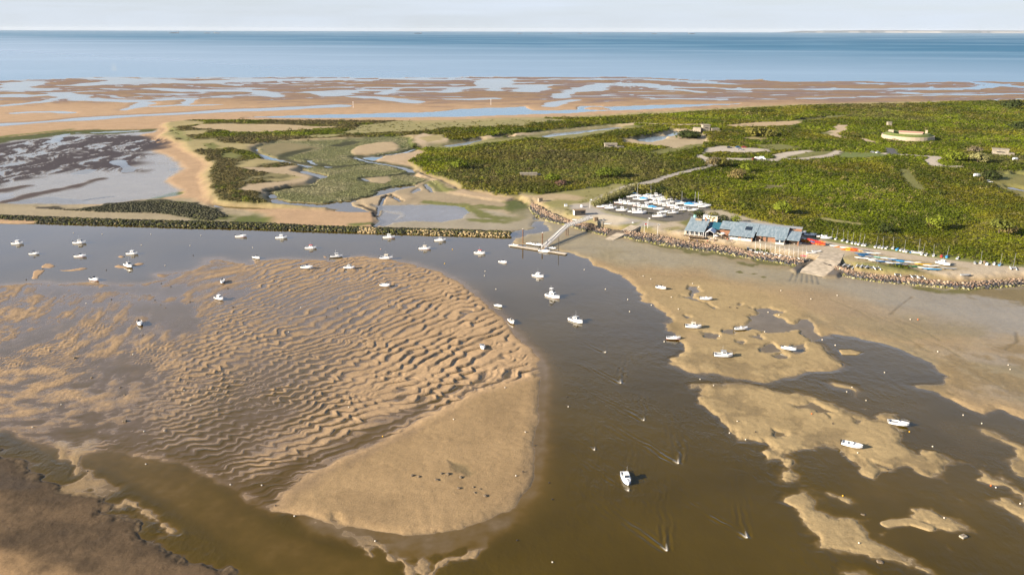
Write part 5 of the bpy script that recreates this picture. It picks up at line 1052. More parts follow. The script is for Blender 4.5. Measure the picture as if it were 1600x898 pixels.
def afloat(px, py, key, hdg, label, L=1.0, roll=0.0, dz=None):
    x, y = unproj(px, py, 0.0); g = ground(x, y); z = 0.0 if g < -0.3 else max(g, -0.3) + 0.36
    if dz is not None: z = dz
    BOATS[(px, py)] = put_boat(key, (x, y, z), (R(roll), R(-1.0), R(hdg)), label, 'boats moored in the channel and aground on the flats', scale=L * 0.86)
K = lambda kind, bottom='silt', tone='white', top='white', extra=None: (kind, bottom, tone, top, extra)
afloat(28, 381, K('cabin'), -4, 'white cabin boat afloat at the far left edge of the channel', 1.05)
afloat(54, 397, K('cuddy', extra='bimini'), -6, 'small white boat with a black canopy, afloat near the left edge', 0.95)
afloat(125, 380, K('cabin', top='grey'), -3, 'white pilothouse boat nearest the training wall on the left', 1.15)
afloat(126, 401, K('cuddy', bottom='red'), -2, 'white boat with black outboard tilted at its left end, near the pilothouse boat', 1.1)
afloat(207, 397, K('cabin', bottom='black'), -6, 'white cruiser afloat just above the small tilted boat bank', 1.0)
afloat(201, 417, K('cabin', top='grey'), -42, 'white cabin boat heeled on a tiny sandbank, bow toward the viewer', 1.15, -5)
afloat(148, 438, K('cuddy', bottom='red'), -30, 'white boat aground on the edge of the left sand tongue', 1.05, 6)
afloat(377, 370, K('cuddy', bottom='red'), -4, 'low white cruiser afloat left of centre, close under the training wall', 1.15)
afloat(440, 372, K('cabin'), -6, 'white pilothouse boat with thin mast under the training wall, left of the pale rocks', 1.05)
afloat(486, 388, K('cabin', top='red'), -8, 'white cabin boat with a red dodger, off the far tip of the big sandbar', 1.0)
afloat(401, 404, K('cuddy'), -38, 'small white boat with a short mast alone in shallow water', 0.95, -4)
afloat(526, 402, K('cabin', bottom='black'), 8, 'white boat with dark bottom heeled on the far tip of the sandbar', 1.05, -8)
afloat(604, 405, K('cabin', top='cream'), -5, 'white cabin boat resting on the top curve of the rippled bar', 1.1, 3)
afloat(608, 371.5, K('cabin', bottom='red'), -4, 'white boat with flag mast before the pale gap in the training wall', 1.1)
afloat(688, 376, K('cabin', top='grey'), -6, 'rounded white cruiser near the right end of the training wall', 1.05)
afloat(664, 389, K('cabin', bottom='red', top='cream'), -10, 'white cabin boat just below the rounded cruiser near the training wall', 1.05)
afloat(480, 420, K('cuddy', bottom='black'), -12, 'flat white boat aground on sand, left of two on the inner bar', 1.1, 4)
afloat(546, 420, K('cabin', top='grey'), -14, 'white boat aground on sand, right of two on the inner bar', 0.9, 5)
afloat(348, 442, K('open', extra='grey'), -75, 'small white open boat aground, bow toward the viewer, upper of two', 1.0, 6)
afloat(343, 468, K('cabin'), -35, 'white domed cabin boat aground, lower of two on the wet flats', 0.9, 7)
afloat(219, 507, K('cuddy'), -60, 'white boat alone on the ribbed wet sand at left', 0.95, 8)
afloat(602, 448, K('open'), -22, 'white open boat heeled in the middle of the ripples', 1.0, 8)
afloat(750, 396, K('cabin', top='red'), -24, 'white boat with a red cabin top, afloat in mid channel', 1.0)
afloat(786, 410, K('cuddy', bottom='red'), -34, 'small white cuddy boat afloat right of the red topped one', 0.85)
afloat(779, 479, K('open', bottom='green'), -38, 'slim white open boat touching the right tip of the ripples', 0.8, 3)
afloat(799, 504, K('open', extra='tanfloor'), -72, 'white open boat with beige floor on the edge of the bar, bow toward viewer', 1.05, -3)
afloat(754, 545, K('cuddy', extra='noengine'), -80, 'small white boat standing upright on the ripples, bow toward viewer', 0.85, -4)
afloat(841, 432, K('cabin', bottom='red'), -36, 'white cabin boat afloat straight below the jetty', 1.0)
afloat(864, 464, K('fly', bottom='red'), -42, 'largest white motor yacht with flybridge, anchored mid channel', 0.95)
afloat(900, 502, K('cabin', top='grey'), -48, 'white cruiser with blue windscreen, next below the motor yacht', 1.15)
afloat(978, 749, K('cabin', bottom='blue', top='white'), -86, 'nearest boat, white with blue bow, alone in the brown channel', 0.98)
afloat(1033, 453, K('cuddy'), -40, 'small white boat aground on the right flats, farthest of them', 0.9, 6)
afloat(1103, 470, K('open'), -12, 'white open console boat beside a blue puddle on the right flats', 1.05, 2)
afloat(1083, 514, K('cabin', bottom='black', top='cream'), -12, 'white cabin boat with orange bow fender on the pale bar', 1.0, 3)
afloat(1158, 515, K('open', extra='grey'), 4, 'pale grey floored open boat by the dark pool on the bar', 1.05, -3)
afloat(1052, 530, K('cuddy', bottom='red'), -8, 'white boat with bright red bottom at the edge of the pale bar', 0.95, -4, 0.25)
afloat(1130, 559, K('cabin', top='grey'), -8, 'white pilothouse boat in the middle of the pale bar', 1.05, 3)
afloat(1232, 549, K('cuddy', bottom='blue'), -34, 'white boat with pale blue bottom at the right end of the bar', 0.95, -5)
afloat(1404, 664, K('cuddy', extra='whiteengine'), -24, 'white open decked boat at the edge of the right hand pool', 1.0, 4)
afloat(1331, 700, K('open', bottom='silt'), -32, 'broad white open boat with round seats, closest on the right bars', 1.1, 3)

# ------------------------------------------------------------------ boats ashore in the gravel park
PARK = {'front': [(940.7, 324, 'cuddy', 'red'), (945.5, 324, 'cuddy', 'silt'), (954, 326, 'cabin', 'silt'), (971.6, 329.5, 'cabin', 'silt'), (989.6, 331.5, 'cabin', 'silt'), (998.6, 333.2, 'cabin', 'blue'), (1029.6, 338.8, 'cabin', 'silt'), (1039, 332, 'cuddy', 'silt'), (1052, 333.5, 'cabin', 'silt'), (1069, 328.6, 'cabin', 'black'), (1083, 329.3, 'cuddy', 'silt')],
        'second': [(968.8, 317.6, 'cabin', 'red'), (975, 318.3, 'cabin', 'red'), (981.8, 319.2, 'cabin', 'silt'), (988.5, 320, 'cuddy', 'silt'), (997.5, 322, 'cabin', 'red'), (1003, 323.2, 'cuddy', 'silt'), (1010.4, 324.6, 'cabin', 'green'), (1019.4, 325.8, 'cover', 'silt'), (1029, 327.5, 'cuddy', 'blue')],
        'third': [(997.5, 312, 'cabin', 'silt'), (1005.4, 312.6, 'cover', 'blue'), (1015.5, 317.4, 'cuddy', 'blue'), (1022, 317.4, 'cabin', 'silt'), (1030, 319, 'cabin', 'silt'), (1035.7, 320.2, 'cuddy', 'silt'), (1043.6, 322, 'cabin', 'blue'), (1049, 323, 'cuddy', 'red'), (1056, 325.7, 'cabin', 'silt'), (1060.8, 326.4, 'open', 'silt')],
        'fourth': [(1011, 309.2, 'cabin', 'silt'), (1017.7, 310.8, 'cabin', 'silt'), (1025.6, 311.4, 'cuddy', 'silt'), (1034.6, 312.6, 'cabin', 'silt'), (1041.4, 313.4, 'cuddy', 'blue'), (1049, 316.8, 'cabin', 'silt'), (1056, 316, 'cabin', 'silt'), (1063.5, 319, 'sail', 'silt')],
        'back': [(986, 308.4, 'open', 'silt'), (994, 306.8, 'sail', 'blue'), (1005, 307.5, 'cuddy', 'silt'), (1015.5, 307.6, 'sail', 'silt'), (1024.5, 307.4, 'cabin', 'silt'), (1034.6, 309.9, 'cuddy', 'silt')],
        'right hand': [(1077, 321.6, 'cover', 'blue'), (1083.5, 321, 'sail', 'silt'), (1088.5, 322.4, 'sail', 'silt'), (1094, 320.8, 'cabin', 'silt'), (1098.5, 324, 'cuddy', 'silt'), (1103, 322.4, 'cuddy', 'silt')]}
ORD = ['first', 'second', 'third', 'fourth', 'fifth', 'sixth', 'seventh', 'eighth', 'ninth', 'tenth', 'eleventh', 'twelfth', 'thirteenth', 'fourteenth', 'fifteenth', 'sixteenth', 'seventeenth', 'eighteenth', 'nineteenth', 'twentieth']
DESC = {'cabin': 'white cabin boat', 'cuddy': 'low white motorboat', 'open': 'white open boat', 'sail': 'white sailing boat with mast', 'cover': 'boat under a blue tarpaulin'}
BOT = {'silt': '', 'red': ' with red bottom', 'blue': ' with blue bottom', 'black': ' with black bottom', 'green': ' with green bottom'}
for row, lst in PARK.items():
    for i, (a, b, kd, bt) in enumerate(lst):
        x, y = unproj(a, b, Z1 + .3); g = ground(x, y)
        put_boat(K(kd, bt), (x, y, g + 0.44), (0, R(rng.uniform(-2, 1)), R(rng.uniform(-14, 4))), '%s%s, %s from left in %s park row' % (DESC[kd], BOT[bt], ORD[i], row), 'boats stored ashore on the gravel park', scale=rng.uniform(0.92, 1.1) * (1.15 if (row == 'front' and i in (2, 5, 6)) else 0.97))
for i, (a, b, kd) in enumerate([(1239, 362.5, 'cabin'), (1249, 364.5, 'cabin'), (1266, 368, 'cuddy'), (1284, 370.5, 'open'), (1291, 373, 'open')]):
    x, y = unproj(a, b, Z1 + .3)
    put_boat(K(kd), (x, y, ground(x, y) + .44), (0, 0, R(rng.uniform(-18, -8))), '%s, %s in the line behind the clubhouse right end' % (DESC[kd], ORD[i]), 'boats stored behind the clubhouse end', scale=1.0)
x, y = unproj(1473, 414, Z1); put_boat(K('cabin', 'black'), (x, y, ground(x, y) + .44), (0, 0, R(-55)), 'white cabin boat alone beside the sandy track above the canoes', 'boats stored ashore singly', scale=.95)
# boats lying at the landing stage
for a, b, kd, hd, lb, s_, bt in [(803, 384, 'open', -22, 'white open boat at the outer left end of the landing stage', .9, 'silt'), (829, 382.2, 'open', -26, 'low white boat, left of two behind the landing stage', .85, 'silt'), (840, 383.8, 'cuddy', -26, 'low white boat, right of two behind the landing stage', .85, 'blue'), (851, 393, 'cuddy', -25, 'white boat moored in front of the gangway foot', 1.0, 'silt'), (863, 388.6, 'open', -28, 'small blue bottomed boat behind the right arm of the landing stage', .8, 'blue')]:
    x, y = unproj(a, b, 0.1); put_boat(K(kd, bt), (x, y, max(0.05, ground(x, y) + .3)), (0, 0, R(hd)), lb, 'boats at the landing stage', scale=s_)

# ------------------------------------------------------------------ dinghies, catamarans, canoes and kayaks
def make_dinghy(col='white', mast=True, cover=None, L=4.2):
    root = thing('sailing_dinghy', 'x', 'dinghy'); B, fb, dr = 1.55, .42, .12
    S = hull_sections(L, B, fb, dr, .15); MB().loft(S, cap=True).build('hull', MC[col], root)
    if cover: MB().loft([[(s_[0][0], s_[0][1] * 1.02, s_[0][2] + .02), (s_[0][0], 0, s_[0][2] + .28 - abs(s_[0][0]) * .07), (s_[6][0], s_[6][1] * 1.02, s_[6][2] + .02)] for s_ in S], cap=True).build('boat_cover', MC[cover], root)
    else:
        MB().loft([[(s_[0][0], s_[0][1] * .99, s_[0][2] + .012), (s_[0][0], s_[0][1] * .6, s_[0][2] + .012)] for s_ in S], cap=False).loft([[(s_[6][0], s_[6][1] * .99, s_[6][2] + .012), (s_[6][0], s_[6][1] * .6, s_[6][2] + .012)] for s_ in S], cap=False).box((-.1, 0, fb - .14), (.28, B * .9, .05)).build('side_deck', GREY, root)
        MB().box((-.2, 0, fb - .25), (L * .6, B * .58, .03)).build('cockpit_floor', GREY, root)
    if mast: MB().tube((.75, 0, .1), (.66, 0, 6.1), .07, .06, 5).tube((.72, 0, .95), (-1.6, 0, 1.0), .045, n=5).path([(2.05, 0, .45), (.68, 0, 5.0)], .012, 3).build('mast', STEEL, root)
    return root
def make_cat(mast=True, hcol='white', tramp='black'):
    root = thing('catamaran', 'x', 'catamaran'); L = 4.6
    for sg in (-1, 1):
        S = [[(t * L, sg * 1.05 - w, z1), (t * L, sg * 1.05 - w * .5, z0), (t * L, sg * 1.05 + w * .5, z0), (t * L, sg * 1.05 + w, z1), (t * L, sg * 1.05, z1 + .07)] for t, w, z0, z1 in ((-.5, .15, .18, .46), (-.2, .2, .05, .46), (.2, .19, .06, .48), (.42, .1, .2, .54), (.5, .02, .44, .58))]
        MB().loft(S, close=True).build('hull', MC[hcol], root)
    MB().tube((-1.0, -1.05, .56), (-1.0, 1.05, .56), .05).tube((.75, -1.05, .58), (.75, 1.05, .58), .05).build('cross_beams', STEEL, root)
    MB().slab([(-1.0, -.85, .6), (.75, -.85, .61), (.75, .85, .61), (-1.0, .85, .6)], .03).build('trampoline', MC[tramp], root)
    for sg in (-1, 1): MB().box((-2.38, sg * 1.05, .35), (.1, .04, .6)).build('rudder', BLACK, root)
    if mast: MB().tube((.75, 0, .6), (.55, 0, 7.0), .055, .045, 5).path([(2.1, -.95, .58), (.6, 0, 5.2)], .012, 3).path([(2.1, .95, .58), (.6, 0, 5.2)], .012, 3).build('mast', STEEL, root)
    return root
def make_canoe(col='white', L=5.6, deck=None):
    root = thing('rowing_canoe', 'x', 'canoe')
    S = [[(t * L, -w, z1), (t * L, -w * .75, z0 + .08), (t * L, 0, z0), (t * L, w * .75, z0 + .08), (t * L, w, z1), (t * L, 0, z1 + .1 * (w > .1))] for t, w, z0, z1 in ((-.5, .03, .3, .42), (-.36, .26, .08, .36), (-.1, .42, .0, .34), (.14, .42, .0, .34), (.36, .26, .08, .37), (.5, .03, .3, .45))]
    MB().loft(S, close=True).build('hull', MC[col], root)
    MB().loft([[(x, -w, .47), (x, 0, .485), (x, w, .47)] for x, w in ((-.85, .05), (-.5, .2), (.45, .2), (.8, .05))], cap=False).build('cockpit_rim', MC[deck or 'black'], root)
    for xx in (-1.3, 1.3): MB().box((xx, 0, -.18), (.1, .9, .36)).box((xx, 0, -.34), (.5, .9, .05)).build('trestle', DKW, root)
    return root
_pp = {}
def put(maker, args, loc, rot, label, cat, group, scale=(1, 1, 1)):
    key = (maker.__name__,) + tuple(args)
    if key not in _pp:
        t = maker(*args); _pp[key] = t; t.location = loc; t.rotation_euler = rot; t['label'] = label; t['category'] = cat; t['group'] = group; t.scale = scale; return t
    return copy_tree(_pp[key], loc, rot, label, cat, group, scale)
def ashore(a, b, dz=0.0):
    x, y = unproj(a, b, Z1); return (x, y, ground(x, y) + dz)
CN = {'white': 'white', 'grey': 'grey', 'blue': 'dark blue', 'lblue': 'light blue', 'red': 'red', 'tan': 'tan', 'yellow': 'yellow', 'teal': 'pale teal', 'green': 'green', 'cream': 'cream', None: ''}
# dinghies in line along the scrub edge
DIN = [(1298, 373.2, 'white', 1, 'grey'), (1306, 373.4, 'white', 1, None), (1317, 376, 'white', 1, 'grey'), (1324, 378, 'white', 1, 'grey'), (1331.6, 380, 'white', 1, 'grey'), (1337, 380.8, 'white', 0, 'grey'), (1342, 381.8, 'white', 1, 'grey'), (1347.6, 383, 'white', 1, None), (1352, 383.6, 'white', 0, 'grey'), (1367.7, 386, 'white', 1, 'grey'), (1373.7, 386.6, 'white', 0, None), (1379, 387.4, 'white', 1, 'grey'), (1385, 388, 'white', 0, None),
       (1395, 388, 'white', 1, None), (1401.7, 390.3, 'lblue', 0, 'lblue'), (1408, 391.2, 'white', 0, 'grey'), (1412.4, 392.4, 'white', 1, None), (1417, 393.3, 'white', 0, 'grey'), (1423.6, 394, 'blue', 0, None), (1440.5, 397.2, 'white', 1, None), (1447, 398.4, 'white', 0, None), (1458.5, 399.5, 'white', 1, None), (1471, 401, 'red', 0, 'red'), (1479, 402, 'lblue', 1, 'lblue'), (1496, 404, 'white', 0, None), (1523, 411.4, 'grey', 0, 'grey'), (1532, 410.6, 'white', 1, None), (1538, 410, 'tan', 0, 'tan'), (1542, 413.4, 'white', 0, 'white'), (1553, 412.6, 'white', 0, None), (1562, 414, 'lblue', 1, None)]
for i, (a, b, c, m_, cv) in enumerate(DIN):
    half, j = ('left', i) if i < 16 else ('right', i - 16)
    put(make_dinghy, (c, bool(m_), cv), ashore(a, b, .12), (R(rng.uniform(-6, 6)), 0, R(rng.uniform(48, 62))), '%s%s dinghy, %s from left in the %s half of the scrub edge line' % (CN[c], ' masted' if m_ else '', ORD[j], half), 'dinghy', 'dinghies parked along the scrub edge', (0.82, 0.72, 0.85))
put(make_cat, (True, 'white', 'grey'), ashore(1432, 395.2), (0, 0, R(-20)), 'white catamaran with the tallest mast in the scrub edge line', 'catamaran', 'catamarans along the scrub edge')
put(make_cat, (True, 'white', 'grey'), ashore(1583, 420), (0, 0, R(68)), 'white catamaran with mast, last boat at the right by the track', 'catamaran', 'catamarans along the scrub edge')
# catamarans in front of the clubhouse
for i, (a, b) in enumerate([(1178, 387), (1185.6, 388.2), (1193.6, 389.6), (1201.6, 391), (1209, 392.4), (1216, 393.6), (1223.5, 394.8), (1230.5, 396), (1237.7, 397.3), (1244.6, 398.6), (1251, 399.8), (1257, 401.2)]):
    put(make_cat, (True, 'white', 'black'), ashore(a, b), (0, 0, R(-62 + rng.uniform(-4, 4))), '%s from left of the white catamarans in a row before the clubhouse' % (ORD[i].capitalize()), 'catamaran', 'row of catamarans in front of the clubhouse')
for i, (a, b, m_, h_) in enumerate([(1323, 412, 0, 'white'), (1329.7, 412.6, 0, 'white'), (1342.6, 414.3, 0, 'white'), (1350, 415.4, 0, 'white'), (1359.5, 416.2, 0, 'grey'), (1370.5, 418, 1, 'white'), (1403.4, 424.4, 0, 'white'), (1429, 426.4, 0, 'white'), (1440.5, 427.6, 0, 'white')]):
    put(make_cat, (bool(m_), h_, 'black'), ashore(a, b), (0, 0, R(rng.uniform(52, 66) if i < 5 else rng.uniform(72, 84))), '%s from left of the catamarans on grass above the right boulder bank' % ORD[i].capitalize(), 'catamaran', 'catamarans on the grass right of the ramp')
# canoes and rowing skiffs on trestles
CAN = {'top': [(1349, 393, 'grey', 5), (1356, 396.4, 'grey', 5), (1364, 397.4, 'white', 6)], 'upper': [(1346.6, 398.6, 'blue', 6), (1352, 401.6, 'blue', 6), (1363.4, 403, 'grey', 6), (1375.8, 404.2, 'teal', 6), (1388, 405.8, 'white', 6.5), (1400, 408, 'blue', 6.5), (1412.4, 410.6, 'lblue', 6.5), (1426, 412, 'white', 6.5), (1442, 414.8, 'yellow', 6.5), (1455, 417, 'white', 6.5)],
       'lower': [(1346, 404.8, 'white', 5.6), (1358.4, 406.2, 'white', 6), (1368.5, 409.2, 'white', 6), (1379.7, 410.4, 'blue', 6), (1395.5, 413, 'white', 6.2), (1406.7, 414.8, 'blue', 6), (1420, 416.4, 'tan', 6), (1430.4, 418.4, 'green', 5.6), (1446, 420.6, 'white', 6), (1456, 422.4, 'lblue', 7), (1482, 421, 'grey', 6)]}
for row, lst in CAN.items():
    for i, (a, b, c, L_) in enumerate(lst):
        put(make_canoe, (c,), ashore(a, b, .36), (0, 0, R(rng.uniform(-18, -8))), '%s skiff on trestles, %s from left in the %s row of skiffs' % (CN[c], ORD[i], row), 'skiff', 'rowing skiffs stored on trestles', (L_ / 5.6 * 1.1, 1.25, 1.2))
for a, b, c, lb in ((1268, 395.4, 'white', 'white dinghy hull at the left edge of the wide ramp'), (1276, 393.4, 'white', 'white dinghy hull nearest the top of the wide ramp'), (1246, 381.4, 'white', 'white dinghy hull just right of the clubhouse end'), (1509, 428.6, 'grey', 'grey dinghy alone on grass near the corner of the boulder bank'), (1415.7, 426.2, 'tan', 'tan covered dinghy between catamarans on the grass'), (950, 348.6, 'white', 'white dinghy lying beside the pale gravel patch'), (900, 340, 'white', 'white dinghy on grass beside the little kiosk')):
    put(make_dinghy, (c, False, c if c != 'white' else None), ashore(a, b, .12), (R(rng.uniform(-4, 4)), 0, R(rng.uniform(-30, 20))), lb, 'dinghy', 'dinghies lying singly about the yard')
# kayak racks beside the clubhouse: the rack is one thing, every kayak on it another
def make_rack():
    root = thing('kayak_rack', 'x', 'rack')
    for xx in (-.9, .9): MB().tube((xx, -.9, 0), (xx, -.9, 2.3), .05).tube((xx, .9, 0), (xx, .9, 2.3), .05).build('upright', DKW, root)
    for z in (.3, .95, 1.6): MB().tube((-.9, -.95, z), (-.9, .95, z), .04).tube((.9, -.95, z), (.9, .95, z), .04).build('shelf_bar', DKW, root)
    return root
def make_kayak(c):
    root = thing('kayak', 'x', 'kayak'); L = 3.4
    MB().loft([[(t * L, w * math.cos(q), z + .22 * (w + .04) / .34 * math.sin(q)) for q in [i * math.pi / 4 for i in range(8)]] for t, w, z in ((-.5, .03, .3), (-.3, .24, .22), (0, .34, .2), (.3, .24, .22), (.5, .03, .32))], close=True).build('hull', MC[c], root)
    MB().loft([[(x, -w, .435 - abs(x) * .02), (x, w, .435 - abs(x) * .02)] for x, w in ((-.55, .06), (-.2, .2), (.25, .2), (.5, .06))], cap=False).build('seat_well', BLACK, root)
    return root
RK = [(1246, 377, ['lblue', 'white', 'lblue']), (1255, 378, ['orange', 'yellow', 'white']), (1262, 379, ['yellow', 'orange', 'red']), (1270, 381, ['red', 'blue', 'red']), (1277, 382.6, ['orange', 'red', 'red']), (1284, 383.4, ['orange', 'red', 'orange'])]
for i, (a, b, cs) in enumerate(RK):
    l = ashore(a, b); put(make_rack, (), l, (0, 0, R(-66)), '%s kayak rack from the clubhouse end' % ORD[i].capitalize(), 'rack', 'kayak racks beside the clubhouse')
    for q, z in enumerate((.36, 1.01, 1.66)):
        for w_ in (-.45, .45):
            put(make_kayak, (cs[q],), (l[0] + w_ * math.cos(R(24)), l[1] + w_ * math.sin(R(24)), l[2] + z - .1), (0, 0, R(-66)), '%s kayak, %s on the %s shelf of the %s rack' % (CN.get(cs[q], cs[q]), 'left' if w_ < 0 else 'right', ('bottom', 'middle', 'top')[q], ORD[i]), 'kayak', 'kayaks on the racks', (1.05, 1.15, 1.15))
# heap of orange and yellow kayaks by the ramp
l0 = ashore(1331.6, 391.6); hc = ['orange', 'yellow', 'orange', 'red', 'yellow', 'orange', 'yellow', 'orange', 'orange', 'yellow', 'yellow', 'red']; hn = ['lowest left', 'lowest middle', 'lowest right', 'far left', 'far right', 'near left', 'near right', 'upper left', 'upper middle', 'upper right', 'topmost left', 'topmost right']
for i, c in enumerate(hc):
    lay = 0 if i < 7 else 1 if i < 10 else 2
    put(make_kayak, (c,), (l0[0] + (-3.2 + 1.05 * i if lay == 0 else -2.2 + 1.5 * (i - 7) if lay == 1 else -1 + 1.6 * (i - 10)) , l0[1] + rng.uniform(-.5, .5) - 0.3 * (i % 7 - 3), l0[2] + .42 * lay), (0, 0, R(-18 + rng.uniform(-9, 9))), '%s kayak, %s in the heap at the top of the wide ramp' % (CN.get(c, c), hn[i]), 'kayak', 'kayaks heaped by the ramp', (1.15, 1.25, 1.15))
for a, b, c, lb in ((1303, 384.6, 'white', 'white kayak laid left of the orange one on the yard'), (1310, 386.2, 'orange', 'single orange kayak laid on the yard before the heap'), (1319, 387.3, 'white', 'white kayak laid just left of the kayak heap'), (1258, 395.4, 'pink', 'pink kayak at the right end of the catamaran row')):
    put(make_kayak, (c,), ashore(a, b), (0, 0, R(-15)), lb, 'kayak', 'kayaks lying singly on the yard', (1.2, 1.4, 1.2))
# ------------------------------------------------------------------ clubhouse
def roof_mat():
    m, nt = new_mat('sheet_roof'); k = NT(nt)
    oc = k.n('ShaderNodeTexCoord').outputs['Object']
    wv = k.n('ShaderNodeTexWave', {'Vector': oc, 'Scale': 0.55, 'Distortion': 0.0}, wave_type='BANDS', bands_direction='X').outputs[0]
    nz = k.n('ShaderNodeTexNoise', {'Vector': k.n('ShaderNodeMapping', {'Vector': oc, 'Scale': (1.3, 0.22, 1)}).outputs[0], 'Scale': 1.0, 'Detail': 4.0}).outputs[0]
    a = k.n('ShaderNodeMixRGB', {'Fac': k.n('ShaderNodeMapRange', {'Value': nz, 'From Min': .35, 'From Max': .65}).outputs[0], 'Color1': (0.165, 0.225, 0.265, 1), 'Color2': (0.29, 0.35, 0.39, 1)}).outputs[0]
    b = k.n('ShaderNodeMixRGB', {'Fac': k.n('ShaderNodeMapRange', {'Value': wv, 'From Min': .85, 'From Max': 1.0, 'To Max': .45}).outputs[0], 'Color1': a, 'Color2': (0.10, 0.14, 0.15, 1)}).outputs[0]
    k.n('ShaderNodeOutputMaterial', {'Surface': k.n('ShaderNodeBsdfPrincipled', {'Base Color': b, 'Roughness': 0.5, 'Metallic': 0.0, 'Specular IOR Level': 0.4}).outputs[0]})
    return m
ROOF = roof_mat(); TEALR = mat('teal_sheet_roof', (0.03, 0.13, 0.18), 0.5); BRICK = mat('brown_brick', (0.25, 0.135, 0.085), 0.9, 0.2, var=0.25, vscale=4); PANEL = mat('white_boarding', (0.58, 0.55, 0.48), 0.7)
FRONT = Vector((87.0, 386.6, 0)); gz = Z1 + 0.02
ch = thing('clubhouse', 'long sailing clubhouse with grey green sheet roofs and brown brick walls', 'clubhouse', (FRONT.x, FRONT.y, gz), R(-23.9))
def roof4(name, pts, m=ROOF, t=.16, label=None): return MB().slab(pts, t).build(name, m, ch, label=label)
# left dining wing
MB().box((4.2, 6.6, 1.35), (8.0, 12.4, 2.7)).faces([(.2, .4, 2.7), (8.2, .4, 2.7), (8.2, 12.8, 2.7), (.2, 12.8, 2.7), (.2, 12.8, 5.6), (8.2, 12.8, 5.6)], [(0, 3, 4), (1, 5, 2), (2, 5, 4, 3)]).build('wall', PANEL, ch)
rl = roof4('roof', [(-.8, -1.6, 2.75), (9.0, -1.6, 2.75), (9.0, 13.2, 6.05), (-.8, 13.2, 6.05)], label='grey green roof of the left wing')
MB().box((3.6, 10.8, 6.0), (3.2, .5, 1.0)).build('roof_vent', TANW, rl); MB().box((7.2, 11.6, 6.1), (.9, .9, 1.3)).build('chimney', BRICK, rl)
for i in range(5): MB().box((-.4 + i * 2.25, -1.4, 1.35), (.18, .18, 2.7)).build('post', W_, ch)
for i in range(4):
    w = MB().box((.95 + i * 2.15, .36, 1.45), (1.75, .10, 1.9)).build('window', GLASS, ch); MB().box((.95 + i * 2.15, .30, .42), (1.9, .08, .1)).box((.95 + i * 2.15, .30, 2.46), (1.9, .08, .1)).box((.95 + i * 2.15, .295, 1.45), (.08, .06, 1.9)).build('frame', W_, w)
MB().box((4.2, -1.2, .12), (10.4, 3.2, .24)).build('terrace_deck', TANW, ch)
# recessed middle with teal roof
MB().box((11.6, 10.0, 1.3), (6.6, 6.4, 2.6)).build('wall', BRICK, ch); roof4('roof', [(9.02, 6.2, 3.0), (15.1, 6.2, 3.0), (15.1, 13.6, 4.9), (9.02, 13.6, 4.9)], TEALR, label='dark teal roof between the wings')
MB().box((11.8, 6.78, 1.2), (3.4, .1, 2.0)).build('door', GLASS, ch)
# gabled white porch
g_ = MB().slab([(9.6, -1.6, 2.6), (11.7, -1.6, 3.9), (11.7, 5.4, 3.9), (9.6, 5.4, 2.6)], .10).slab([(11.7, -1.6, 3.905), (13.8, -1.6, 2.6), (13.8, 5.4, 2.6), (11.7, 5.4, 3.905)], .10).build('porch_roof', mat('porch_sheet', (0.55, 0.60, 0.68), .5), ch)
for xx in (9.7, 13.7):
    for yy in (-1.4, 2, 5.2): MB().box((xx, yy, 1.27), (.16, .16, 2.54)).build('post', W_, ch)
MB().tube((9.6, -1.66, 2.55), (11.7, -1.66, 3.85), .09, n=4).tube((11.7, -1.66, 3.85), (13.8, -1.66, 2.55), .09, n=4).build('gable_trim', W_, ch)
# centre hall: long slope with the front wing
MB().box((23.4, 10.1, 1.35), (16.4, 7.6, 2.7)).box((26.6, 3.2, 1.25), (10.6, 6.2, 2.5)).faces([(15.3, 6.4, 2.7), (15.3, 13.8, 2.7), (15.3, 13.8, 5.2)], [(0, 1, 2)]).build('wall', BRICK, ch)
rc = roof4('roof', [(15.0, 5.6, 3.75), (33.2, 5.6, 3.75), (33.2, 14.4, 5.75), (15.0, 14.4, 5.75)], label='upper slope over the centre hall'); roof4('roof', [(20.6, -1.0, 2.45), (32.6, -1.0, 2.45), (32.6, 5.58, 3.74), (20.6, 5.58, 3.74)], label='lower slope over the front wing')
MB().slab([(27.2, 6.6, 4.06), (30.4, 6.6, 4.06), (30.4, 10.4, 4.92), (27.2, 10.4, 4.92)], .05).build('skylight', GLASS, rc)
MB().box((26.4, .06, .55), (10.3, .1, 1.1)).build('white_band', PANEL, ch)
for c in (22.9, 28.9): 
    w = MB().box((c, .05, 1.62), (4.4, .12, .75)).build('window', GLASS, ch); MB().box((c, -.02, 1.21), (4.6, .06, .08)).box((c, -.02, 2.03), (4.6, .06, .08)).box((c - .75, -.025, 1.62), (.07, .05, .75)).box((c + .75, -.025, 1.62), (.07, .05, .75)).build('frame', W_, w)
for c in (25.3, 26.3): MB().box((c, .04, 1.15), (.16, .16, 2.3)).build('pillar', TANW, ch)
MB().box((32.0, 3.0, 1.2), (.12, 5.6, 2.3)).build('opening_shade_panel', DKW, ch)  # dark panel standing in for the shadowed opening beside the front wing
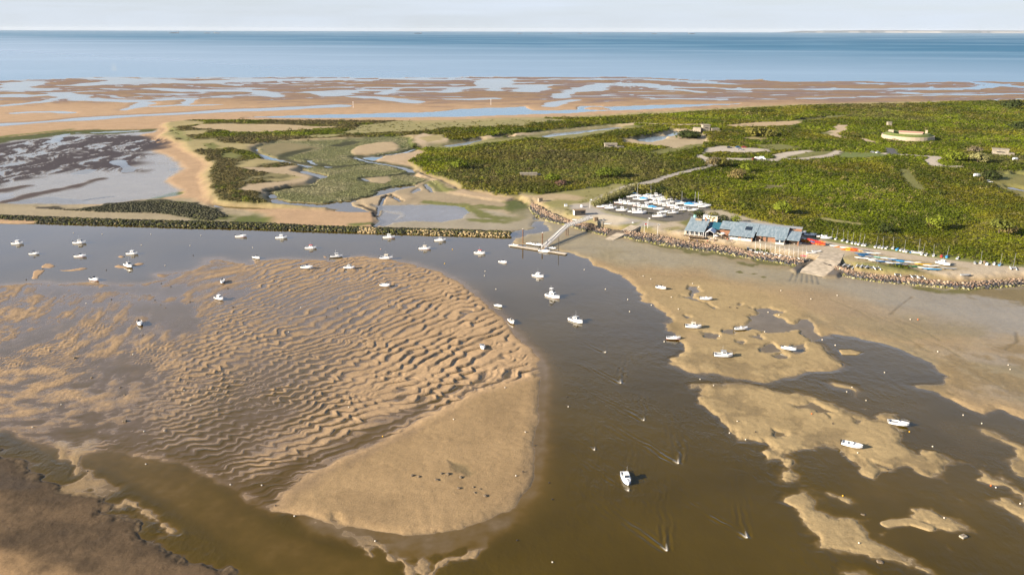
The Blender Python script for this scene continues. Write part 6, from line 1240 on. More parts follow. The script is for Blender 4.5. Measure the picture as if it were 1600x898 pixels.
# right hall and its brick front
MB().box((40.2, 8.4, 1.35), (13.6, 9.8, 2.7)).faces([(47, 3.5, 2.7), (47, 13.3, 2.7), (47, 13.3, 4.9)], [(0, 1, 2)]).build('wall', BRICK, ch)
roof4('roof', [(33.25, 2.2, 2.85), (47.4, 2.2, 2.85), (47.4, 14.0, 5.55), (33.25, 14.0, 5.55)], label='roof slope over the right hall')
for c in (36.0, 38.2): MB().box((c, 3.42, 1.2), (.7, .1, 2.3)).build('door', DKW, ch)
MB().box((44.6, 1.7, 1.2), (4.0, 3.2, 2.3)).build('porch_wall', PANEL, ch); roof4('porch_roof', [(42.2, -.4, 2.35), (47.0, -.4, 2.35), (47.0, 3.4, 2.84), (42.2, 3.4, 2.84)], t=.1)
for c in (43.4, 45.6): MB().box((c, .06, 1.55), (1.6, .1, 1.1)).build('window', GLASS, ch)
# end annex
MB().box((50.9, 7.6, 1.25), (4.2, 9.0, 2.5)).build('wall', BRICK, ch); roof4('roof', [(47.6, .6, 2.55), (53.4, .6, 2.55), (53.4, 12.6, 4.3), (47.6, 12.6, 4.3)], label='roof of the end annex')
MB().box((50.6, 3.04, 1.2), (3.2, .12, 2.2)).build('door', DKW, ch); MB().box((52.9, 1.0, 1.25), (.5, .5, 2.5)).build('pillar', BRICK, ch)  # first box: dark panel painting the shade of the annex's open front
# brick service range behind
MB().box((38.0, 16.4, 2.6), (30.0, 3.6, 5.2)).build('rear_wall', BRICK, ch); MB().box((38.0, 16.4, 5.28), (30.5, 4.0, .18)).build('rear_roof', GREY, ch)
for i in range(6): MB().box((27 + i * 4.4, 14.58, 4.95), (2.6, .06, .45)).build('rear_window', GLASS, ch)
# picnic tables, parasols and guests on the terrace
def to_world(lx, ly):
    c, s = math.cos(R(-23.9)), math.sin(R(-23.9)); return (FRONT.x + lx * c - ly * s, FRONT.y + lx * s + ly * c)
def make_table():
    t = thing('picnic_table', 'x', 'table'); MB().box((0, 0, .74), (1.8, .75, .06)).build('table_top', TANW, t)
    for s_ in (-1, 1): MB().box((0, s_ * .68, .44), (1.8, .28, .05)).build('bench', TANW, t)
    MB().tube((-.6, -.7, 0), (-.6, .3, .72), .04).tube((-.6, .7, 0), (-.6, -.3, .72), .04).tube((.6, -.7, 0), (.6, .3, .72), .04).tube((.6, .7, 0), (.6, -.3, .72), .04).build('trestle', TANW, t); return t
TB = [(2, -2.4), (5, -2.6), (8, -2.8), (11.5, -3.4), (14.6, -2.2), (16.8, -.6), (17.2, 2.2), (14.8, .8), (19.2, .4), (19.0, 3.0)]
for i, (a, b) in enumerate(TB):
    x, y = to_world(a, b); put(make_table, (), (x, y, ground(x, y)), (0, 0, R(-24 + rng.uniform(-8, 8))), '%s wooden picnic table from left on the clubhouse terrace' % ORD[i].capitalize(), 'table', 'picnic tables on the terrace')
def make_parasol(c):
    t = thing('parasol', 'x', 'parasol'); MB().tube((0, 0, 0), (0, 0, 2.5), .04).build('pole', TANW, t)
    MB().faces([(1.3 * math.cos(i * math.pi / 4), 1.3 * math.sin(i * math.pi / 4), 2.05) for i in range(8)] + [(0, 0, 2.55), (0, 0, 2.48)], [(i, (i + 1) % 8, 8) for i in range(8)] + [((i + 1) % 8, i, 9) for i in range(8)]).build('canopy', MC[c], t); return t
for (a, b), c, lb in zip(TB[4:8], ('white', 'cream', 'white', 'cream'), ('white parasol nearest the porch on the terrace', 'cream parasol at the middle of the terrace', 'white parasol at the back of the terrace', 'cream parasol just right of the white porch')):
    x, y = to_world(a + .2, b + .9); put(make_parasol, (c,), (x, y, ground(x, y)), (0, 0, 0), lb, 'parasol', 'parasols on the terrace')
MB_r = thing('terrace_railing', 'dark wooden railing along the front of the dining terrace', 'railing', (FRONT.x, FRONT.y, gz), R(-23.9))
for i in range(9): MB().box((-1.4 + i * 1.35, -3.6, .5), (.08, .08, 1.0)).build('post', DKW, MB_r)
MB().box((4.0, -3.6, 1.0), (11.2, .1, .07)).box((4.0, -3.6, .6), (11.2, .05, .07)).build('rail', DKW, MB_r)
# people: one continuous body each, clothes on top
def skin_mesh(name, pts, edges, rad, m, parent):
    me = bpy.data.meshes.new(name); me.from_pydata(pts, edges, []); o = bpy.data.objects.new(name, me); C.objects.link(o)
    o.modifiers.new('s', 'SKIN'); 
    for v, r_ in zip(me.skin_vertices[0].data, rad): v.radius = (r_, r_)
    me.skin_vertices[0].data[0].use_root = True
    sub = o.modifiers.new('d', 'SUBSURF'); sub.levels = 1; sub.render_levels = 1
    dg = bpy.context.evaluated_depsgraph_get(); ne = bpy.data.meshes.new_from_object(o.evaluated_get(dg)); ne.name = name
    bpy.data.objects.remove(o); bpy.data.meshes.remove(me); return obj(name, ne, m, parent)
SKINM = mat('skin', (0.42, 0.26, 0.19), .6); HAIR = mat('hair', (0.05, 0.03, 0.02), .7); JEAN = mat('denim', (0.05, 0.08, 0.16), .9); KHAKI = mat('khaki_cloth', (0.22, 0.18, 0.11), .9)
def make_person(top, legs, sit=False):
    t = thing('person', 'x', 'person'); hz = 0.92 if not sit else 0.52
    P = [(0, 0, hz), (0, 0, hz + .3), (0, .0, hz + .50), (0, .01, hz + .57), (.02, 0, hz + .68), (.02, 0, hz + .80), (0, .20, hz + .48), (.04, .25, hz + .22), (.14, .24, hz + .0), (0, -.20, hz + .48), (.05, -.25, hz + .22), (.16, -.22, hz + .02)]
    lg = [(.02, .10, hz - .06), (.05, .11, hz - .44), (.0, .11, .06), (.14, .12, .03), (-.02, -.10, hz - .06), (-.02, -.11, hz - .44), (-.10, -.11, .06), (.04, -.12, .03)] if not sit else [(.1, .10, .5), (.42, .12, .5), (.42, .12, .06), (.55, .12, .03), (.1, -.10, .5), (.42, -.12, .5), (.44, -.12, .06), (.56, -.12, .03)]
    E = [(0, 1), (1, 2), (2, 3), (3, 4), (4, 5), (2, 6), (6, 7), (7, 8), (2, 9), (9, 10), (10, 11), (0, 12), (12, 13), (13, 14), (14, 15), (0, 16), (16, 17), (17, 18), (18, 19)]
    rad = [.13, .13, .14, .06, .095, .09, .06, .045, .035, .06, .045, .035, .085, .06, .045, .04, .085, .06, .045, .04]
    skin_mesh('body', P + lg, E, rad, SKINM, t)
    skin_mesh('shirt', [P[0], P[1], (0, 0, hz + .49), (0, .2, hz + .475), (.03, .24, hz + .27), (0, -.2, hz + .475), (.04, -.24, hz + .27)], [(0, 1), (1, 2), (2, 3), (3, 4), (2, 5), (5, 6)], [.155, .15, .15, .08, .06, .08, .06], top, t)
    skin_mesh('trousers', [(0, 0, hz - .01)] + lg[:3] + lg[4:7], [(0, 1), (1, 2), (2, 3), (0, 4), (4, 5), (5, 6)], [.15, .10, .075, .06, .10, .075, .06], legs, t)
    MB().sphere((0.0, 0, hz + .80), .115, 2, (1, .9, .85)).build('hair', HAIR, t, True); return t
TOPS = {'white': W_, 'navy': JEAN, 'red': RED, 'khaki': KHAKI, 'grey': GREY}
def put_person(top, legs, sit, loc, rz, label):
    key = ('person', top, legs, sit)
    if key not in _pp:
        o = make_person(TOPS[top], TOPS[legs], sit); _pp[key] = o; o.location = loc; o.rotation_euler = (0, 0, rz); o['label'] = label; o['group'] = 'people at the clubhouse'
    else: copy_tree(_pp[key], loc, (0, 0, rz), label, 'person', 'people at the clubhouse')
for i, (a, b, tp_, lg_, st) in enumerate([(2, -1.74, 'white', 'navy', 1), (5.3, -3.26, 'navy', 'khaki', 1), (11.2, -2.74, 'red', 'navy', 1), (14.8, -1.54, 'white', 'khaki', 1), (14.3, -2.86, 'grey', 'navy', 1), (16.9, .06, 'navy', 'grey', 1), (17.0, 1.54, 'white', 'navy', 1), (19.4, -.26, 'khaki', 'navy', 1), (12.6, -1.8, 'white', 'navy', 0), (20.4, -1.6, 'red', 'khaki', 0), (6.5, -4.6, 'navy', 'navy', 0), (22.5, -2.6, 'grey', 'khaki', 0), (35.5, -.5, 'white', 'grey', 0)]):
    x, y = to_world(a, b); face = R(-24) + (R(-90) if not st else (R(-90) if i in (0, 2, 3, 5) else R(90)))
    put_person(tp_, lg_, bool(st), (x, y, ground(x, y)), face, '%s in %s top and %s trousers, %s' % ('seated person' if st else 'standing person', tp_, lg_, ['at the first terrace table', 'at the second terrace table', 'at the fourth terrace table', 'behind the fifth terrace table', 'in front of the fifth terrace table', 'at the sixth terrace table', 'at the seventh terrace table', 'at the ninth terrace table', 'in front of the white porch', 'between terrace and front wing', 'on the path below the dining wing', 'before the front wing windows', 'before the right brick hall'][i]))
# yellow hut with its tank, sheds behind the left wing
def at(a, b, z=Z1):
    x, y = unproj(a, b, z); return (x, y, ground(x, y))
h = thing('watch_hut', 'small ochre hut with flat top left of the clubhouse', 'hut', at(1083.5, 351.5), R(-20)); OCH = mat('ochre_render', (0.50, 0.37, 0.13), .8)
MB().box((0, 0, 2.0), (3.0, 2.6, 4.0)).build('wall', OCH, h); MB().box((0, 0, 4.06), (3.3, 2.9, .12)).build('roof', GREY, h); MB().box((.1, -1.31, 2.9), (1.1, .06, .7)).build('window', GLASS, h)
t_ = thing('water_tank', 'green rounded tank standing on top of the ochre hut', 'tank', (h.location.x + .5, h.location.y + .2, h.location.z + 4.12)); MB().tube((0, 0, 0), (0, 0, 1.2), .75, .7, 12).build('shell', TEAL, t_); MB().tube((0, 0, 1.2), (0, 0, 1.35), .4, .3, 10).build('lid', GREEN, t_)
for a, b, c, lb in ((1104, 345.5, W_, 'white site cabin behind the left wing of the clubhouse'), (1115.5, 347.5, CREAM, 'cream site cabin behind the teal roof of the clubhouse')):
    s_ = thing('site_cabin', lb, 'cabin', at(a, b), R(-22)); MB().box((0, 0, 1.7), (3.6, 2.2, 3.4)).build('wall', c, s_); MB().box((0, 0, 3.45), (3.8, 2.4, .1)).build('roof', GREY, s_); MB().box((-.6, -1.12, 1.6), (.8, .05, 1.9)).build('door', TANW, s_)
tr = thing('boat_tractor', 'dark tractor at the left end of the catamaran row', 'tractor', at(1171, 386.5), R(-25))
MB().box((.5, 0, .95), (1.6, .8, .7)).build('bonnet', GREY, tr); MB().box((-.6, 0, 1.3), (1.1, 1.1, 1.5), taper=.85).build('cab', GLASS, tr); MB().box((-.6, 0, 2.08), (1.2, 1.2, .08)).build('roof', GREY, tr)
for xx, r_ in ((-.7, .6), (.95, .4)):
    for yy in (-.75, .75): MB().tube((xx, yy - .14, r_), (xx, yy + .14, r_), r_, n=12).build('wheel', BLACK, tr)
# ------------------------------------------------------------------ slipways
def slip(name, label, pts, t=1.6):
    me_ = MB().slab([(*unproj(a, b, z), z) for a, b, z in pts], t); o = me_.build(name, RAMP); tag(o, label, 'slipway'); return o
slip('slipway', 'narrow pale slipway running down left of the flagpoles', [(945, 373.5, .42), (957, 376, .42), (1000, 353.5, 2.62), (986, 351, 2.62)])
slip('slipway', 'wide concrete ramp between the boulder banks, green at its foot', [(1247, 424.5, .5), (1290, 432.5, .5), (1313, 409.5, 2.58), (1275, 404.5, 2.58)])
slip('quay_apron', 'pale concrete apron at the top of the wide ramp', [(1275.5, 404, 2.585), (1313, 409.2, 2.585), (1319, 396.5, 2.6), (1288, 391, 2.6)], 1.0)
# ------------------------------------------------------------------ landing stage, gangway and piles
a_, b_ = Vector((*unproj(798, 383, .45), 0)), Vector((*unproj(885, 396.6, .45), 0)); d_ = b_ - a_; ps = thing('landing_stage', 'long low floating pontoon of pale planks in four sections', 'pontoon', ((a_ + b_) / 2)[:2] + (0,), math.atan2(d_.y, d_.x)); Lp = d_.length
for i in range(4):
    cx = -Lp / 2 + Lp / 8 + i * Lp / 4; f_ = MB().box((cx, 0, .12), (Lp / 4 - .15, 2.0, .5)).build('float', DKW, ps); MB().box((cx, 0, .42), (Lp / 4 - .1, 2.3, .1)).build('deck', mat('pale_planks', (.55, .48, .38), .85, var=.2) if i == 0 else bpy.data.materials['pale_planks'], f_)
MB().box((Lp * .08, 1.9, .3), (3.6, 1.6, .3)).build('gangway_float', TANW, ps)
for a, b, tp, r_, m_, lb in ((817, 381, 7.4, .24, RUST, 'rusty mooring pile with pale top at the outer landing stage'), (847.5, 384.5, 6.6, .24, RUST, 'rusty mooring pile at the foot of the gangway'), (873, 392, 6.8, .13, DKW, 'thin dark mooring pile at the right arm of the landing stage')):
    x, y = unproj(a, b, .3); y += 1.2; pl = thing('mooring_pile', lb, 'pile', (x, y, -1.2)); MB().tube((0, 0, 0), (0, 0, tp + 1.2), r_, r_, 8).build('shaft', m_, pl); MB().tube((0, 0, tp + 1.2), (0, 0, tp + 1.5), r_ * 1.1, r_ * .4, 8).build('cap', W_ if m_ is RUST else DKW, pl)
g0 = Vector((*unproj(923, 341, 4.4), 4.4)); g1 = Vector((*unproj(885.5, 354, 4.3), 4.3)); g2 = Vector((*unproj(849, 387.5, .75), .75))
gw = thing('gangway', 'white latticed footbridge sloping from the bank down to the landing stage', 'footbridge', (g1.x, g1.y, 0))
o3 = Vector((g1.x, g1.y, 0))
for p, q, nm in ((g0, g1, 'fixed span'), (g1, g2, 'sloping span')):
    p, q = p - o3, q - o3; dr = (q - p).normalized(); sd = Vector((-dr.y, dr.x, 0)).normalized(); n_ = max(3, int((q - p).length / 1.5))
    MB().slab([p + sd * .8, q + sd * .8, q - sd * .8, p - sd * .8], .18).build('walkway', TANW, gw)
    for s_ in (-1, 1):
        r_ = MB(); e = sd * (.85 * s_); up = Vector((0, 0, 1.25))
        r_.tube(p + e, q + e, .15, n=4).tube(p + e + up, q + e + up, .13, n=4)
        for i in range(n_ + 1):
            u = p.lerp(q, i / n_) + e; r_.tube(u, u + up, .11, n=4)
            if i < n_: v = p.lerp(q, (i + 1) / n_) + e; r_.tube(u, v + up, .08, n=4)
        r_.build('truss', W_, gw)
for a, b in ((884.5, 368), (887.5, 368.4)): x, y = unproj(a, b, .3); MB().tube(Vector((x, y, -1)) - o3, Vector((x, y, 4.2)) - o3, .2, n=8).build('pier_leg', RUST, gw)
ab = thing('bridge_abutment', 'dark timber abutment carrying the shore end of the footbridge', 'abutment', (*unproj(918, 361, .4), 0.2), R(-60))
for i in range(3):
    for j in range(2): MB().tube((i * 1.3, j * 2.0, 0), (i * 1.3, j * 2.0, 4.0), .17, n=7).build('pile', DKW, ab)
MB().box((1.3, 1.0, 4.08), (3.4, 2.6, .25)).box((1.3, -.05, 2.2), (3.2, .16, .3)).build('cap_beam', DKW, ab)
# ------------------------------------------------------------------ small structures round the quay
kz = thing('kiosk', 'small flat roofed kiosk, white end and dark front, by the quay road', 'kiosk', at(905, 335.5), R(12)); MB().box((0, 0, 1.35), (6.2, 3.2, 2.7)).build('wall', mat('dark_boarding', (.09, .08, .07), .85), kz); MB().box((-3.13, 0, 1.3), (.08, 3.1, 2.5)).build('white_end', W_, kz); MB().box((-3.18, .2, 1.5), (.04, 1.2, .8)).build('window', GLASS, kz); MB().box((0, 0, 2.78), (6.8, 3.8, .16)).build('roof', TANW, kz); MB().box((1.4, -1.62, 1.5), (1.6, .06, .8)).build('window', GLASS, kz)
sh = thing('stone_hut', 'tiny brown stone hut on the sandy path above the boulders', 'hut', at(844, 314.5), R(20)); MB().box((0, 0, 1.1), (2.4, 2.2, 2.2)).build('wall', CONC, sh); MB().box((0, 0, 2.26), (2.8, 2.6, .14)).build('roof', TANW, sh); MB().box((1.215, 0, .9), (.05, .9, 1.7)).build('door', DKW, sh)
dm = thing('storage_tank', 'small round white tank beside the kiosk road', 'tank', at(909, 323.5)); MB().tube((0, 0, 0), (0, 0, .9), .9, .9, 12).build('shell', W_, dm); MB().sphere((0, 0, .9), .9, 2, (1, 1, .45)).build('dome', W_, dm, True)
for a, b, sx, c, lb, cat in ((884, 322.5, 1.6, W_, 'white block at the left end of the quay road', 'block'), (931, 344.5, 2.2, TANW, 'brown wooden box on grass right of the gangway head', 'box'), (989, 348.6, .8, W_, 'white waste bin at the edge of the gravel patch', 'bin'), (943, 344.5, 1.0, GREY, 'small grey crate between the wooden box and gravel patch', 'crate')):
    q = thing('storage_box', lb, cat, at(a, b), R(10)); MB().box((0, 0, sx * .4), (sx, sx * .8, sx * .8)).build('body', c, q); MB().box((0, 0, sx * .83), (sx * 1.06, sx * .86, sx * .06)).build('lid', GREY if c is W_ else TANW, q)
fp = thing('stone_bench', 'dark low stone bench on the sandy ground before the clubhouse', 'bench', at(1046, 359)); MB().box((0, 0, .45), (1.6, .6, .12)).build('seat', CONC, fp); MB().box((-.55, 0, .2), (.2, .5, .4)).box((.55, 0, .2), (.2, .5, .4)).build('support', CONC, fp)
for a, b, hh_, c, lb in ((1006.5, 360.5, 6.0, RED, 'left flagpole with a small reddish flag by the slipway'), (1012, 355, 5.6, W_, 'middle flagpole with a white pennant by the slipway'), (1027.5, 363.5, 6.6, GREY, 'right flagpole without bright flag, before the clubhouse'), (921.6, 325, 5.2, W_, 'white pole with small pennant at the bend of the quay road')):
    q = thing('flagpole', lb, 'flagpole', at(a, b)); MB().tube((0, 0, 0), (0, 0, hh_), .09, .05, 6).build('pole', W_, q)
    MB().slab([(0.05, 0, hh_ - .1), (.6, .12, hh_ - .15), (1.05, -.05, hh_ - .22), (1.05, -.03, hh_ - .22 - .001)], .02) if False else MB().loft([[(.05, 0, hh_ - .1), (.05, .02, hh_ - .1), (.05, .02, hh_ - .8), (.05, 0, hh_ - .8)], [(.55, .12, hh_ - .15), (.55, .14, hh_ - .15), (.55, .14, hh_ - .75), (.55, .12, hh_ - .75)], [(1.05, -.05, hh_ - .22), (1.05, -.03, hh_ - .22), (1.05, -.03, hh_ - .6), (1.05, -.05, hh_ - .6)]], close=True).build('flag', c, q)
# ------------------------------------------------------------------ cars and vans at the far car park
def make_car(c, van=False):
    t = thing('parked_van' if van else 'parked_car', 'x', 'van' if van else 'car'); L, W, hb, ht = (5.0, 1.95, 1.0, 2.2) if van else (4.2, 1.75, .85, 1.45)
    MB().loft([[(-L / 2, -W / 2, .3), (-L / 2, -W / 2, hb), (-L / 2, W / 2, hb), (-L / 2, W / 2, .3)], [(L * .46, -W / 2, .3), (L * .46, -W / 2, hb * .88), (L * .46, W / 2, hb * .88), (L * .46, W / 2, .3)], [(L / 2, -W * .42, .35), (L / 2, -W * .42, hb * .7), (L / 2, W * .42, hb * .7), (L / 2, W * .42, .35)]], close=True).build('body', c, t)
    x0, x1 = (-L * .49, L * .3) if van else (-L * .44, L * .24)
    MB().loft([[(x0, -W * .49, hb - .02), (x0 + .12, -W * .42, ht), (x0 + .12, W * .42, ht), (x0, W * .49, hb - .02)], [(x1, -W * .49, hb - .06), (x1 - .65, -W * .42, ht), (x1 - .65, W * .42, ht), (x1, W * .49, hb - .06)]]).build('cabin', c if van else GLASS, t)
    if van: MB().slab([(x1 + .02, -W * .44, hb + .05), (x1 + .02, W * .44, hb + .05), (x1 - .52, W * .40, ht - .2), (x1 - .52, -W * .40, ht - .2)], .03).build('windscreen', GLASS, t)
    else: MB().box(((x0 + x1) / 2 - .26, 0, ht + .012), (x1 - x0 - .8, W * .82, .05)).build('roof', c, t)
    for xx in (-L * .31, L * .31):
        for yy in (-W / 2, W / 2): MB().tube((xx, yy - .1, .32), (xx, yy + .1, .32), .32, n=10).build('wheel', BLACK, t)
    return t
for a, b, c, van, lb in ((1139.6, 231.5, BLACK, 0, 'dark car alone at the left of the upper car park strip'), (1153.5, 231, BLUE, 0, 'blue grey car in the middle of the upper car park strip'), (1163, 231, RED, 0, 'dark red car right in the upper car park strip'), (1157, 234.5, GREY, 0, 'grey car below the blue one in the car park'), (1178.5, 250, RED, 0, 'red car left of two white vans in the lower car park'), (1184, 249.6, W_, 1, 'white van just right of the red car'), (1191.5, 249, W_, 1, 'white van at the right end of the lower car park row'), (1546, 281.5, W_, 0, 'white car parked on the meadow near the pond'), (1527, 275.5, W_, 1, 'white van near the dark pond bush'), (1364, 238.8, GREY, 0, 'left of two small cars on the green lane verge'), (1371.7, 239.2, W_, 0, 'right of two small cars on the green lane verge'), (1587, 250.5, W_, 1, 'white van alone in far scrub at the right edge')):
    x, y, z = at(a, b, 3.0); o = make_car(c, bool(van)); o.location = (x, y, z); o.rotation_euler = (0, 0, R(rng.uniform(-30, 30))); o['label'] = lb; o['group'] = 'cars and vans parked on the heath'
# ------------------------------------------------------------------ old bunkers and the fort on the heath
def bunker(label, a, b, rz, blocks, slit=True, z=3.0):
    x, y, g = at(a, b, z); t = thing('concrete_bunker', label, 'bunker', (x, y, g - .2), R(rz))
    blocks = [(tuple(v * .82 for v in c), tuple(v * .82 for v in d), r_) for c, d, r_ in blocks]
    for c, d, r_ in blocks:
        MB().box(c, d, r_, taper=.96).build('block', CONC, t)
    c, d, r_ = blocks[0]; MB().box((c[0], c[1], c[2] + d[2] / 2 + .05), (d[0] * 1.06, d[1] * 1.06, .5), r_).build('roof_slab', CONC, t)
    if slit: MB().box((c[0], c[1] - d[1] / 2 + .02, c[2] + .6), (d[0] * .5, .3, .7)).build('opening', BLACK, t)
    return t
bunker('long pale concrete bunker on sand left of the ponds', 957, 231.5, 0, [((-2, 0, 2.4), (13, 8, 4.8), 0), ((8, -1, 1.2), (7, 7, 2.4), .1), ((-10, -2, .6), (4, 5, 1.2), 0)])
bunker('ruined bunker with square block beside the sand above the car park', 1102, 205.5, -8, [((0, 0, 4), (9, 9, 8), .2), ((-10, -4, 2.5), (10, 7, 5), -.3), ((11, 0, 2), (10, 7, 4.5), .3), ((15, -8, 1), (6, 5, 2), 0)])
bunker('weathered square bunker in scrub right of the grove', 1562, 242.5, -25, [((0, 0, 3.2), (14, 9, 6.4), 0), ((9, -2, 1.8), (5, 6, 3.6), .2)])
bunker('low concrete slab bunker half buried in the thicket above the jetty', 826, 272.5, 5, [((0, 0, 1.2), (14, 5, 2.4), 0), ((8, 1, .8), (5, 4, 1.6), 0)], False, 3.5)
bunker('tiny pale hut in the scrub above the fort', 1389, 196.5, 0, [((0, 0, 2.2), (5, 5, 4.4), 0)], False)
f0 = Vector((*unproj(1418, 216, 4.0), 0)); ft = thing('old_fort', 'oval grass topped fort with pale retaining wall and red roofed barrack', 'fort', (f0.x, f0.y, ground(f0.x, f0.y)), R(-30)); FA, FB = 23.0, 21.0
el = [(FA * math.cos(q), FB * math.sin(q)) for q in [i * math.pi / 18 for i in range(36)]]; PALEW = mat('pale_stone', (0.38, 0.32, 0.23), .9, var=.2); TURF = mat('turf', (0.10, 0.13, 0.03), .95, var=.3, vscale=.6)
MB().loft([[(x, y, -1) for x, y in el], [(x * .98, y * .98, 4.2) for x, y in el], [(x * .94, y * .94, 4.2) for x, y in el], [(x * .94, y * .94, 3) for x, y in el]], cap=False, close=True).build('retaining_wall', PALEW, ft)
MB().loft([[(x * .95, y * .95, 3.9) for x, y in el], [(x * .8, y * .8, 6.2) for x, y in el], [(x * .62, y * .62, 6.0) for x, y in el], [(x * .55, y * .55, 3.2) for x, y in el]], cap=False, close=True).faces([(x * .56, y * .56, 3.2) for x, y in el], [tuple(range(36))]).build('rampart', TURF, ft)
MB().box((2, 4, 4.4), (20, 6, 3.6)).build('barrack_wall', PALEW, ft); MB().loft([[(-8.5, .6, 6.15), (-8.5, 4, 7.2), (-8.5, 7.4, 6.15)], [(12.5, .6, 6.15), (12.5, 4, 7.2), (12.5, 7.4, 6.15)]]).build('barrack_roof', mat('faded_red_tiles', (.42, .25, .19), .85), ft); MB().box((-15, 2, 5.4), (4.5, 3.5, 4.6)).build('guard_house', PALEW, ft); MB().box((14.8, 4, 6.4), (2, 2, 5)).build('turret', PALEW, ft)
bd = thing('information_sign', 'small white sign board on the verge by the grove', 'sign', at(1523, 275, 3)); MB().box((0, 0, 1.6), (1.8, .1, 1.0)).build('board', W_, bd); MB().tube((-.7, 0, 0), (-.7, 0, 1.2), .05).tube((.7, 0, 0), (.7, 0, 1.2), .05).build('legs', DKW, bd)
# beach marks
for a, b, lb in ((552, 168.5, 'white beach marker post, left of two above the lagoon'), (767, 164, 'white beach marker post, right of two above the lagoon')):
    x, y = unproj(a, b, .5); q = thing('beach_marker', lb, 'post', (x, y, ground(x, y) - .2)); MB().tube((0, 0, 0), (0, 0, 8), .2, .15, 6).build('post', W_, q); MB().box((0, 0, 7.6), (.9, .2, .7)).build('top_mark', W_, q)
# ------------------------------------------------------------------ mooring buoys, old tyres and stones on the flats
BUOY_M = {'white': mat('weathered_white_plastic', (.62, .57, .48), .6, var=.15), 'dark': BLACK, 'orange': ORANGE, 'yellow': YELLOW, 'pink': mat('faded_pink_plastic', (.6, .35, .28), .6)}
def make_buoy(c):
    t = thing('mooring_buoy', 'x', 'buoy'); MB().sphere((0, 0, .22), .30, 2).build('float', BUOY_M[c], t, True); MB().tube((0, 0, .48), (0, 0, .62), .05).tube((-.07, 0, .62), (.07, 0, .62), .04).build('eye', RUST, t); MB().tube((0, 0, -.06), (0, 0, .03), .30, .33, 10).build('weed_band', SILT, t); return t
BU = [(115, 364, 'w'), (160, 366, 'w'), (236, 366, 'w'), (314, 368, 'w'), (221, 383, 'w'), (297, 384, 'w'), (395, 387, 'w'), (302, 399, 'd'), (67, 420, 'd'), (41, 437, 'd'), (166, 422, 'd'), (258, 415, 'w'), (252, 443, 'd'), (267, 448, 'd'), (174, 468, 'd'), (242, 469, 'd'), (135, 474, 'w'), (297, 472, 'd'), (356, 451, 'd'), (364, 480, 'd'), (208, 554, 'w'), (383, 519, 'w'), (345, 573, 'd'), (451, 519, 'w'), (433, 448, 'd'), (470, 481, 'w'), (527, 482, 'd'), (544, 489, 'd'),
      (510, 495, 'd'), (625, 460, 'd'), (607, 479, 'd'), (624, 485, 'd'), (595, 389.5, 'p'), (707, 390, 'y'), (695, 412, 'y'), (757, 431, 'w'), (775, 452, 'w'), (913, 421.5, 'w'), (946, 452, 'w'), (981, 468, 'w'), (984, 487, 'w'), (1005, 433, 'w'), (1017, 438, 'w'), (1018, 477, 'w'), (1049, 466, 'w'), (1060, 485, 'w'), (1082, 445, 'w'), (1092, 449.5, 'w'), (1220, 456, 'w'), (1200, 488, 'w'), (1217, 494, 'w'), (1124, 526, 'w'), (1195, 518.5, 'w'), (1140, 482, 'd'), (1151, 483, 'd'),
      (1094, 592.5, 'w'), (1115, 604, 'w'), (1038, 534, 'w'), (1285, 531, 'w'), (1305, 539.5, 'w'), (1382, 582, 'w'), (1465, 551, 'w'), (1267, 469, 'w'), (1308, 463.5, 'w'), (1422, 501, 'w'), (1434, 501, 'o'), (1575, 572, 'w'), (1578, 579, 'w'), (1152, 660, 'w'), (1180, 677, 'd'), (1165, 687, 'w'), (1140, 676.5, 'w'), (1268, 648.5, 'o'), (1301, 664, 'd'), (1323, 612, 'w'), (1331, 606, 'w'), (1353, 625.5, 'w'), (1340, 709.5, 'w'), (1421, 674.5, 'y'), (1505, 648.5, 'w'), (1534, 661.5, 'w'), (1387, 734, 'd'),
      (1457, 697.5, 'w'), (1548, 758.5, 'o'), (1556, 761.5, 'w'), (1317, 774.5, 'y'), (1342, 850, 'w'), (1475, 810, 'w'), (1594, 787, 'w'), (886, 620, 'd'), (888, 635.5, 'w'), (821, 677, 'w'), (836, 696, 'd'), (817, 739, 'd'), (806, 746, 'w'), (858, 754, 'd'), (863, 780, 'd'), (863, 878, 'w'), (808, 844, 'd'), (929, 702.5, 'w'), (946, 550.5, 'w'), (970, 598.5, 'w'), (1006, 656.5, 'w'), (1060, 723.5, 'w'), (1042, 859.5, 'w'), (1167, 839.5, 'w'), (982, 766, 'w'), (51, 668, 'w'), (228, 725, 'w'), (360, 757, 'w'),
      (137, 736, 'd'), (298, 633, 'w'), (324, 609, 'd'), (257, 673.5, 'w'), (225, 674, 'w'), (288, 610, 'w'), (500, 605, 'd'), (472, 597.5, 'd'), (409, 758, 'w'), (431, 790.5, 'd'), (460, 806, 'w'), (586, 845, 'w'), (709, 657.5, 'w'), (545, 637, 'w'), (598, 681.5, 'y'), (789, 607.5, 'w'), (96, 632, 'w'), (758, 424, 'w')]
BN = {'w': 'white', 'd': 'dark', 'o': 'orange', 'y': 'yellow', 'p': 'pink'}
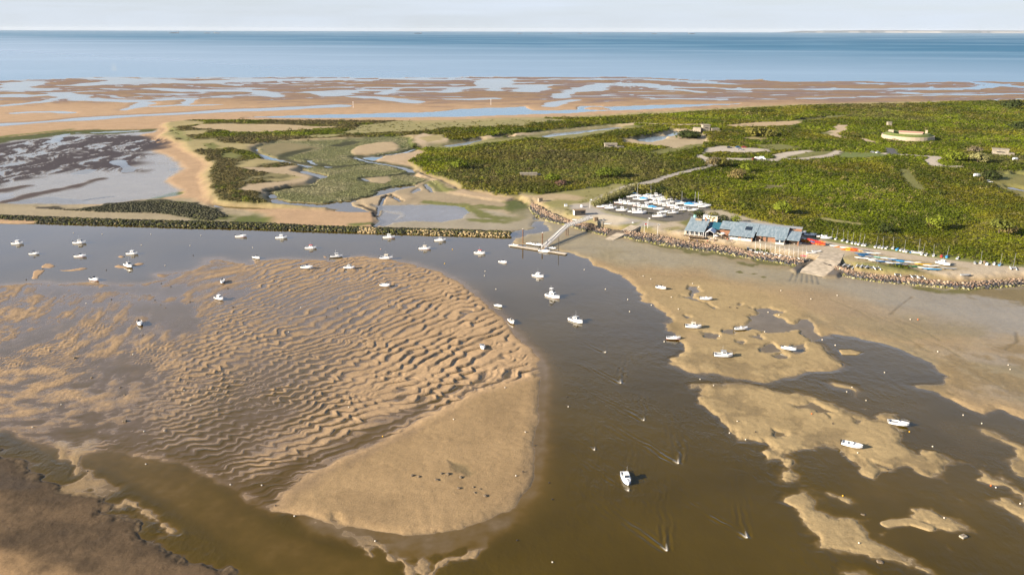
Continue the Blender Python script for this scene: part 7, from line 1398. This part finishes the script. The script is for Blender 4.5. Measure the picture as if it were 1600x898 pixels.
SHORT = {(28, 381): 'the far left cabin boat', (54, 397): 'the black canopied boat', (125, 380): 'the left pilothouse boat', (126, 401): 'the boat with tilted outboard', (207, 397): 'the cruiser above the small bank', (201, 417): 'the boat heeled on the tiny bank', (148, 438): 'the boat on the left sand tongue', (377, 370): 'the low cruiser by the wall', (440, 372): 'the thin masted boat by the wall', (486, 388): 'the boat with red dodger', (401, 404): 'the lone short masted boat', (526, 402): 'the dark bottomed heeled boat',
         (604, 405): 'the boat on the bar top', (608, 371.5): 'the boat with flag mast', (688, 376): 'the rounded cruiser', (664, 389): 'the boat below the rounded cruiser', (480, 420): 'the flat boat on the inner bar', (546, 420): 'the right boat on the inner bar', (348, 442): 'the upper open boat aground', (343, 468): 'the domed boat aground', (219, 507): 'the boat on ribbed wet sand', (602, 448): 'the heeled boat in the ripples', (750, 396): 'the red topped boat', (786, 410): 'the small cuddy boat', (779, 479): 'the slim open boat', (799, 504): 'the beige floored boat',
         (754, 545): 'the upright boat on the ripples', (841, 432): 'the boat below the jetty', (864, 464): 'the motor yacht', (900, 502): 'the cruiser with blue windscreen', (978, 749): 'the nearest boat', (1033, 453): 'the far boat on right flats', (1103, 470): 'the boat by the blue puddle', (1083, 514): 'the boat with orange fender', (1158, 515): 'the grey floored boat', (1052, 530): 'the red bottomed boat', (1130, 559): 'the pilothouse boat on the bar', (1232, 549): 'the pale blue bottomed boat', (1404, 664): 'the open decked boat by the pool', (1331, 700): 'the broad round seated boat'}
seen = {}
for a, b, c in BU:
    x, y = unproj(a, b, 0.0); g = ground(x, y)
    bp = min(BOATS, key=lambda p: (p[0] - a) ** 2 + ((p[1] - b) * 1.3) ** 2); dx, dy = a - bp[0], b - bp[1]
    side = ('right of ' if dx > 0 else 'left of ') if abs(dx) > abs(dy) * 1.3 else ('below ' if dy > 0 else 'above ')
    key = (c, side, bp); seen[key] = seen.get(key, 0) + 1; k_ = seen[key]
    bed = 'floating' if g < -.2 else 'lying on sand'
    lb = '%s%s buoy %s %s%s' % ('' if k_ == 1 else ORD[k_ - 1] + ' ', BN[c], bed, side, SHORT[bp])
    cn = {'w': 'white', 'd': 'dark', 'o': 'orange', 'y': 'yellow', 'p': 'pink'}[c]; s_ = 0.75 if b < 560 else 0.6
    put(make_buoy, (cn,), (x, y, -0.04 if g < 0 else g), (R(rng.uniform(-12, 12)), R(rng.uniform(-12, 12)), 0), lb[0].upper() + lb[1:], 'buoy', 'mooring buoys', (s_, s_, s_))
def make_stone(sd):
    r_ = np.random.default_rng(sd); bm = bmesh.new(); bmesh.ops.create_icosphere(bm, subdivisions=2, radius=1.0)
    for v in bm.verts: v.co *= 1 + .18 * math.sin(3 * v.co.x + sd) + .15 * math.sin(4 * v.co.y - sd) + r_.uniform(-.08, .08)
    me = bpy.data.meshes.new('boulder'); bm.to_mesh(me); bm.free(); return obj('boulder', me, STONE)
STONE = mat('dark_wet_stone', (0.15, 0.115, 0.075), .7, .3, var=.3, bump=.05)
STN = [(645, 744, .7, 'cluster on the smooth bank, far left'), (655, 746, .6, 'cluster on the smooth bank, second from left'), (690, 741, .55, 'cluster on the smooth bank, topmost'), (700, 741.5, .75, 'cluster on the smooth bank, right of the topmost'), (683, 751, .7, 'cluster on the smooth bank, below the topmost'), (720, 747, .7, 'cluster on the smooth bank, upper right'), (717, 764, .65, 'cluster on the smooth bank, lower middle'), (740, 762, .45, 'cluster on the smooth bank, right of lower middle'), (742, 771, .45, 'cluster on the smooth bank, lowest middle'), (758, 776, .7, 'cluster on the smooth bank, far right'), (750, 765, .4, 'cluster on the smooth bank, between the right ones'),
       (117, 559, .9, 'wet sand at left, alone'), (143, 589, .6, 'left flats below the lone stone'), (195, 657, .9, 'brown left bank, largest'), (235, 563, .6, 'ribbed sand at left'), (188, 604, .5, 'left bank above the largest stone'), (223, 523, .5, 'sand below the boat on ribs'), (1349, 802, .75, 'dark shallows right of the long lower bar'), (1375, 876, 1.0, 'lower bar near the bottom edge'), (195, 616, .5, 'left bank, small and upper'), (258, 480, .5, 'wet flats left of the domed boat'), (251, 475, .4, 'wet flats, twin of the next'), (639, 492, .45, 'ripples right of centre'), (491, 520, .4, 'ripples left of centre')]
for i, (a, b, s_, lb) in enumerate(STN):
    x, y = unproj(a, b, .2); g = ground(x, y)
    if i < 4: o = make_stone(i); _pp[('st', i)] = o
    else: o = _pp[('st', i % 4)].copy(); C.objects.link(o)
    o.location = (x, y, max(g, -.2) + s_ * .12); s_ *= 0.78; o.scale = (s_, s_ * .75, s_ * .42); o.rotation_euler = (0, 0, rng.uniform(0, 6)); tag(o, 'dark stone, ' + lb, 'stone', 'dark stones lying on the sand')
q = thing('mooring_block', 'pale square concrete block in the shallows at lower right', 'block', (*unproj(1505, 838, .1), .12), R(25)); MB().box((0, 0, 0), (1.3, 1.0, .5)).build('body', CONC, q); MB().tube((0, 0, .25), (0, 0, .45), .06).build('ring', RUST, q)
# ------------------------------------------------------------------ ships on the horizon and the far coast
SHIP = mat('ship_hull', (0.09, 0.10, 0.12), .6)
def make_ship():
    t = thing('cargo_ship', 'x', 'ship')
    MB().loft([[(-100, -14, 10), (-95, -9, 0), (-95, 9, 0), (-100, 14, 10)], [(70, -14, 10), (70, -12, 0), (70, 12, 0), (70, 14, 10)], [(100, -1, 13), (92, -1, 0), (92, 1, 0), (100, 1, 13)]], close=True).build('hull', SHIP, t)
    MB().box((-80, 0, 20), (18, 24, 22)).box((-84, 0, 36), (6, 8, 10)).build('superstructure', GREY, t); MB().box((0, 0, 14), (110, 22, 8)).build('deck_cargo', SHIP, t); return t
for i, (a, s_, lb) in enumerate([(272, 1.15, 'leftmost ship on the horizon, long and dark'), (324, .7, 'small ship on the horizon just left of a longer one'), (339, .8, 'longer ship just right of the small one on the left horizon'), (653, .95, 'single ship on the horizon left of centre'), (812, .6, 'ship at the middle of the horizon with pale end'), (861, .5, 'tiny ship right of the middle of the horizon'), (906, .55, 'left ship of a close pair right of centre'), (921, .5, 'right ship of a close pair right of centre'), (975, .4, 'faintest ship on the horizon right of centre'), (1022, .65, 'dark ship on the right half of the horizon'), (1048, .4, 'tiny ship next to the dark ship on the right horizon'), (1081, .9, 'long ship last before the far coast')]):
    x, y = unproj(a, 52.0 + 2.2 * (a / 1600), 0); k_ = y / 20000
    put(make_ship, (), (x * 1.0, y, 0), (0, 0, R(rng.uniform(-12, 12)) + (math.pi if i % 3 == 0 else 0)), lb, 'ship', 'ships on the horizon', (s_ * k_,) * 3)
cv, cf = [], []; N = 160
xs = np.linspace(11500, 34000, N); hz = 62 + 34 * sstep(11500, 16000, xs) * (1 + .12 * vnoise(xs / 900, xs * 0, 5) + .1 * vnoise(xs / 300, xs * 0, 6)) + 6 * vnoise(xs / 200, xs * 0, 8); hz = np.where(xs < 12500, hz * sstep(11300, 12500, xs), hz)
yc = 33500 - 0.03 * (xs - 11500) + 300 * vnoise(xs / 1500, xs * 0, 9)
V_ = np.concatenate([np.c_[xs, yc, xs * 0 - 2], np.c_[xs, yc + 60, hz * .55], np.c_[xs, yc + 160, hz * .92], np.c_[xs, yc + 2500, hz * 1.02], np.c_[xs, yc + 4000, xs * 0 - 2]])
F_ = np.array([(k_ * N + i, k_ * N + i + 1, (k_ + 1) * N + i + 1, (k_ + 1) * N + i) for k_ in range(4) for i in range(N - 1)])
n_ = vnoise(xs / 250, xs * 0, 12)[:, None]; cl = np.where(n_ > -.1, np.array((0.30, 0.29, 0.28)), np.array((.13, .15, .17))); gr = np.tile(np.array((.11, .13, .15)), (N, 1))  # haze put into the coast colours: cliffs dulled, land turned bluish
o = obj('far_hills', mesh_np('far_hills', V_, F_, np.concatenate([cl, cl, gr, gr, gr]), True), mat_tint('far_land', .95, .1)); o['kind'] = 'structure'; o['label'] = 'distant chalk coast across the bay at right'

# ------------------------------------------------------------------ sea air
hz_ = MB().box((0, 15500, 64), (110000, 46000, 140)).build('haze', None); hz_['kind'] = 'stuff'; hz_['label'] = 'thin sea haze'
m, nt = new_mat('haze'); k = NT(nt); k.n('ShaderNodeOutputMaterial', {'Volume': k.n('ShaderNodeVolumePrincipled', {'Color': (0.80, 0.88, 0.97, 1), 'Density': 1.1e-5, 'Anisotropy': 0.0}).outputs[0]}); hz_.data.materials.append(m)
for l_ in [o_.get('label', '') for o_ in C.objects]:
    if len(l_.split()) > 16: print('LONG', l_)
